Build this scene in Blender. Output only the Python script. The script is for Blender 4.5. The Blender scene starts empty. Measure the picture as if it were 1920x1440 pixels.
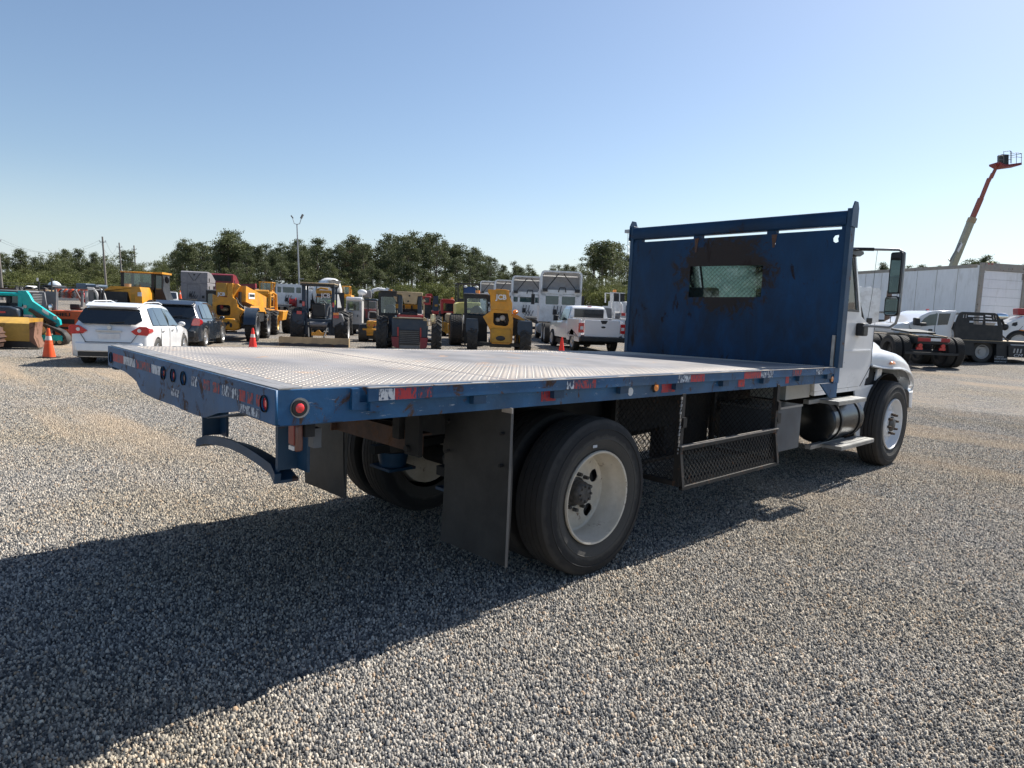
import bpy, bmesh, math, random
import numpy as np
from mathutils import Vector, Matrix, noise
random.seed(7); np.random.seed(7)
R = math.radians
sc = bpy.context.scene
COL = sc.collection

# ---------------------------------------------------------------- camera, sky, sun, exposure
CAM = Vector((2.7172, -1.2907, 1.6886))
cam = bpy.data.cameras.new('camera'); camo = bpy.data.objects.new('camera', cam); COL.objects.link(camo)
cam.sensor_width = 36.0; cam.lens = 36.0 * 1318.2 / 1920.0
cam.clip_start = 0.05; cam.clip_end = 6000
yaw, pit, roll = 2.3749, -0.1066, 0.0411
fw = Vector((math.cos(yaw) * math.cos(pit), math.sin(yaw) * math.cos(pit), math.sin(pit)))
rt = fw.cross(Vector((0, 0, 1))).normalized(); up = rt.cross(fw)
R2 = rt * math.cos(roll) + up * math.sin(roll); U2 = -rt * math.sin(roll) + up * math.cos(roll)
camo.matrix_world = Matrix(((R2.x, U2.x, -fw.x, CAM.x), (R2.y, U2.y, -fw.y, CAM.y), (R2.z, U2.z, -fw.z, CAM.z), (0, 0, 0, 1)))
sc.camera = camo

SUN_EL, SUN_AZ = R(46.5), R(3.0)          # azimuth from +Y towards +X
world = bpy.data.worlds.new('World'); sc.world = world; world.use_nodes = True
wn = world.node_tree; wn.nodes.clear()
sky = wn.nodes.new('ShaderNodeTexSky'); sky.sky_type = 'NISHITA'; sky.sun_disc = False
sky.sun_elevation = SUN_EL; sky.sun_rotation = SUN_AZ
sky.altitude = 0; sky.air_density = 1.0; sky.dust_density = 0.8; sky.ozone_density = 2.2
bg = wn.nodes.new('ShaderNodeBackground'); bg.inputs['Strength'].default_value = 0.083
wo = wn.nodes.new('ShaderNodeOutputWorld')
# pale summer haze low on the horizon, the same all the way round
tc_ = wn.nodes.new('ShaderNodeTexCoord'); sx_ = wn.nodes.new('ShaderNodeSeparateXYZ'); wn.links.new(tc_.outputs['Generated'], sx_.inputs[0])
mr_ = wn.nodes.new('ShaderNodeMapRange'); mr_.interpolation_type = 'SMOOTHSTEP'; mr_.inputs[1].default_value = -.02; mr_.inputs[2].default_value = .17; mr_.inputs[3].default_value = .62; mr_.inputs[4].default_value = 0.0
wn.links.new(sx_.outputs[2], mr_.inputs[0])
mx_ = wn.nodes.new('ShaderNodeMix'); mx_.data_type = 'RGBA'; mx_.inputs[7].default_value = (5.4, 6.3, 7.2, 1)
wn.links.new(mr_.outputs[0], mx_.inputs[0]); wn.links.new(sky.outputs[0], mx_.inputs[6]); wn.links.new(mx_.outputs[2], bg.inputs[0])
wn.links.new(bg.outputs[0], wo.inputs[0])
sun = bpy.data.lights.new('sun', 'SUN'); sun.energy = 5.0; sun.angle = R(0.53); sun.color = (1.0, 0.955, 0.88)
suno = bpy.data.objects.new('sun', sun); COL.objects.link(suno)
sd = Vector((math.sin(SUN_AZ) * math.cos(SUN_EL), math.cos(SUN_AZ) * math.cos(SUN_EL), math.sin(SUN_EL)))
suno.rotation_euler = sd.to_track_quat('Z', 'Y').to_euler()
sc.view_settings.view_transform = 'Standard'; sc.view_settings.look = 'None'
sc.view_settings.exposure = 0.74; sc.view_settings.gamma = 1.0
sc.view_settings.use_curve_mapping = False

# ---------------------------------------------------------------- materials
MATS = {}
def NN(nt, t, **kw):
    n = nt.nodes.new(t)
    for k, v in kw.items():
        if k in n.inputs.keys(): n.inputs[k].default_value = v
        else: setattr(n, k, v)
    return n
def rgba(c): return (c[0], c[1], c[2], 1.0)
def mixc(nt, fac, a, b, mode='MIX'):
    m = nt.nodes.new('ShaderNodeMix'); m.data_type = 'RGBA'; m.blend_type = mode
    if isinstance(fac, (int, float)): m.inputs[0].default_value = fac
    else: nt.links.new(fac, m.inputs[0])
    for i, s in ((6, a), (7, b)):
        if isinstance(s, tuple): m.inputs[i].default_value = rgba(s)
        else: nt.links.new(s, m.inputs[i])
    return m.outputs[2]
def nz(nt, vec, scale, detail=4, rough=0.6, dist=0.0):
    n = NN(nt, 'ShaderNodeTexNoise', Scale=scale, Detail=detail, Roughness=rough, Distortion=dist)
    nt.links.new(vec, n.inputs['Vector']); return n.outputs[0]
def ramp(nt, v, a, b):
    r = nt.nodes.new('ShaderNodeMapRange'); r.inputs[1].default_value = a; r.inputs[2].default_value = b
    r.clamp = True; nt.links.new(v, r.inputs[0]); return r.outputs[0]
def mat(name, col=(.5, .5, .5), rough=.5, metal=0.0, var=.12, vs=6.0, rust=0.0, rcol=(.10, .045, .02), rs=5.0,
        dirt=0.0, dcol=(.30, .26, .21), bump=0.0, bs=60, coat=0.0, spec=.5, stretch=None, trans=0.0, scratch=0.0, scol=(.45,.45,.45)):
    if name in MATS: return MATS[name]
    m = bpy.data.materials.new(name); m.use_nodes = True; nt = m.node_tree; b = nt.nodes['Principled BSDF']
    tc = nt.nodes.new('ShaderNodeTexCoord'); vec = tc.outputs['Object']
    if stretch:
        mp = nt.nodes.new('ShaderNodeMapping'); mp.inputs['Scale'].default_value = stretch
        nt.links.new(vec, mp.inputs[0]); vec2 = mp.outputs[0]
    else: vec2 = vec
    n1 = nz(nt, vec2, vs, 5)
    lo = tuple(max(0, c * (1 - var)) for c in col); hi = tuple(min(1, c * (1 + var)) for c in col)
    c = mixc(nt, ramp(nt, n1, .3, .7), lo, hi)
    rr = None
    if dirt > 0:
        nd = nz(nt, vec2, vs * .45, 6, .65)
        f = ramp(nt, nd, .62 - .35 * dirt, .95 - .25 * dirt)
        c = mixc(nt, f, c, dcol)
    if scratch > 0:
        mp2 = nt.nodes.new('ShaderNodeMapping'); mp2.inputs['Scale'].default_value = (40, 3, 14); mp2.inputs['Rotation'].default_value = (.3, .2, .5)
        nt.links.new(vec, mp2.inputs[0])
        f = ramp(nt, nz(nt, mp2.outputs[0], 3.0, 6, .8), .70 - .12 * scratch, .74 - .12 * scratch)
        c = mixc(nt, f, c, scol)
    if rust > 0:
        f = ramp(nt, nz(nt, vec2, rs, 8, .72, .6), .66 - .28 * rust, .72 - .28 * rust)
        rv = mixc(nt, nz(nt, vec, rs * 6, 3), tuple(x * .45 for x in rcol), tuple(min(1, x * 1.7) for x in rcol))
        c = mixc(nt, f, c, rv); rr = f
    nt.links.new(c, b.inputs['Base Color'])
    if rr is not None:
        mr = nt.nodes.new('ShaderNodeMapRange'); mr.inputs[3].default_value = rough; mr.inputs[4].default_value = .85
        nt.links.new(rr, mr.inputs[0]); nt.links.new(mr.outputs[0], b.inputs['Roughness'])
    else:
        mr = nt.nodes.new('ShaderNodeMapRange'); mr.inputs[3].default_value = rough * .85; mr.inputs[4].default_value = min(1, rough * 1.2)
        nt.links.new(n1, mr.inputs[0]); nt.links.new(mr.outputs[0], b.inputs['Roughness'])
    b.inputs['Metallic'].default_value = metal
    b.inputs['Coat Weight'].default_value = coat; b.inputs['Coat Roughness'].default_value = .08
    b.inputs['Specular IOR Level'].default_value = spec
    if trans: b.inputs['Transmission Weight'].default_value = trans
    if bump > 0:
        bp = NN(nt, 'ShaderNodeBump', Strength=bump, Distance=.01)
        nt.links.new(nz(nt, vec, bs, 4), bp.inputs['Height']); nt.links.new(bp.outputs[0], b.inputs['Normal'])
    MATS[name] = m; return m
def glassmat(name, tint=(.55, .62, .6), rough=.02, fac=.25):
    """thin pane: mix of tinted transparency and a sharp reflection"""
    if name in MATS: return MATS[name]
    m = bpy.data.materials.new(name); m.use_nodes = True; nt = m.node_tree; nt.nodes.clear()
    t = nt.nodes.new('ShaderNodeBsdfTransparent'); t.inputs[0].default_value = rgba(tint)
    g = nt.nodes.new('ShaderNodeBsdfGlossy'); g.inputs['Roughness'].default_value = rough
    fr = nt.nodes.new('ShaderNodeFresnel'); fr.inputs[0].default_value = 1.45
    ad = nt.nodes.new('ShaderNodeMath'); ad.operation = 'ADD'; ad.inputs[1].default_value = fac * .25; ad.use_clamp = True
    mx = nt.nodes.new('ShaderNodeMixShader'); o = nt.nodes.new('ShaderNodeOutputMaterial')
    nt.links.new(fr.outputs[0], ad.inputs[0]); nt.links.new(ad.outputs[0], mx.inputs[0])
    nt.links.new(t.outputs[0], mx.inputs[1]); nt.links.new(g.outputs[0], mx.inputs[2]); nt.links.new(mx.outputs[0], o.inputs[0])
    MATS[name] = m; return m

# ---------------------------------------------------------------- mesh builder
def finish(name, me, material, parent=None, smooth=35, bev=0.0, seg=2, label=None, kind=None, world_off=None):
    o = bpy.data.objects.new(name, me)
    if material is not None: me.materials.append(material)
    if smooth:
        me.shade_smooth(); me.set_sharp_from_angle(angle=R(smooth))
    COL.objects.link(o)
    if parent is not None: o.parent = parent
    if bev:
        md = o.modifiers.new('bevel', 'BEVEL'); md.width = bev; md.segments = seg; md.limit_method = 'ANGLE'; md.angle_limit = R(40)
    if label: o['label'] = label
    if kind: o['kind'] = kind
    return o
class MB:
    def __init__(s, tf=None): s.v = []; s.f = []; s.tf = tf
    def add(s, vs, fs):
        n = len(s.v)
        s.v += [s.tf(*p) for p in vs] if s.tf else [tuple(p) for p in vs]
        s.f += [tuple(n + i for i in f) for f in fs]
    def b(s, x0, x1, y0, y1, z0, z1):
        s.add([(x0, y0, z0), (x1, y0, z0), (x1, y1, z0), (x0, y1, z0), (x0, y0, z1), (x1, y0, z1), (x1, y1, z1), (x0, y1, z1)],
              [(0, 3, 2, 1), (4, 5, 6, 7), (0, 1, 5, 4), (1, 2, 6, 5), (2, 3, 7, 6), (3, 0, 4, 7)])
    def _ext(s, a, b_):
        n = len(a); s.add(a + b_, [tuple(range(n - 1, -1, -1)), tuple(range(n, 2 * n))] + [(i, (i + 1) % n, n + (i + 1) % n, n + i) for i in range(n)])
    def fx(s, pts, y0, y1): s._ext([(x, y0, z) for x, z in pts], [(x, y1, z) for x, z in pts])
    def fy(s, pts, x0, x1): s._ext([(x0, y, z) for y, z in pts], [(x1, y, z) for y, z in pts])
    def fz(s, pts, z0, z1): s._ext([(x, y, z0) for x, y in pts], [(x, y, z1) for x, y in pts])
    def c(s, p0, p1, r0, r1=None, n=14, cap=True):
        r1 = r0 if r1 is None else r1
        if s.tf:                      # build in mapped space so circles stay round
            q0, q1 = Vector(s.tf(*p0)), Vector(s.tf(*p1))
        else: q0, q1 = Vector(p0), Vector(p1)
        d = (q1 - q0).normalized(); a = d.orthogonal().normalized(); bb = d.cross(a)
        vs = [tuple(q + (a * math.cos(2 * math.pi * i / n) + bb * math.sin(2 * math.pi * i / n)) * r) for q, r in ((q0, r0), (q1, r1)) for i in range(n)]
        k = len(s.v); s.v += vs
        s.f += [(k + i, k + (i + 1) % n, k + n + (i + 1) % n, k + n + i) for i in range(n)]
        if cap: s.f += [tuple(k + i for i in range(n - 1, -1, -1)), tuple(k + n + i for i in range(n))]
    def t(s, pts, r, n=8):
        P = [Vector(s.tf(*p)) if s.tf else Vector(p) for p in pts]
        k = len(s.v); prev = None
        for i, p in enumerate(P):
            d = (P[min(i + 1, len(P) - 1)] - P[max(i - 1, 0)]).normalized()
            a = d.orthogonal().normalized() if prev is None else (prev - d * prev.dot(d)).normalized()
            prev = a; bb = d.cross(a)
            s.v += [tuple(p + (a * math.cos(2 * math.pi * j / n) + bb * math.sin(2 * math.pi * j / n)) * r) for j in range(n)]
        for i in range(len(P) - 1):
            s.f += [(k + i * n + j, k + i * n + (j + 1) % n, k + (i + 1) * n + (j + 1) % n, k + (i + 1) * n + j) for j in range(n)]
        s.f += [tuple(k + j for j in range(n - 1, -1, -1)), tuple(k + (len(P) - 1) * n + j for j in range(n))]
    def bar(s, p0, p1, w, h, upv=(0, 0, 1)):
        q0, q1 = (Vector(s.tf(*p0)), Vector(s.tf(*p1))) if s.tf else (Vector(p0), Vector(p1))
        d = (q1 - q0).normalized(); u = Vector(upv)
        if abs(d.dot(u)) > .97: u = Vector((0, 1, 0))
        a = d.cross(u).normalized() * w / 2; bb = a.cross(d).normalized() * h / 2
        k = len(s.v)
        s.v += [tuple(q + i * a + j * bb) for q in (q0, q1) for i, j in ((-1, -1), (1, -1), (1, 1), (-1, 1))]
        s.f += [(k + 3, k + 2, k + 1, k), (k + 4, k + 5, k + 6, k + 7)] + [(k + i, k + (i + 1) % 4, k + 4 + (i + 1) % 4, k + 4 + i) for i in range(4)]
    def s_(s, c, r, n=14, m=8, top=False):
        c = Vector(s.tf(*c)) if s.tf else Vector(c); k = len(s.v)
        for i in range(m + 1):
            th = (math.pi / 2 if top else math.pi) * i / m
            for j in range(n):
                ph = 2 * math.pi * j / n
                s.v.append((c.x + r[0] * math.sin(th) * math.cos(ph), c.y + r[1] * math.sin(th) * math.sin(ph), c.z + r[2] * math.cos(th)))
        for i in range(m):
            s.f += [(k + i * n + j, k + (i + 1) * n + j, k + (i + 1) * n + (j + 1) % n, k + i * n + (j + 1) % n) for j in range(n)]
    def lf(s, secs, closed=True, caps=True):
        n = len(secs[0]); vs = [p for q in secs for p in q]; fs = []
        for i in range(len(secs) - 1):
            for j in range(n if closed else n - 1):
                fs.append((i * n + j, i * n + (j + 1) % n, (i + 1) * n + (j + 1) % n, (i + 1) * n + j))
        if caps and closed: fs += [tuple(range(n - 1, -1, -1)), tuple((len(secs) - 1) * n + j for j in range(n))]
        s.add(vs, fs)
    def lathe(s, prof, n=48, c=(0, 0, 0), closed=False):
        """profile of (x, r) spun about the X axis"""
        k = len(prof); vs = []; fs = []
        for i in range(n):
            a = 2 * math.pi * i / n
            vs += [(c[0] + x, c[1] + r * math.cos(a), c[2] + r * math.sin(a)) for x, r in prof]
        for i in range(n):
            for j in range(k if closed else k - 1):
                fs.append((i * k + j, i * k + (j + 1) % k, ((i + 1) % n) * k + (j + 1) % k, ((i + 1) % n) * k + j))
        s.add(vs, fs)
    def mesh(s, name='m'):
        me = bpy.data.meshes.new(name); me.from_pydata(s.v, [], s.f); me.update()
        bm = bmesh.new(); bm.from_mesh(me); bmesh.ops.recalc_face_normals(bm, faces=bm.faces); bm.to_mesh(me); bm.free()
        return me
def run(mb, ops):
    for o in ops:
        k = o[0]
        if k == 'b': mb.b(*o[1:])
        elif k == 's': mb.s_(*o[1:])
        else: getattr(mb, k)(*o[1:])
    return mb
def part(name, material, ops, parent=None, tf=None, **kw):
    mb = run(MB(tf), ops); return finish(name, mb.mesh(name), material, parent, **kw)
def thing(name, label, cat, loc=(0, 0, 0), rz=0.0, group=None):
    o = bpy.data.objects.new(name, None); COL.objects.link(o); o.empty_display_size = .2
    o.location = loc; o.rotation_euler = (0, 0, rz); o['label'] = label; o['category'] = cat
    if group: o['group'] = group
    return o
def copy_tree(o, loc=None, rz=None, label=None, parent=None):
    c = o.copy(); COL.objects.link(c)
    if parent is not None:
        c.parent = parent; c.matrix_parent_inverse = o.matrix_parent_inverse.copy()
    if loc is not None: c.location = loc
    if rz is not None: c.rotation_euler = (0, 0, rz)
    if label: c['label'] = label
    for ch in list(o.children): copy_tree(ch, parent=c)
    return c
def plate(outer, holes, thick, place):
    """flat plate with holes: outlines in 2D, place(u, v, w) -> 3D, w runs 0..thick"""
    cu = bpy.data.curves.new('tmp', 'CURVE'); cu.dimensions = '2D'; cu.fill_mode = 'BOTH'
    for L in [outer] + holes:
        sp = cu.splines.new('POLY'); sp.points.add(len(L) - 1); sp.use_cyclic_u = True
        for p, q in zip(sp.points, L): p.co = (q[0], q[1], 0, 1)
    cu.extrude = .5
    o = bpy.data.objects.new('tmp', cu); COL.objects.link(o)
    bpy.context.view_layer.update()
    me = bpy.data.meshes.new_from_object(o.evaluated_get(bpy.context.evaluated_depsgraph_get()))
    bpy.data.objects.remove(o); bpy.data.curves.remove(cu)
    for v in me.vertices: v.co = place(v.co.x, v.co.y, (v.co.z + .5) * thick)
    bm = bmesh.new(); bm.from_mesh(me); bmesh.ops.remove_doubles(bm, verts=bm.verts, dist=1e-5)
    bmesh.ops.recalc_face_normals(bm, faces=bm.faces); bm.to_mesh(me); bm.free(); me.materials.clear()
    return me
def circ(cx, cy, r, n=20, ry=None): return [(cx + r * math.cos(2 * math.pi * i / n), cy + (ry or r) * math.sin(2 * math.pi * i / n)) for i in range(n)]
def rrect(x0, x1, y0, y1, r, n=4):
    o = []
    for cx, cy, a in ((x1 - r, y1 - r, 0), (x0 + r, y1 - r, 90), (x0 + r, y0 + r, 180), (x1 - r, y0 + r, 270)):
        o += [(cx + r * math.cos(R(a + 90 * i / n)), cy + r * math.sin(R(a + 90 * i / n))) for i in range(n + 1)]
    return o
def text(name, s, material, parent, loc, size, rx=90, rz=0, sx=1.0, depth=.002, shear=0.0, bold=0.0):
    """raised lettering standing upright (rx=90), read from -Y"""
    cu = bpy.data.curves.new('tmp', 'FONT'); cu.body = s; cu.size = size; cu.align_x = 'CENTER'; cu.align_y = 'CENTER'
    cu.extrude = depth; cu.shear = shear; cu.offset = bold; cu.resolution_u = 3
    o = bpy.data.objects.new('tmp', cu); COL.objects.link(o); bpy.context.view_layer.update()
    me = bpy.data.meshes.new_from_object(o.evaluated_get(bpy.context.evaluated_depsgraph_get()))
    bpy.data.objects.remove(o); bpy.data.curves.remove(cu); me.materials.clear()
    M = Matrix.Translation(loc) @ Matrix.Rotation(R(rz), 4, 'Z') @ Matrix.Rotation(R(rx), 4, 'X') @ Matrix.Diagonal((sx, 1, 1, 1))
    me.transform(M)
    return finish(name, me, material, parent, smooth=0)
def expanded(u0, u1, v0, v1, pu, pv, w, th, place):
    """expanded-metal sheet: zigzag strands of real thickness, joined"""
    mb = MB(); nu = int(round((u1 - u0) / pu)); nv = int(round((v1 - v0) / (pv / 2)))
    du = (u1 - u0) / nu; dv = (v1 - v0) / nv
    for i in range(nu):
        prev = None
        for j in range(nv + 1):
            off = (du * .5 if (j % 2) else -du * .5) * (1 if i % 2 == 0 else -1)
            uc = u0 + (i + .5) * du + off * .92; v = v0 + j * dv
            q = [place(uc - w, v, 0), place(uc + w, v, 0), place(uc + w, v, th), place(uc - w, v, th)]
            k = len(mb.v); mb.v += [tuple(p) for p in q]
            if prev is not None:
                mb.f += [(prev + a, prev + (a + 1) % 4, k + (a + 1) % 4, k + a) for a in range(4)]
            prev = k
    return mb.mesh()
# ---------------------------------------------------------------- terrain
FA = Vector((fw.x, fw.y)).normalized(); RA = Vector((FA.y, -FA.x))
def gz(x, y):
    """yard plane, flattening towards true level far out (sooner on the right-hand side)"""
    dx, dy = x - 2.717, y + 1.291; d = math.hypot(dx, dy)
    if d < 1: return 0.0
    br = math.degrees(math.atan2(dx * RA.x + dy * RA.y, dx * FA.x + dy * FA.y))
    q = min(1, max(0, (br - 12) / 16.)); q = q * q * (3 - 2 * q)
    if abs(br) > 60: q *= max(0, 1 - (abs(br) - 60) / 60)
    d0 = 42 - 27 * q; t = max(0., d - d0); s = 12 - 4 * q
    return (t - s * (1 - math.exp(-t / s))) / d * (dx * .0099 + dy * .047)
LEAN = Vector((-.0099, -.047, .9986))        # true vertical, as the yard slopes gently
def stone_color(nt, rnd, pos):
    cr = nt.nodes.new('ShaderNodeValToRGB'); cr.color_ramp.interpolation = 'LINEAR'; e = cr.color_ramp.elements
    pts = [(0, (.05, .056, .064)), (.14, (.085, .088, .092)), (.32, (.165, .16, .155)), (.55, (.30, .28, .25)), (.76, (.43, .395, .345)), (.90, (.54, .49, .42)), (.96, (.36, .25, .16)), (1.0, (.66, .62, .55))]
    e[0].position = 0; e[0].color = rgba(pts[0][1]); e[1].position = 1; e[1].color = rgba(pts[-1][1])
    for p, c in pts[1:-1]:
        q = e.new(p); q.color = rgba(c)
    nt.links.new(rnd, cr.inputs[0])
    big = ramp(nt, nz(nt, pos, .35, 5, .6), .42, .68)
    c = mixc(nt, big, cr.outputs[0], (1.0, .93, .80), 'MULTIPLY')
    mp = nt.nodes.new('ShaderNodeMapping'); mp.inputs['Rotation'].default_value = (0, 0, R(-50)); mp.inputs['Scale'].default_value = (.045, .55, 1)
    nt.links.new(pos, mp.inputs[0])
    st = ramp(nt, nz(nt, mp.outputs[0], 1.6, 5, .6), .46, .60)
    f = ramp(nt, nz(nt, pos, .16, 6, .65),   .44, .58)
    mm = nt.nodes.new('ShaderNodeMath'); mm.operation = 'MULTIPLY'; nt.links.new(f, mm.inputs[0]); nt.links.new(st, mm.inputs[1])
    mf = nt.nodes.new('ShaderNodeMath'); mf.operation = 'MULTIPLY'; nt.links.new(mm.outputs[0], mf.inputs[0]); mf.inputs[1].default_value = .8
    dt = nt.nodes.new('ShaderNodeVectorMath'); dt.operation = 'DOT_PRODUCT'; dt.inputs[1].default_value = (-.72, .69, 0); nt.links.new(pos, dt.inputs[0])
    lane = nt.nodes.new('ShaderNodeMath'); lane.operation = 'MULTIPLY'; nt.links.new(ramp(nt, dt.outputs['Value'], 1.5, 6.0), lane.inputs[0]); nt.links.new(mf.outputs[0], lane.inputs[1]); mf = lane
    sand = mixc(nt, nz(nt, pos, 30, 5), (.38, .285, .195), (.54, .43, .31))
    c = mixc(nt, mf.outputs[0], c, sand)
    return c, big, st
def ground_material():
    m = bpy.data.materials.new('gravel_ground'); m.use_nodes = True; nt = m.node_tree; b = nt.nodes['Principled BSDF']
    g = nt.nodes.new('ShaderNodeNewGeometry'); pos = g.outputs['Position']
    v = NN(nt, 'ShaderNodeTexVoronoi', Scale=52.0); nt.links.new(pos, v.inputs['Vector'])
    sp = nt.nodes.new('ShaderNodeSeparateColor'); nt.links.new(v.outputs['Color'], sp.inputs[0])
    c, big, st = stone_color(nt, sp.outputs[0], pos)
    # sheet darkened evenly, standing in for the self-shadow of loose stones
    c = mixc(nt, 1.0, c, (.70, .70, .71), 'MULTIPLY')
    nt.links.new(c, b.inputs['Base Color']); b.inputs['Roughness'].default_value = .9
    b.inputs['Specular IOR Level'].default_value = .25
    bp = NN(nt, 'ShaderNodeBump', Strength=1.0, Distance=.02)
    inv = nt.nodes.new('ShaderNodeMath'); inv.operation = 'SUBTRACT'; inv.inputs[0].default_value = 1.0
    nt.links.new(v.outputs['Distance'], inv.inputs[1]); nt.links.new(inv.outputs[0], bp.inputs['Height'])
    nt.links.new(bp.outputs[0], b.inputs['Normal'])
    return m
def build_ground():
    radii = [0] + list(np.geomspace(2, 4500, 60)); n = 120; v = [(2.7, -1.3, 0)]; f = []
    for r in radii[1:]:
        for j in range(n):
            a = 2 * math.pi * j / n; x, y = 2.7 + r * math.cos(a), -1.3 + r * math.sin(a)
            z = gz(x, y) + (.03 * noise.noise((x * .12, y * .12, 0)) if 20 < r < 400 else 0) - .004
            v.append((x, y, z))
    f = [(0, 1 + j, 1 + (j + 1) % n) for j in range(n)]
    for i in range(len(radii) - 2):
        a, c = 1 + i * n, 1 + (i + 1) * n
        f += [(a + j, c + j, c + (j + 1) % n, a + (j + 1) % n) for j in range(n)]
    me = bpy.data.meshes.new('ground'); me.from_pydata(v, [], f); me.update()
    finish('ground', me, ground_material(), smooth=60, kind='structure')
build_ground()
def build_gravel():
    """one tile of loose stones, laid over the near yard by geometry nodes"""
    rs = np.random.RandomState(3); S = 2.0; n = 160; g = S / n
    gx, gy = np.meshgrid(np.arange(n), np.arange(n)); cx = (gx.ravel() + .5) * g - S / 2; cy = (gy.ravel() + .5) * g - S / 2
    N = len(cx); cx = cx + rs.uniform(-.5, .5, N) * g; cy = cy + rs.uniform(-.5, .5, N) * g
    # stone: low hexagonal-ish lump, 4 base + 4 shoulder verts, jittered, flat-shaded
    size = rs.uniform(.0052, .0100, N) * (1 + .5 * (rs.rand(N) < .06)); rot = rs.uniform(0, math.pi, N)
    asp = rs.uniform(.62, 1.0, N); h = size * rs.uniform(.50, .95, N); z0 = rs.uniform(-.004, .006, N)
    ang = np.array([0, .5, 1, 1.5]) * math.pi
    V = np.zeros((N, 8, 3))
    for k in range(4):
        a = ang[k] + rs.uniform(-.35, .35, N); r = size * rs.uniform(.8, 1.15, N)
        lx, ly = np.cos(a) * r, np.sin(a) * r * asp
        V[:, k, 0] = lx; V[:, k, 1] = ly; V[:, k, 2] = -.006 + h * .3
        t = rs.uniform(.35, .75, N); V[:, 4 + k, 0] = lx * t; V[:, 4 + k, 1] = ly * t; V[:, 4 + k, 2] = h * rs.uniform(.75, 1.15, N)
    c, s_ = np.cos(rot)[:, None], np.sin(rot)[:, None]
    X = V[:, :, 0] * c - V[:, :, 1] * s_; Y = V[:, :, 0] * s_ + V[:, :, 1] * c
    V[:, :, 0] = X + cx[:, None]; V[:, :, 1] = Y + cy[:, None]; V[:, :, 2] += z0[:, None]
    base = np.array([(0, 1, 5, 4), (1, 2, 6, 5), (2, 3, 7, 6), (3, 0, 4, 7), (4, 5, 6, 7)])
    F = (np.arange(N)[:, None, None] * 8 + base[None]).reshape(-1, 4)
    me = bpy.data.meshes.new('gravel'); me.vertices.add(N * 8); me.vertices.foreach_set('co', V.reshape(-1))
    me.loops.add(F.size); me.loops.foreach_set('vertex_index', F.reshape(-1).astype(np.int32))
    me.polygons.add(len(F)); me.polygons.foreach_set('loop_start', (np.arange(len(F)) * 4).astype(np.int32))
    me.polygons.foreach_set('loop_total', np.full(len(F), 4, np.int32)); me.update(); me.validate()
    m = bpy.data.materials.new('gravel_stone'); m.use_nodes = True; nt = m.node_tree; b = nt.nodes['Principled BSDF']
    ge = nt.nodes.new('ShaderNodeNewGeometry')
    col, big, st = stone_color(nt, ge.outputs['Random Per Island'], ge.outputs['Position'])
    col = mixc(nt, nz(nt, ge.outputs['Position'], 160, 3), (.75, .75, .75), col, 'MULTIPLY') if False else col
    nt.links.new(col, b.inputs['Base Color']); b.inputs['Roughness'].default_value = .8; b.inputs['Specular IOR Level'].default_value = .3
    me.materials.append(m)
    o = bpy.data.objects.new('gravel', me); COL.objects.link(o); o['kind'] = 'stuff'
    # tile spots
    pts = []; va = math.degrees(yaw)
    for i in range(-18, 19):
        for j in range(-18, 19):
            x, y = i * S, j * S; dx, dy = x - CAM.x, y - CAM.y; d = math.hypot(dx, dy)
            if d > 32 or gz(x, y) > .02: continue
            a = (math.degrees(math.atan2(dy, dx)) - va + 180) % 360 - 180
            if d < 4.5 or abs(a) < 42 + 60 / max(d, 1): pts.append((x, y, 0))
    ng = bpy.data.node_groups.new('gravel_tiles', 'GeometryNodeTree')
    ng.interface.new_socket('Geometry', in_out='INPUT', socket_type='NodeSocketGeometry')
    ng.interface.new_socket('Geometry', in_out='OUTPUT', socket_type='NodeSocketGeometry')
    gi = ng.nodes.new('NodeGroupInput'); go = ng.nodes.new('NodeGroupOutput')
    # points: one mesh line per row keeps the tree simple
    join = ng.nodes.new('GeometryNodeJoinGeometry')
    rows = {}
    for p in pts: rows.setdefault(p[1], []).append(p[0])
    for y, xs in rows.items():
        xs = sorted(xs); ml = ng.nodes.new('GeometryNodeMeshLine'); ml.inputs['Count'].default_value = int(round((xs[-1] - xs[0]) / S)) + 1
        ml.inputs['Start Location'].default_value = (xs[0], y, 0); ml.inputs['Offset'].default_value = (S, 0, 0)
        ng.links.new(ml.outputs[0], join.inputs[0])
    io = ng.nodes.new('GeometryNodeInstanceOnPoints'); rv = ng.nodes.new('FunctionNodeRandomValue'); rv.data_type = 'INT'
    mu = ng.nodes.new('ShaderNodeMath'); mu.operation = 'MULTIPLY'; mu.inputs[1].default_value = math.pi / 2
    for s in rv.inputs:
        if s.name == 'Min' and s.type == 'INT': s.default_value = 0
        if s.name == 'Max' and s.type == 'INT': s.default_value = 3
    cx = ng.nodes.new('ShaderNodeCombineXYZ')
    out = [s for s in rv.outputs if s.type == 'INT'][0]
    ng.links.new(out, mu.inputs[0]); ng.links.new(mu.outputs[0], cx.inputs[2])
    ng.links.new(join.outputs[0], io.inputs['Points']); ng.links.new(gi.outputs[0], io.inputs['Instance']); ng.links.new(cx.outputs[0], io.inputs['Rotation'])
    ng.links.new(io.outputs[0], go.inputs[0])
    md = o.modifiers.new('tiles', 'NODES'); md.node_group = ng
build_gravel()
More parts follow.
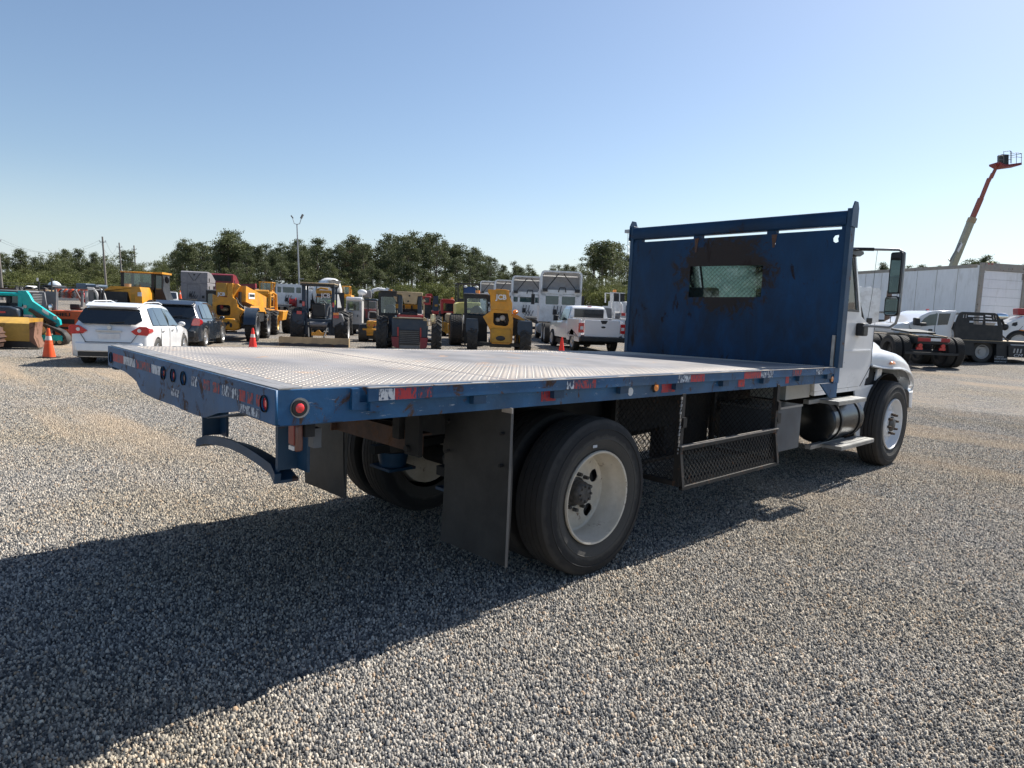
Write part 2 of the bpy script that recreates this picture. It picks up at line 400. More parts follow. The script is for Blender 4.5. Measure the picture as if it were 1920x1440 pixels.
# ---------------------------------------------------------------- the flatbed truck
def DK(x, y):
    u = min(1, max(0, -x / 2.45)); v = y / 5.62
    return (1 - v) * ((1 - u) * 1.318 + u * 1.338) + v * ((1 - u) * 1.262 + u * 1.228)
def W(x, y, z): return (x, y, z + DK(x, y) - 1.30)          # the bed has sagged a little: follow its real plane
BLUE = mat('blue_paint', (.008, .078, .19), .5, var=.35, vs=3, rust=.36, rs=8, rcol=(.06, .033, .022), dirt=.35, dcol=(.055, .095, .14), scratch=.6, scol=(.25, .30, .36), bump=.08, bs=40)
BLUEW = mat('blue_paint_weathered', (.006, .048, .125), .55, var=.35, vs=1.6, rust=.26, rs=4.5, scratch=.5, scol=(.03, .05, .075), rcol=(.022, .015, .014), spec=.25, dirt=.7, dcol=(.012, .022, .035), bump=.12, bs=50, stretch=(1, 1, .45))
BLUED = mat('blue_steel_dusty', (.012, .050, .105), .5, var=.25, rust=.2, rs=7, bump=.1)
STEEL = mat('worn_bare_steel', (.40, .37, .34), .42, .55, var=.25, vs=9, rust=.18, rs=12, rcol=(.2, .1, .05))
DECKM = mat('deck_plate_steel', (.185, .18, .185), .7, 0, var=.3, vs=2.2, rust=.22, rs=3.5, rcol=(.30, .20, .14), dirt=.4, dcol=(.38, .33, .29))
LUGM = mat('deck_tread_steel', (.56, .49, .41), .65, 0, var=.2, vs=2.5, dirt=.3, dcol=(.50, .42, .35))
BLK = mat('black_paint', (.012, .012, .014), .45, var=.3, dirt=.35, dcol=(.05, .048, .045))
BLKS = mat('black_underbody', (.016, .016, .017), .8, var=.4, dirt=.4, dcol=(.045, .04, .035))
RUB = mat('tyre_rubber', (.020, .020, .021), .78, var=.3, vs=8, dirt=.55, dcol=(.048, .044, .040), bump=.15, bs=90)
def tyre_zones():
    nt = RUB.node_tree; b = nt.nodes['Principled BSDF']; src = b.inputs['Base Color'].links[0].from_socket
    tc = nt.nodes.new('ShaderNodeTexCoord'); mp = nt.nodes.new('ShaderNodeMapping'); mp.inputs['Scale'].default_value = (0, 1, 1)
    ln = nt.nodes.new('ShaderNodeVectorMath'); ln.operation = 'LENGTH'
    nt.links.new(tc.outputs['Object'], mp.inputs[0]); nt.links.new(mp.outputs[0], ln.inputs[0])
    ad = nt.nodes.new('ShaderNodeMath'); ad.operation = 'MULTIPLY_ADD'; ad.inputs[1].default_value = .05; nt.links.new(nz(nt, tc.outputs['Object'], 14, 4), ad.inputs[0]); nt.links.new(ln.outputs['Value'], ad.inputs[2])
    c1 = mixc(nt, ramp(nt, ad.outputs[0], .415, .435), (.075, .070, .062), (.010, .010, .011))
    c2 = mixc(nt, ramp(nt, ad.outputs[0], .500, .518), c1, (.042, .039, .036))
    nt.links.new(mixc(nt, .62, src, c2), b.inputs['Base Color'])
tyre_zones()
FLAP = mat('mudflap_rubber', (.007, .008, .009), .6, var=.5, vs=3.5, dirt=.8, dcol=(.050, .050, .050), bump=.5, bs=5)
WHT = mat('white_truck_paint', (.74, .75, .76), .28, var=.04, vs=2, dirt=.22, dcol=(.55, .54, .52), coat=.5)
WRIM = mat('white_rim_paint', (.66, .61, .52), .45, var=.25, vs=4, dirt=.65, dcol=(.40, .33, .24), rust=.2, rs=10)
HUBM = mat('hub_grease_black', (.095, .09, .085), .55, .3, var=.5, vs=25, bump=.4)
RUSTY = mat('rusty_brown_steel', (.085, .045, .032), .75, var=.4, vs=7, rust=.5, rs=7, bump=.2)
ALU = mat('dull_aluminium', (.34, .35, .36), .38, .8, var=.15, vs=5, dirt=.4, dcol=(.2, .19, .18))
ALUS = mat('step_aluminium', (.36, .36, .35), .4, .6, var=.2, dirt=.3, dcol=(.30, .28, .25))
TANKM = mat('tank_metal', (.06, .065, .07), .24, .9, var=.3, vs=3, dirt=.3, dcol=(.06, .06, .06))
CHR = mat('mirror_glass', (.85, .88, .88), .03, 1.0, var=0)
REDL = mat('red_lens', (.55, .012, .015), .15, coat=1.0, var=.1)
REDI = mat('red_lens_bright', (.80, .04, .04), .1, coat=1.0, var=.1)
AMB = mat('amber_lens', (.85, .25, .02), .15, coat=1.0, var=.1)
BRNL = mat('faded_brown_lens', (.16, .07, .055), .3, coat=.4)
WHTL = mat('white_lens', (.7, .7, .7), .2)
GRBOX = mat('grey_box_plate', (.105, .115, .13), .5, .3, var=.2, vs=4, dirt=.3, dcol=(.07, .07, .075))
MESHM = mat('expanded_metal', (.022, .021, .021), .6, .4, var=.3, rust=.2, rs=20)
FRM = mat('basket_frame_steel', (.028, .026, .025), .6, .2, var=.35, rust=.3, rs=14, rcol=(.13, .07, .04))
YEL = mat('shock_yellow', (.42, .22, .02), .5, dirt=.4, dcol=(.1, .07, .03))
GLS = glassmat('cab_glass', (.76, .87, .83), fac=.22)
def smear(m):
    nt = m.node_tree; b = nt.nodes['Principled BSDF']; src = b.inputs['Base Color'].links[0].from_socket
    tc = nt.nodes.new('ShaderNodeTexCoord'); sp = nt.nodes.new('ShaderNodeSeparateXYZ'); nt.links.new(tc.outputs['Object'], sp.inputs[0])
    mp = nt.nodes.new('ShaderNodeMapping'); mp.inputs['Scale'].default_value = (3.0, 1, 1.1); nt.links.new(tc.outputs['Object'], mp.inputs[0])
    st = ramp(nt, nz(nt, mp.outputs[0], 1.6, 8, .7, .8), .42, .66)
    lo = ramp(nt, sp.outputs[2], 2.55, 1.5)
    w_ = nt.nodes.new('ShaderNodeMath'); w_.operation = 'MULTIPLY_ADD'; w_.inputs[1].default_value = .62; w_.inputs[2].default_value = .10; nt.links.new(lo, w_.inputs[0])
    mu = nt.nodes.new('ShaderNodeMath'); mu.operation = 'MULTIPLY'; nt.links.new(st, mu.inputs[0]); nt.links.new(w_.outputs[0], mu.inputs[1])
    c1 = mixc(nt, mu.outputs[0], src, (.016, .020, .026))
    # worn rust round the mesh window
    d = nt.nodes.new('ShaderNodeVectorMath'); d.operation = 'DISTANCE'; mp2 = nt.nodes.new('ShaderNodeMapping'); mp2.inputs['Scale'].default_value = (.75, 0, 1); nt.links.new(tc.outputs['Object'], mp2.inputs[0])
    nt.links.new(mp2.outputs[0], d.inputs[0]); d.inputs[1].default_value = (-.93, 0, 2.16)
    n2 = nz(nt, tc.outputs['Object'], 7, 8, .75, .5); mm = nt.nodes.new('ShaderNodeMath'); mm.operation = 'MULTIPLY_ADD'; mm.inputs[1].default_value = -1.1; nt.links.new(d.outputs['Value'], mm.inputs[0]); nt.links.new(n2, mm.inputs[2])
    c2 = mixc(nt, ramp(nt, mm.outputs[0], .02, .12), c1, (.030, .021, .018))
    nt.links.new(c2, b.inputs['Base Color'])
smear(BLUEW)
def tape_mat(name, col, keep):
    """reflective tape, worn through to the blue paint beneath"""
    m = mat(name, col, .5, var=.15)
    nt = m.node_tree; b = nt.nodes['Principled BSDF']; src = b.inputs['Base Color'].links[0].from_socket
    tc = nt.nodes.new('ShaderNodeTexCoord'); mp = nt.nodes.new('ShaderNodeMapping'); mp.inputs['Scale'].default_value = (60, 60, 26)
    nt.links.new(tc.outputs['Object'], mp.inputs[0])
    f = ramp(nt, nz(nt, mp.outputs[0], 1.0, 5, .7, .4), keep, keep + .03)
    nt.links.new(mixc(nt, f, src, (.022, .045, .10)), b.inputs['Base Color']); return m
TRED = tape_mat('worn_red_tape', (.38, .022, .03), .54); TWHT = tape_mat('worn_white_tape', (.55, .57, .60), .54)
TRED2 = tape_mat('flaked_red_tape', (.36, .03, .03), .47); TWHT2 = tape_mat('flaked_white_tape', (.50, .55, .60), .46)

truck = thing('flatbed_truck', 'big white cab truck with long worn blue flatbed and blue headboard in the foreground', 'truck')
def P(name, m, ops, **kw):
    kw.setdefault('parent', truck); tf = kw.pop('tf', W)
    return part(name, m, ops, tf=tf, **kw)
ID = None
# deck
P('deck_plate', DECKM, [('b', -2.45, -.02, .0, 1.325, 1.285, 1.30), ('b', -2.45, -.02, 1.331, 5.60, 1.285, 1.30)])
P('deck_edge_strip', STEEL, [('b', -2.44, -.004, .004, .062, 1.30, 1.306)])
P('deck_edge_strip', STEEL, [('b', -2.43, -.03, .072, .122, 1.30, 1.304)])
def lugs():
    mb = MB(W); g = .0345; i = 0
    V = []; F = []
    ny = int(5.44 / g); nx = int(2.38 / g)
    for a in range(ny):
        for b_ in range(nx):
            x = -2.41 + (b_ + .5) * g; y = .14 + (a + .5) * g
            if abs(y - 1.328) < .012: continue
            L, w = .0175, .0078
            ori = (a + b_) % 2
            ca, sa = (math.cos(R(45)), math.sin(R(45))) if ori else (math.cos(R(-45)), math.sin(R(-45)))
            pts = [(-L, 0), (0, -w), (L, 0), (0, w)]
            zt = DK(x, y); k = len(V)
            V += [(x + p * ca - q * sa, y + p * sa + q * ca, zt + .0003) for p, q in pts] + [(x - .5 * L * ca, y - .5 * L * sa, zt + .0028), (x + .5 * L * ca, y + .5 * L * sa, zt + .0028)]
            F += [(k, k + 1, k + 4), (k + 1, k + 5, k + 4), (k + 1, k + 2, k + 5), (k + 2, k + 3, k + 5), (k + 3, k + 4, k + 5), (k + 3, k, k + 4)]
    me = bpy.data.meshes.new('tread'); me.from_pydata(V, [], F); me.update()
    finish('deck_tread', me, LUGM, truck, smooth=0, kind='stuff')
lugs()
# tail plate with its bent skirt and lamp holes (faces -Y at Y=0)
outl = [(-2.45, 1.30), (0, 1.30), (0, 1.155), (-.372, 1.16), (-.60, 1.12), (-.77, 1.072), (-.98, 1.068), (-1.20, 1.074), (-1.5, 1.07), (-1.76, 1.078), (-1.80, 1.10), (-1.85, 1.13), (-1.91, 1.142), (-2.06, 1.165), (-2.11, 1.168), (-2.45, 1.172)]
lamps = [(-2.375, 1.228), (-1.363, 1.232), (-1.207, 1.234), (-1.052, 1.236), (-.098, 1.232)]
me = plate(outl, [circ(x, z, .031, 18) for x, z in lamps], .012, lambda u, v, w: W(u, w - .012, v))
finish('tail_plate', me, BLUE, truck, smooth=0)
for k, (x, z) in enumerate(lamps):
    mm = [BLKS, REDL, REDI, BRNL, REDI][k]
    l = P('tail_marker_lamp', mm, [('c', (x, .012, z), (x, -.004, z), .030, .030, 18), ('s', (x, -.004, z), (.021, .006, .021), 12, 6)])
    P('grommet', BLK, [('c', (x, -.013, z), (x, -.0175, z), .0365, .031, 18, False), ('c', (x, .01, z), (x, -.0175, z), .0365, .0365, 18, False)], parent=l)
# tail tape, worn
for x0, x1, m in [(-2.33, -2.10, TRED), (-2.10, -1.87, TWHT), (-1.85, -1.58, TRED2), (-1.56, -1.40, TWHT), (-.94, -.86, TWHT2), (-.78, -.70, TRED2), (-.66, -.58, TRED2), (-.55, -.36, TWHT2), (-.355, -.29, TRED), (-.27, -.21, TRED2), (-.18, -.13, TRED2)]:
    P('tape', m, [('b', x0, x1, -.0132, -.0121, 1.212, 1.262)], smooth=0)
P('tape', TWHT2, [('b', -.36, -.14, -.0132, -.0121, 1.162, 1.200)], smooth=0)
P('tape', TWHT2, [('b', -1.24, -1.12, -.0132, -.0121, 1.125, 1.165)], smooth=0)
# underside lip behind the skirt
P('tail_sill', BLUED, [('fx', [(-.77, 1.072), (-.372, 1.155), (0, 1.152), (0, 1.148), (-.37, 1.150), (-.77, 1.067)], .0, .30), ('b', -2.44, -.01, .001, .10, 1.24, 1.283)])
# side channel, right and left
def side(sx, x):
    a = min(x, x + sx * .035); b_ = max(x, x + sx * .035)
    P('side_channel', BLUE, [('b', a, b_, .001, 5.60, 1.155, 1.298), ('b', min(x, x + sx * .07), max(x, x + sx * .07), .01, 5.59, 1.148, 1.155)])
side(-1, -.001); side(1, -2.45)
# right rub rail, spacers, bracket
for xs, s in ((.0, 1), (-2.45, -1)):
    def X(a, b_): return (min(xs + s * a, xs + s * b_), max(xs + s * a, xs + s * b_))
    P('rub_rail', BLUE, [('b', *X(.034, .046), .40, 5.52, 1.236, 1.296)], bev=.002)
    P('rub_rail_edge', STEEL, [('b', *X(.030, .048), .40, 5.52, 1.2962, 1.300)])
    for y in (.42, 1.03, 1.63, 2.24, 2.86, 3.49, 4.13, 4.79, 5.39):
        P('stake_spacer', BLUED if y > 1 else BLUE, [('b', *X(.001, .0338), y, y + .085, 1.19, 1.292)])
        P('spacer_cap', STEEL, [('b', *X(.001, .0338), y, y + .11, 1.293, 1.2995)])
    P('corner_bracket', BLUE, [('b', *X(.0005, .020), .335, .372, 1.20, 1.294), ('b', *X(.0005, .012), .372, .52, 1.196, 1.232)])
# side lamps
l = P('side_marker_lamp', REDI, [('c', (-.004, .092, 1.222), (.010, .092, 1.222), .030, .030, 20), ('s', (.010, .092, 1.222), (.006, .022, .022), 12, 6)])
P('grommet', BLK, [('c', (.0005, .092, 1.222), (.012, .092, 1.222), .038, .034, 20)], parent=l)
P('grommet_ring', ALU, [('c', (.0003, .096, 1.222), (.005, .096, 1.222), .043, .043, 20)], parent=l)
for y, z in ((2.66, 1.212), (5.56, 1.182)):
    l = P('amber_marker_lamp', AMB, [('c', (.0, y, z), (.014, y, z), .026, .026, 16), ('s', (.012, y, z), (.006, .018, .018), 10, 5)])
    P('grommet', BLK, [('c', (.0, y, z), (.012, y, z), .035, .031, 16)], parent=l)
P('round_sticker', mat('pale_sticker', (.5, .53, .56), .6), [('c', (.0, 2.39, 1.193), (.0022, 2.39, 1.193), .027, .027, 18)])
for y0, y1, m, z0, z1 in [(.455, .54, TWHT, 1.240, 1.292), (.54, .66, TRED, 1.240, 1.292), (.67, .76, TRED2, 1.242, 1.29), (1.78, 1.98, TRED2, 1.24, 1.29), (1.72, 1.78, TWHT2, 1.24, 1.29), (2.86, 3.02, TWHT2, 1.24, 1.292), (3.02, 3.20, TRED, 1.24, 1.292),
                          (3.78, 4.05, TRED, 1.24, 1.292), (4.05, 4.14, TWHT2, 1.24, 1.29), (4.15, 4.26, TWHT2, 1.24, 1.292), (4.62, 4.80, TRED2, 1.24, 1.29), (5.1, 5.24, TWHT2, 1.24, 1.29)]:
    P('tape', m, [('b', .0462, .0472, y0, y1, z0, z1)], smooth=0)
for y0, y1 in [(1.56, 1.68), (2.74, 2.90), (3.78, 3.88), (4.60, 4.66)]:
    P('tape', TRED, [('b', -.0009, .0006, y0, y1, 1.172, 1.232)], smooth=0)
# front corner post below the headboard
P('front_bracket', BLUE, [('fy', [(5.33, 1.14), (5.72, 1.14), (5.72, 1.00), (5.56, 1.00)], -.012, .002), ('b', -.05, .010, 5.60, 5.72, 1.14, 1.30)])
# headboard
NOM = [(-2.45, 1.30), (0, 1.30), (0, 2.60), (-2.45, 2.60)]
notch = [(-.115, 2.52), (-.10, 2.545), (-.062, 2.55), (-.060, 2.53), (-.068, 2.515), (-.060, 2.485), (-.085, 2.475), (-.11, 2.49)]
me = plate(NOM, [[(-1.655, 1.958), (-.797, 1.962), (-.80, 2.288), (-1.657, 2.298)], notch, circ(-.70, 2.50, .018, 10)], .012, lambda u, v, w: W(u, 5.60 + w, v))
hb = finish('headboard_plate', me, BLUEW, truck, smooth=0)
me = expanded(-1.665, -.79, 1.95, 2.30, .0256, .047, .0016, .003, lambda u, v, t: W(u, 5.617 + t, v))
finish('window_mesh', me, BLK, truck, smooth=0, kind='stuff')
P('top_tube', BLUEW, [('fy', [(5.585, 2.65), (5.60, 2.635), (5.69, 2.635), (5.705, 2.65), (5.705, 2.755), (5.69, 2.77), (5.60, 2.77), (5.585, 2.755)], -2.46, .0)], smooth=50)
for x0, x1 in ((-2.45, -2.34), (-1.645, -1.545), (-.79, -.69), (-.045, -.002)):
    P('tube_post', BLUEW, [('b', x0, x1, 5.612, 5.67, 2.595, 2.634)])
P('edge_post', BLUED, [('b', .001, .045, 5.59, 5.70, 1.29, 2.79)], bev=.004)
P('edge_post', BLUED, [('b', -2.495, -2.451, 5.59, 5.70, 1.29, 2.79)], bev=.004)
for x0, x1 in ((.0455, .057), (-2.507, -2.4955)):
    P('ear_plate', BLUED, [('fy', [(5.57, 2.62), (5.72, 2.62), (5.72, 2.80), (5.69, 2.855), (5.62, 2.855), (5.58, 2.79)], x0, x1)])
P('edge_trim', STEEL, [('b', -.03, -.002, 5.575, 5.598, 1.301, 1.60)])
for x0, x1, z0, z1 in ((-1.62, -1.57, 2.45, 2.60), (-.73, -.67, 2.46, 2.59)):
    P('weld_gusset', RUSTY, [('fx', [(x0, z1), (x1, z1), ((x0 + x1) / 2 + .008, z0), ((x0 + x1) / 2 - .012, z0)], 5.596, 5.5995)])
# cross members and frame
for y in np.arange(.35, 5.4, .42):
    P('cross_member', BLKS, [('b', -2.40, -.04, y, y + .06, 1.17, 1.284)])
P('frame_rail', BLKS, [('b', -.86, -.79, 1.15, 9.0, .87, 1.12), ('b', -.88, -.79, .3, 5.3, 1.12, 1.168)], tf=ID)
P('frame_rail', BLKS, [('b', -1.66, -1.59, 1.15, 9.0, .87, 1.12), ('b', -1.66, -1.57, .3, 5.3, 1.12, 1.168)], tf=ID)
P('rear_crossmember', RUSTY, [('b', -1.60, -.62, 1.19, 1.21, .80, .925), ('b', -1.60, -.62, 1.21, 1.27, .915, .925), ('b', -1.62, -1.60, 1.15, 1.27, .80, .94)], tf=ID)
P('crossmember_bracket', BLKS, [('b', -.74, -.60, 1.16, 1.188, .79, 1.10), ('c', (-.70, 1.16, .83), (-.70, 1.135, .83), .02)], tf=ID)
# under-ride guard
P('bumper_leg', BLUED, [('b', -.655, -.640, .30, .315, .79, 1.15), ('b', -.640, -.630, .30, .42, .80, 1.15), ('b', -.655, -.52, .405, .42, .80, 1.15)])
P('bumper_leg', BLUED, [('b', -1.72, -1.71, .32, .335, .79, 1.15), ('b', -1.71, -1.70, .32, .44, .80, 1.15), ('b', -1.72, -1.60, .425, .44, .80, 1.15)])
def guard():
    secs = []
    for i in range(13):
        t = i / 12; x = -1.70 + t * 1.08; a = .045 * math.sin(math.pi * min(1, max(0, (t - .05) / .9))) ; tw = .02 if i in (0, 12) else 0
        z = .812 - (.028 if i in (0, 12) else 0) + a
        secs.append([(x, .30 - tw, z), (x, .295 - tw, z - .05), (x, .41, z - .05), (x, .41, z - .035), (x, .31, z - .035), (x, .315, z)])
    P('bumper_bar', BLUED, [('lf', secs)])
guard()
# rear lamp unit, junction box
DRL = mat('dull_red_lens', (.22, .025, .02), .35, var=.2)
l = P('tail_lamp', BRNL, [('b', -.135, -.072, .115, .155, 1.015, 1.140)], bev=.012)
P('lens', DRL, [('b', -.130, -.077, .110, .115, 1.045, 1.134)], parent=l, bev=.003)
P('reverse_lens', WHTL, [('b', -.126, -.081, .110, .115, 1.022, 1.040)], parent=l)
P('lamp_bracket', BLKS, [('b', -.10, -.06, .156, .20, 1.08, 1.15)])
P('junction_box', GRBOX, [('b', -.235, -.185, .26, .30, 1.00, 1.09)])
P('lamp_cable', BLK, [('t', [(-.20, .27, 1.09), (-.18, .26, 1.125), (-.14, .22, 1.12), (-.10, .17, 1.09)], .006), ('t', [(-.22, .27, 1.09), (-.24, .25, 1.13), (-.30, .30, 1.14)], .005)])
# mud flaps
def flap(x0, x1, y, z0, z1, s):
    secs = []
    for i in range(9):
        t = i / 8; z = z1 + (z0 - z1) * t; yy = y + .02 * math.sin(t * 3) * s
        secs.append([(x0, yy, z), ((x0 + x1) / 2, yy - .012 * math.sin(t * 4), z), (x1, yy + .01 * t, z), (x1, yy + .01 * t + .011, z), ((x0 + x1) / 2, yy + .011 - .012 * math.sin(t * 4), z), (x0, yy + .011, z)])
    f = P('mudflap', FLAP, [('lf', secs)], tf=ID)
    P('flap_edge', mat('flap_edge_wire', (.11, .105, .10), .7), [('b', x1 + .0003, x1 + .0035, y + .002, y + .020, z0, z1)], parent=f, tf=ID)
    P('flap_clip', STEEL, [('b', x1 - .05, x1 + .03, y - .02, y - .012, z1 - .03, z1)], parent=f, tf=ID)
    for zz in (.80, .62):
        P('bolt', BLKS, [('c', (x0 + .05, y - .015, zz + .2), (x0 + .05, y + .01, zz + .2), .01)], parent=f, tf=ID); P('bolt', BLKS, [('c', (x1 - .06, y - .015, zz + .2), (x1 - .06, y + .01, zz + .2), .01)], parent=f, tf=ID)
flap(-.60, -.015, 1.34, .25, 1.155, 1); flap(-2.33, -1.74, 1.34, .25, 1.155, -1)

# wheels
TIRES = {}
def tyre_mesh(key, r, w, style):
    if key in TIRES: return TIRES[key]
    mb = MB(); h = w / 2
    rs_ = r * .60
    if style == 'rib':
        prof = [(-h * .80, rs_), (-h * .97, r * .70), (-h, r * .80), (-h * .97, r * .89), (-h * .90, r * .955), (-h * .80, r * .985)]
        ng = 4; x0, x1 = -h * .80, h * .80
        for k in range(ng):
            xc = x0 + (x1 - x0) * (k + 1) / (ng + 1); g = w * .014
            prof += [(xc - g, r), (xc - g * .8, r - .014), (xc + g * .8, r - .014), (xc + g, r)]
        prof += [(h * .80, r * .985), (h * .90, r * .955), (h * .97, r * .89), (h, r * .80), (h * .97, r * .70), (h * .80, rs_)]
        mb.lathe(prof, 72)
        for s in (-1, 1):          # moulded rings on the sidewall
            mb.lathe([(s * h * 1.0, r * .86), (s * (h * 1.012), r * .865), (s * (h * 1.008), r * .875), (s * h * .985, r * .88)], 60)
            mb.lathe([(s * h * .985, r * .735), (s * (h * 1.005), r * .74), (s * (h * 1.0), r * .752), (s * h * .99, r * .755)], 60)
    elif style == 'block':
        prof = [(-h * .80, rs_), (-h, r * .76), (-h * .98, r * .88), (-h * .85, r * .95), (h * .85, r * .95), (h * .98, r * .88), (h, r * .76), (h * .80, rs_)]
        mb.lathe(prof, 40)
        for i in range(44):
            a0 = 2 * math.pi * i / 44; a1 = a0 + 2 * math.pi / 44 * .68
            for k in range(5):
                x0 = -h * .88 + k * h * 1.76 / 5 + w * .01; x1 = x0 + h * 1.76 / 5 - w * .03; o = (k % 2) * .07
                vs = []
                for rr_ in (r * .945, r):
                    for a, x in ((a0 + o, x0), (a0 + o, x1), (a1 + o, x1), (a1 + o, x0)): vs.append((x, rr_ * math.cos(a), rr_ * math.sin(a)))
                mb.add(vs, [(4, 5, 6, 7), (0, 1, 5, 4), (1, 2, 6, 5), (2, 3, 7, 6), (3, 0, 4, 7)])
    elif style == 'lug':
        prof = [(-h * .78, rs_), (-h, r * .74), (-h * .98, r * .86), (-h * .80, r * .925), (0, r * .94), (h * .80, r * .925), (h * .98, r * .86), (h, r * .74), (h * .78, rs_)]
        mb.lathe(prof, 40); n = 18
        for i in range(n):
            for s in (-1, 1):
                a0 = 2 * math.pi * (i + (.5 if s > 0 else 0)) / n; da = 2 * math.pi / n
                q = []
                for x, a, ro in ((0, a0, r), (s * h * .55, a0 + da * .42, r * .995), (s * h * .99, a0 + da * .70, r * .95)):
                    q.append((x, a, ro))
                wd = da * .20
                for j in range(2):
                    (xa, aa, ra), (xb, ab, rb) = q[j], q[j + 1]; vs = []
                    for lo in (1, 0):
                        for x, a, rr_ in ((xa, aa - wd, ra), (xb, ab - wd, rb), (xb, ab + wd, rb), (xa, aa + wd, ra)):
                            rr2 = rr_ if not lo else rr_ - r * .08
                            vs.append((x, rr2 * math.cos(a), rr2 * math.sin(a)))
                    mb.add(vs, [(4, 5, 6, 7), (0, 1, 5, 4), (1, 2, 6, 5), (2, 3, 7, 6), (3, 0, 4, 7)])
    me = mb.mesh('tyre'); TIRES[key] = me; return me
RIMS = {}
def simple_rim(key, r, w, m, deep=.3, holes=0, nuts=0):
    """rim that faces +X, dish depth as a share of the width"""
    if key in RIMS: return RIMS[key]
    h = w / 2; mb = MB()
    mb.lathe([(h * .92, r * .625), (h * .96, r * .60), (h * .80, r * .56), (h - w * deep, r * .50), (h - w * deep - .01, r * .22), (h - w * deep + w * .12, r * .20), (h - w * deep + w * .14, r * .001)], 28)
    mb.lathe([(-h * .92, r * .61), (-h * .5, r * .55), (-h * .45, r * .001)], 20)
    me = mb.mesh('rim'); RIMS[key] = me; return me
def wheel(parent, x, y, z, r, w, style='rib', rim=None, side=1, deep=.25, name='wheel', tilt=0.0, rimkey=''):
    k = (round(r, 3), round(w, 3), style); first = k not in TIRES
    me = tyre_mesh(k, r, w, style)
    o = bpy.data.objects.new(name, me); COL.objects.link(o); o.parent = parent; o.location = (x, y, z)
    if first:
        me.materials.append(RUB); me.shade_smooth(); me.set_sharp_from_angle(angle=R(30))
    o.rotation_euler = (0, 0, tilt if side > 0 else math.pi + tilt)
    if rim is not None:
        kk = k + (rim.name, deep); f2 = kk not in RIMS
        rm = simple_rim(kk, r, w, rim, deep)
        ro = bpy.data.objects.new('rim', rm); COL.objects.link(ro); ro.parent = o
        if f2:
            rm.materials.append(rim); rm.shade_smooth(); rm.set_sharp_from_angle(angle=R(35))
    return o
RR, TW = .512, .275
def dual(xo, side):
    """outer wheel shows its deep dish, inner one stands behind it"""
    for k, xc in ((0, xo - side * TW / 2), (1, xo - side * (TW / 2 + .335))):
        w_ = wheel(truck, xc, 2.18, RR - .004, RR, TW, 'rib', None, side)
        d = w_
        if k == 0:
            # deep dished disc with hand holes: built from a perforated plate
            hs = [circ(.198 * math.cos(R(a)), .198 * math.sin(R(a)), .045, 16) for a in (25, 97, 169, 241, 313)]
            me = plate(circ(0, 0, .262, 40), hs + [circ(0, 0, .10, 20)], .010, lambda u, v, t: (-.072 + t + .0, u, v))
            disc = finish('rim', me, WRIM, d, smooth=0)
            part('rim_barrel', WRIM, [('lathe', [(.118, .306), (.132, .302), (.130, .290), (.10, .284), (.07, .286), (.045, .272), (-.02, .268), (-.055, .262), (-.068, .235)], 64)], d, smooth=45)
            part('hub', HUBM, [('lathe', [(-.09, .12), (-.07, .105), (-.055, .082), (-.005, .078), (.01, .07), (.02, .062), (.022, .001)], 26)] +
                 [('c', (.02, .050 * math.cos(a), .050 * math.sin(a)), (.034, .050 * math.cos(a), .050 * math.sin(a)), .009, .008, 8) for a in np.arange(0, 6.2, .785)], d)
            for a in np.arange(.2, 6.4, .628): part('wheel_nut', HUBM, [('c', (-.064, .118 * math.cos(a), .118 * math.sin(a)), (-.025, .118 * math.cos(a), .118 * math.sin(a)), .014, .012, 7)], d)
            part('brake_drum', BLKS, [('c', (-.20, 0, 0), (-.085, 0, 0), .21, .21, 24)], d)
            part('tyre_sticker', mat('pale_sticker', (.5, .53, .56)), [('b', .1375, .139, -.09, -.05, .335, .352)], d) if side > 0 else None
        else:
            part('rim', WRIM, [('lathe', [(.10, .30), (-.10, .27), (-.10, .02)], 30)], d)
    return
dual(-.04, 1); dual(-2.41, -1)
def front_wheel(xo, side):
    w_ = wheel(truck, xo - side * TW / 2, 7.74, RR - .004, RR, TW, 'rib', None, side)
    hs = [circ(.212 * math.cos(R(a)), .212 * math.sin(R(a)), .032, 14) for a in (20, 92, 164, 236, 308)]
    me = plate(circ(0, 0, .262, 40), hs + [circ(0, 0, .105, 20)], .010, lambda u, v, t: (.035 + .05 * max(0, 1 - math.hypot(u, v) / .27) + t, u, v))
    finish('rim', me, WHT, w_, smooth=0)
    part('rim_barrel', WHT, [('lathe', [(.118, .306), (.132, .302), (.130, .290), (.10, .280), (.06, .272), (.040, .258), (.046, .235)], 64)], w_, smooth=45)
    part('rim_centre', WHT, [('lathe', [(.064, .165), (.09, .155), (.105, .140), (.105, .09), (.07, .088)], 40)], w_, smooth=45)
    part('hub', HUBM, [('lathe', [(.03, .088), (.12, .085), (.135, .06), (.14, .001)], 24)], w_)
    for a in np.arange(.2, 6.4, .785): part('wheel_nut', mat('nut_rust', (.07, .045, .03), .6, .4), [('c', (.10, .118 * math.cos(a), .118 * math.sin(a)), (.15, .118 * math.cos(a), .118 * math.sin(a)), .016, .013, 7)], w_)
front_wheel(-.085, 1); front_wheel(-2.365, -1)
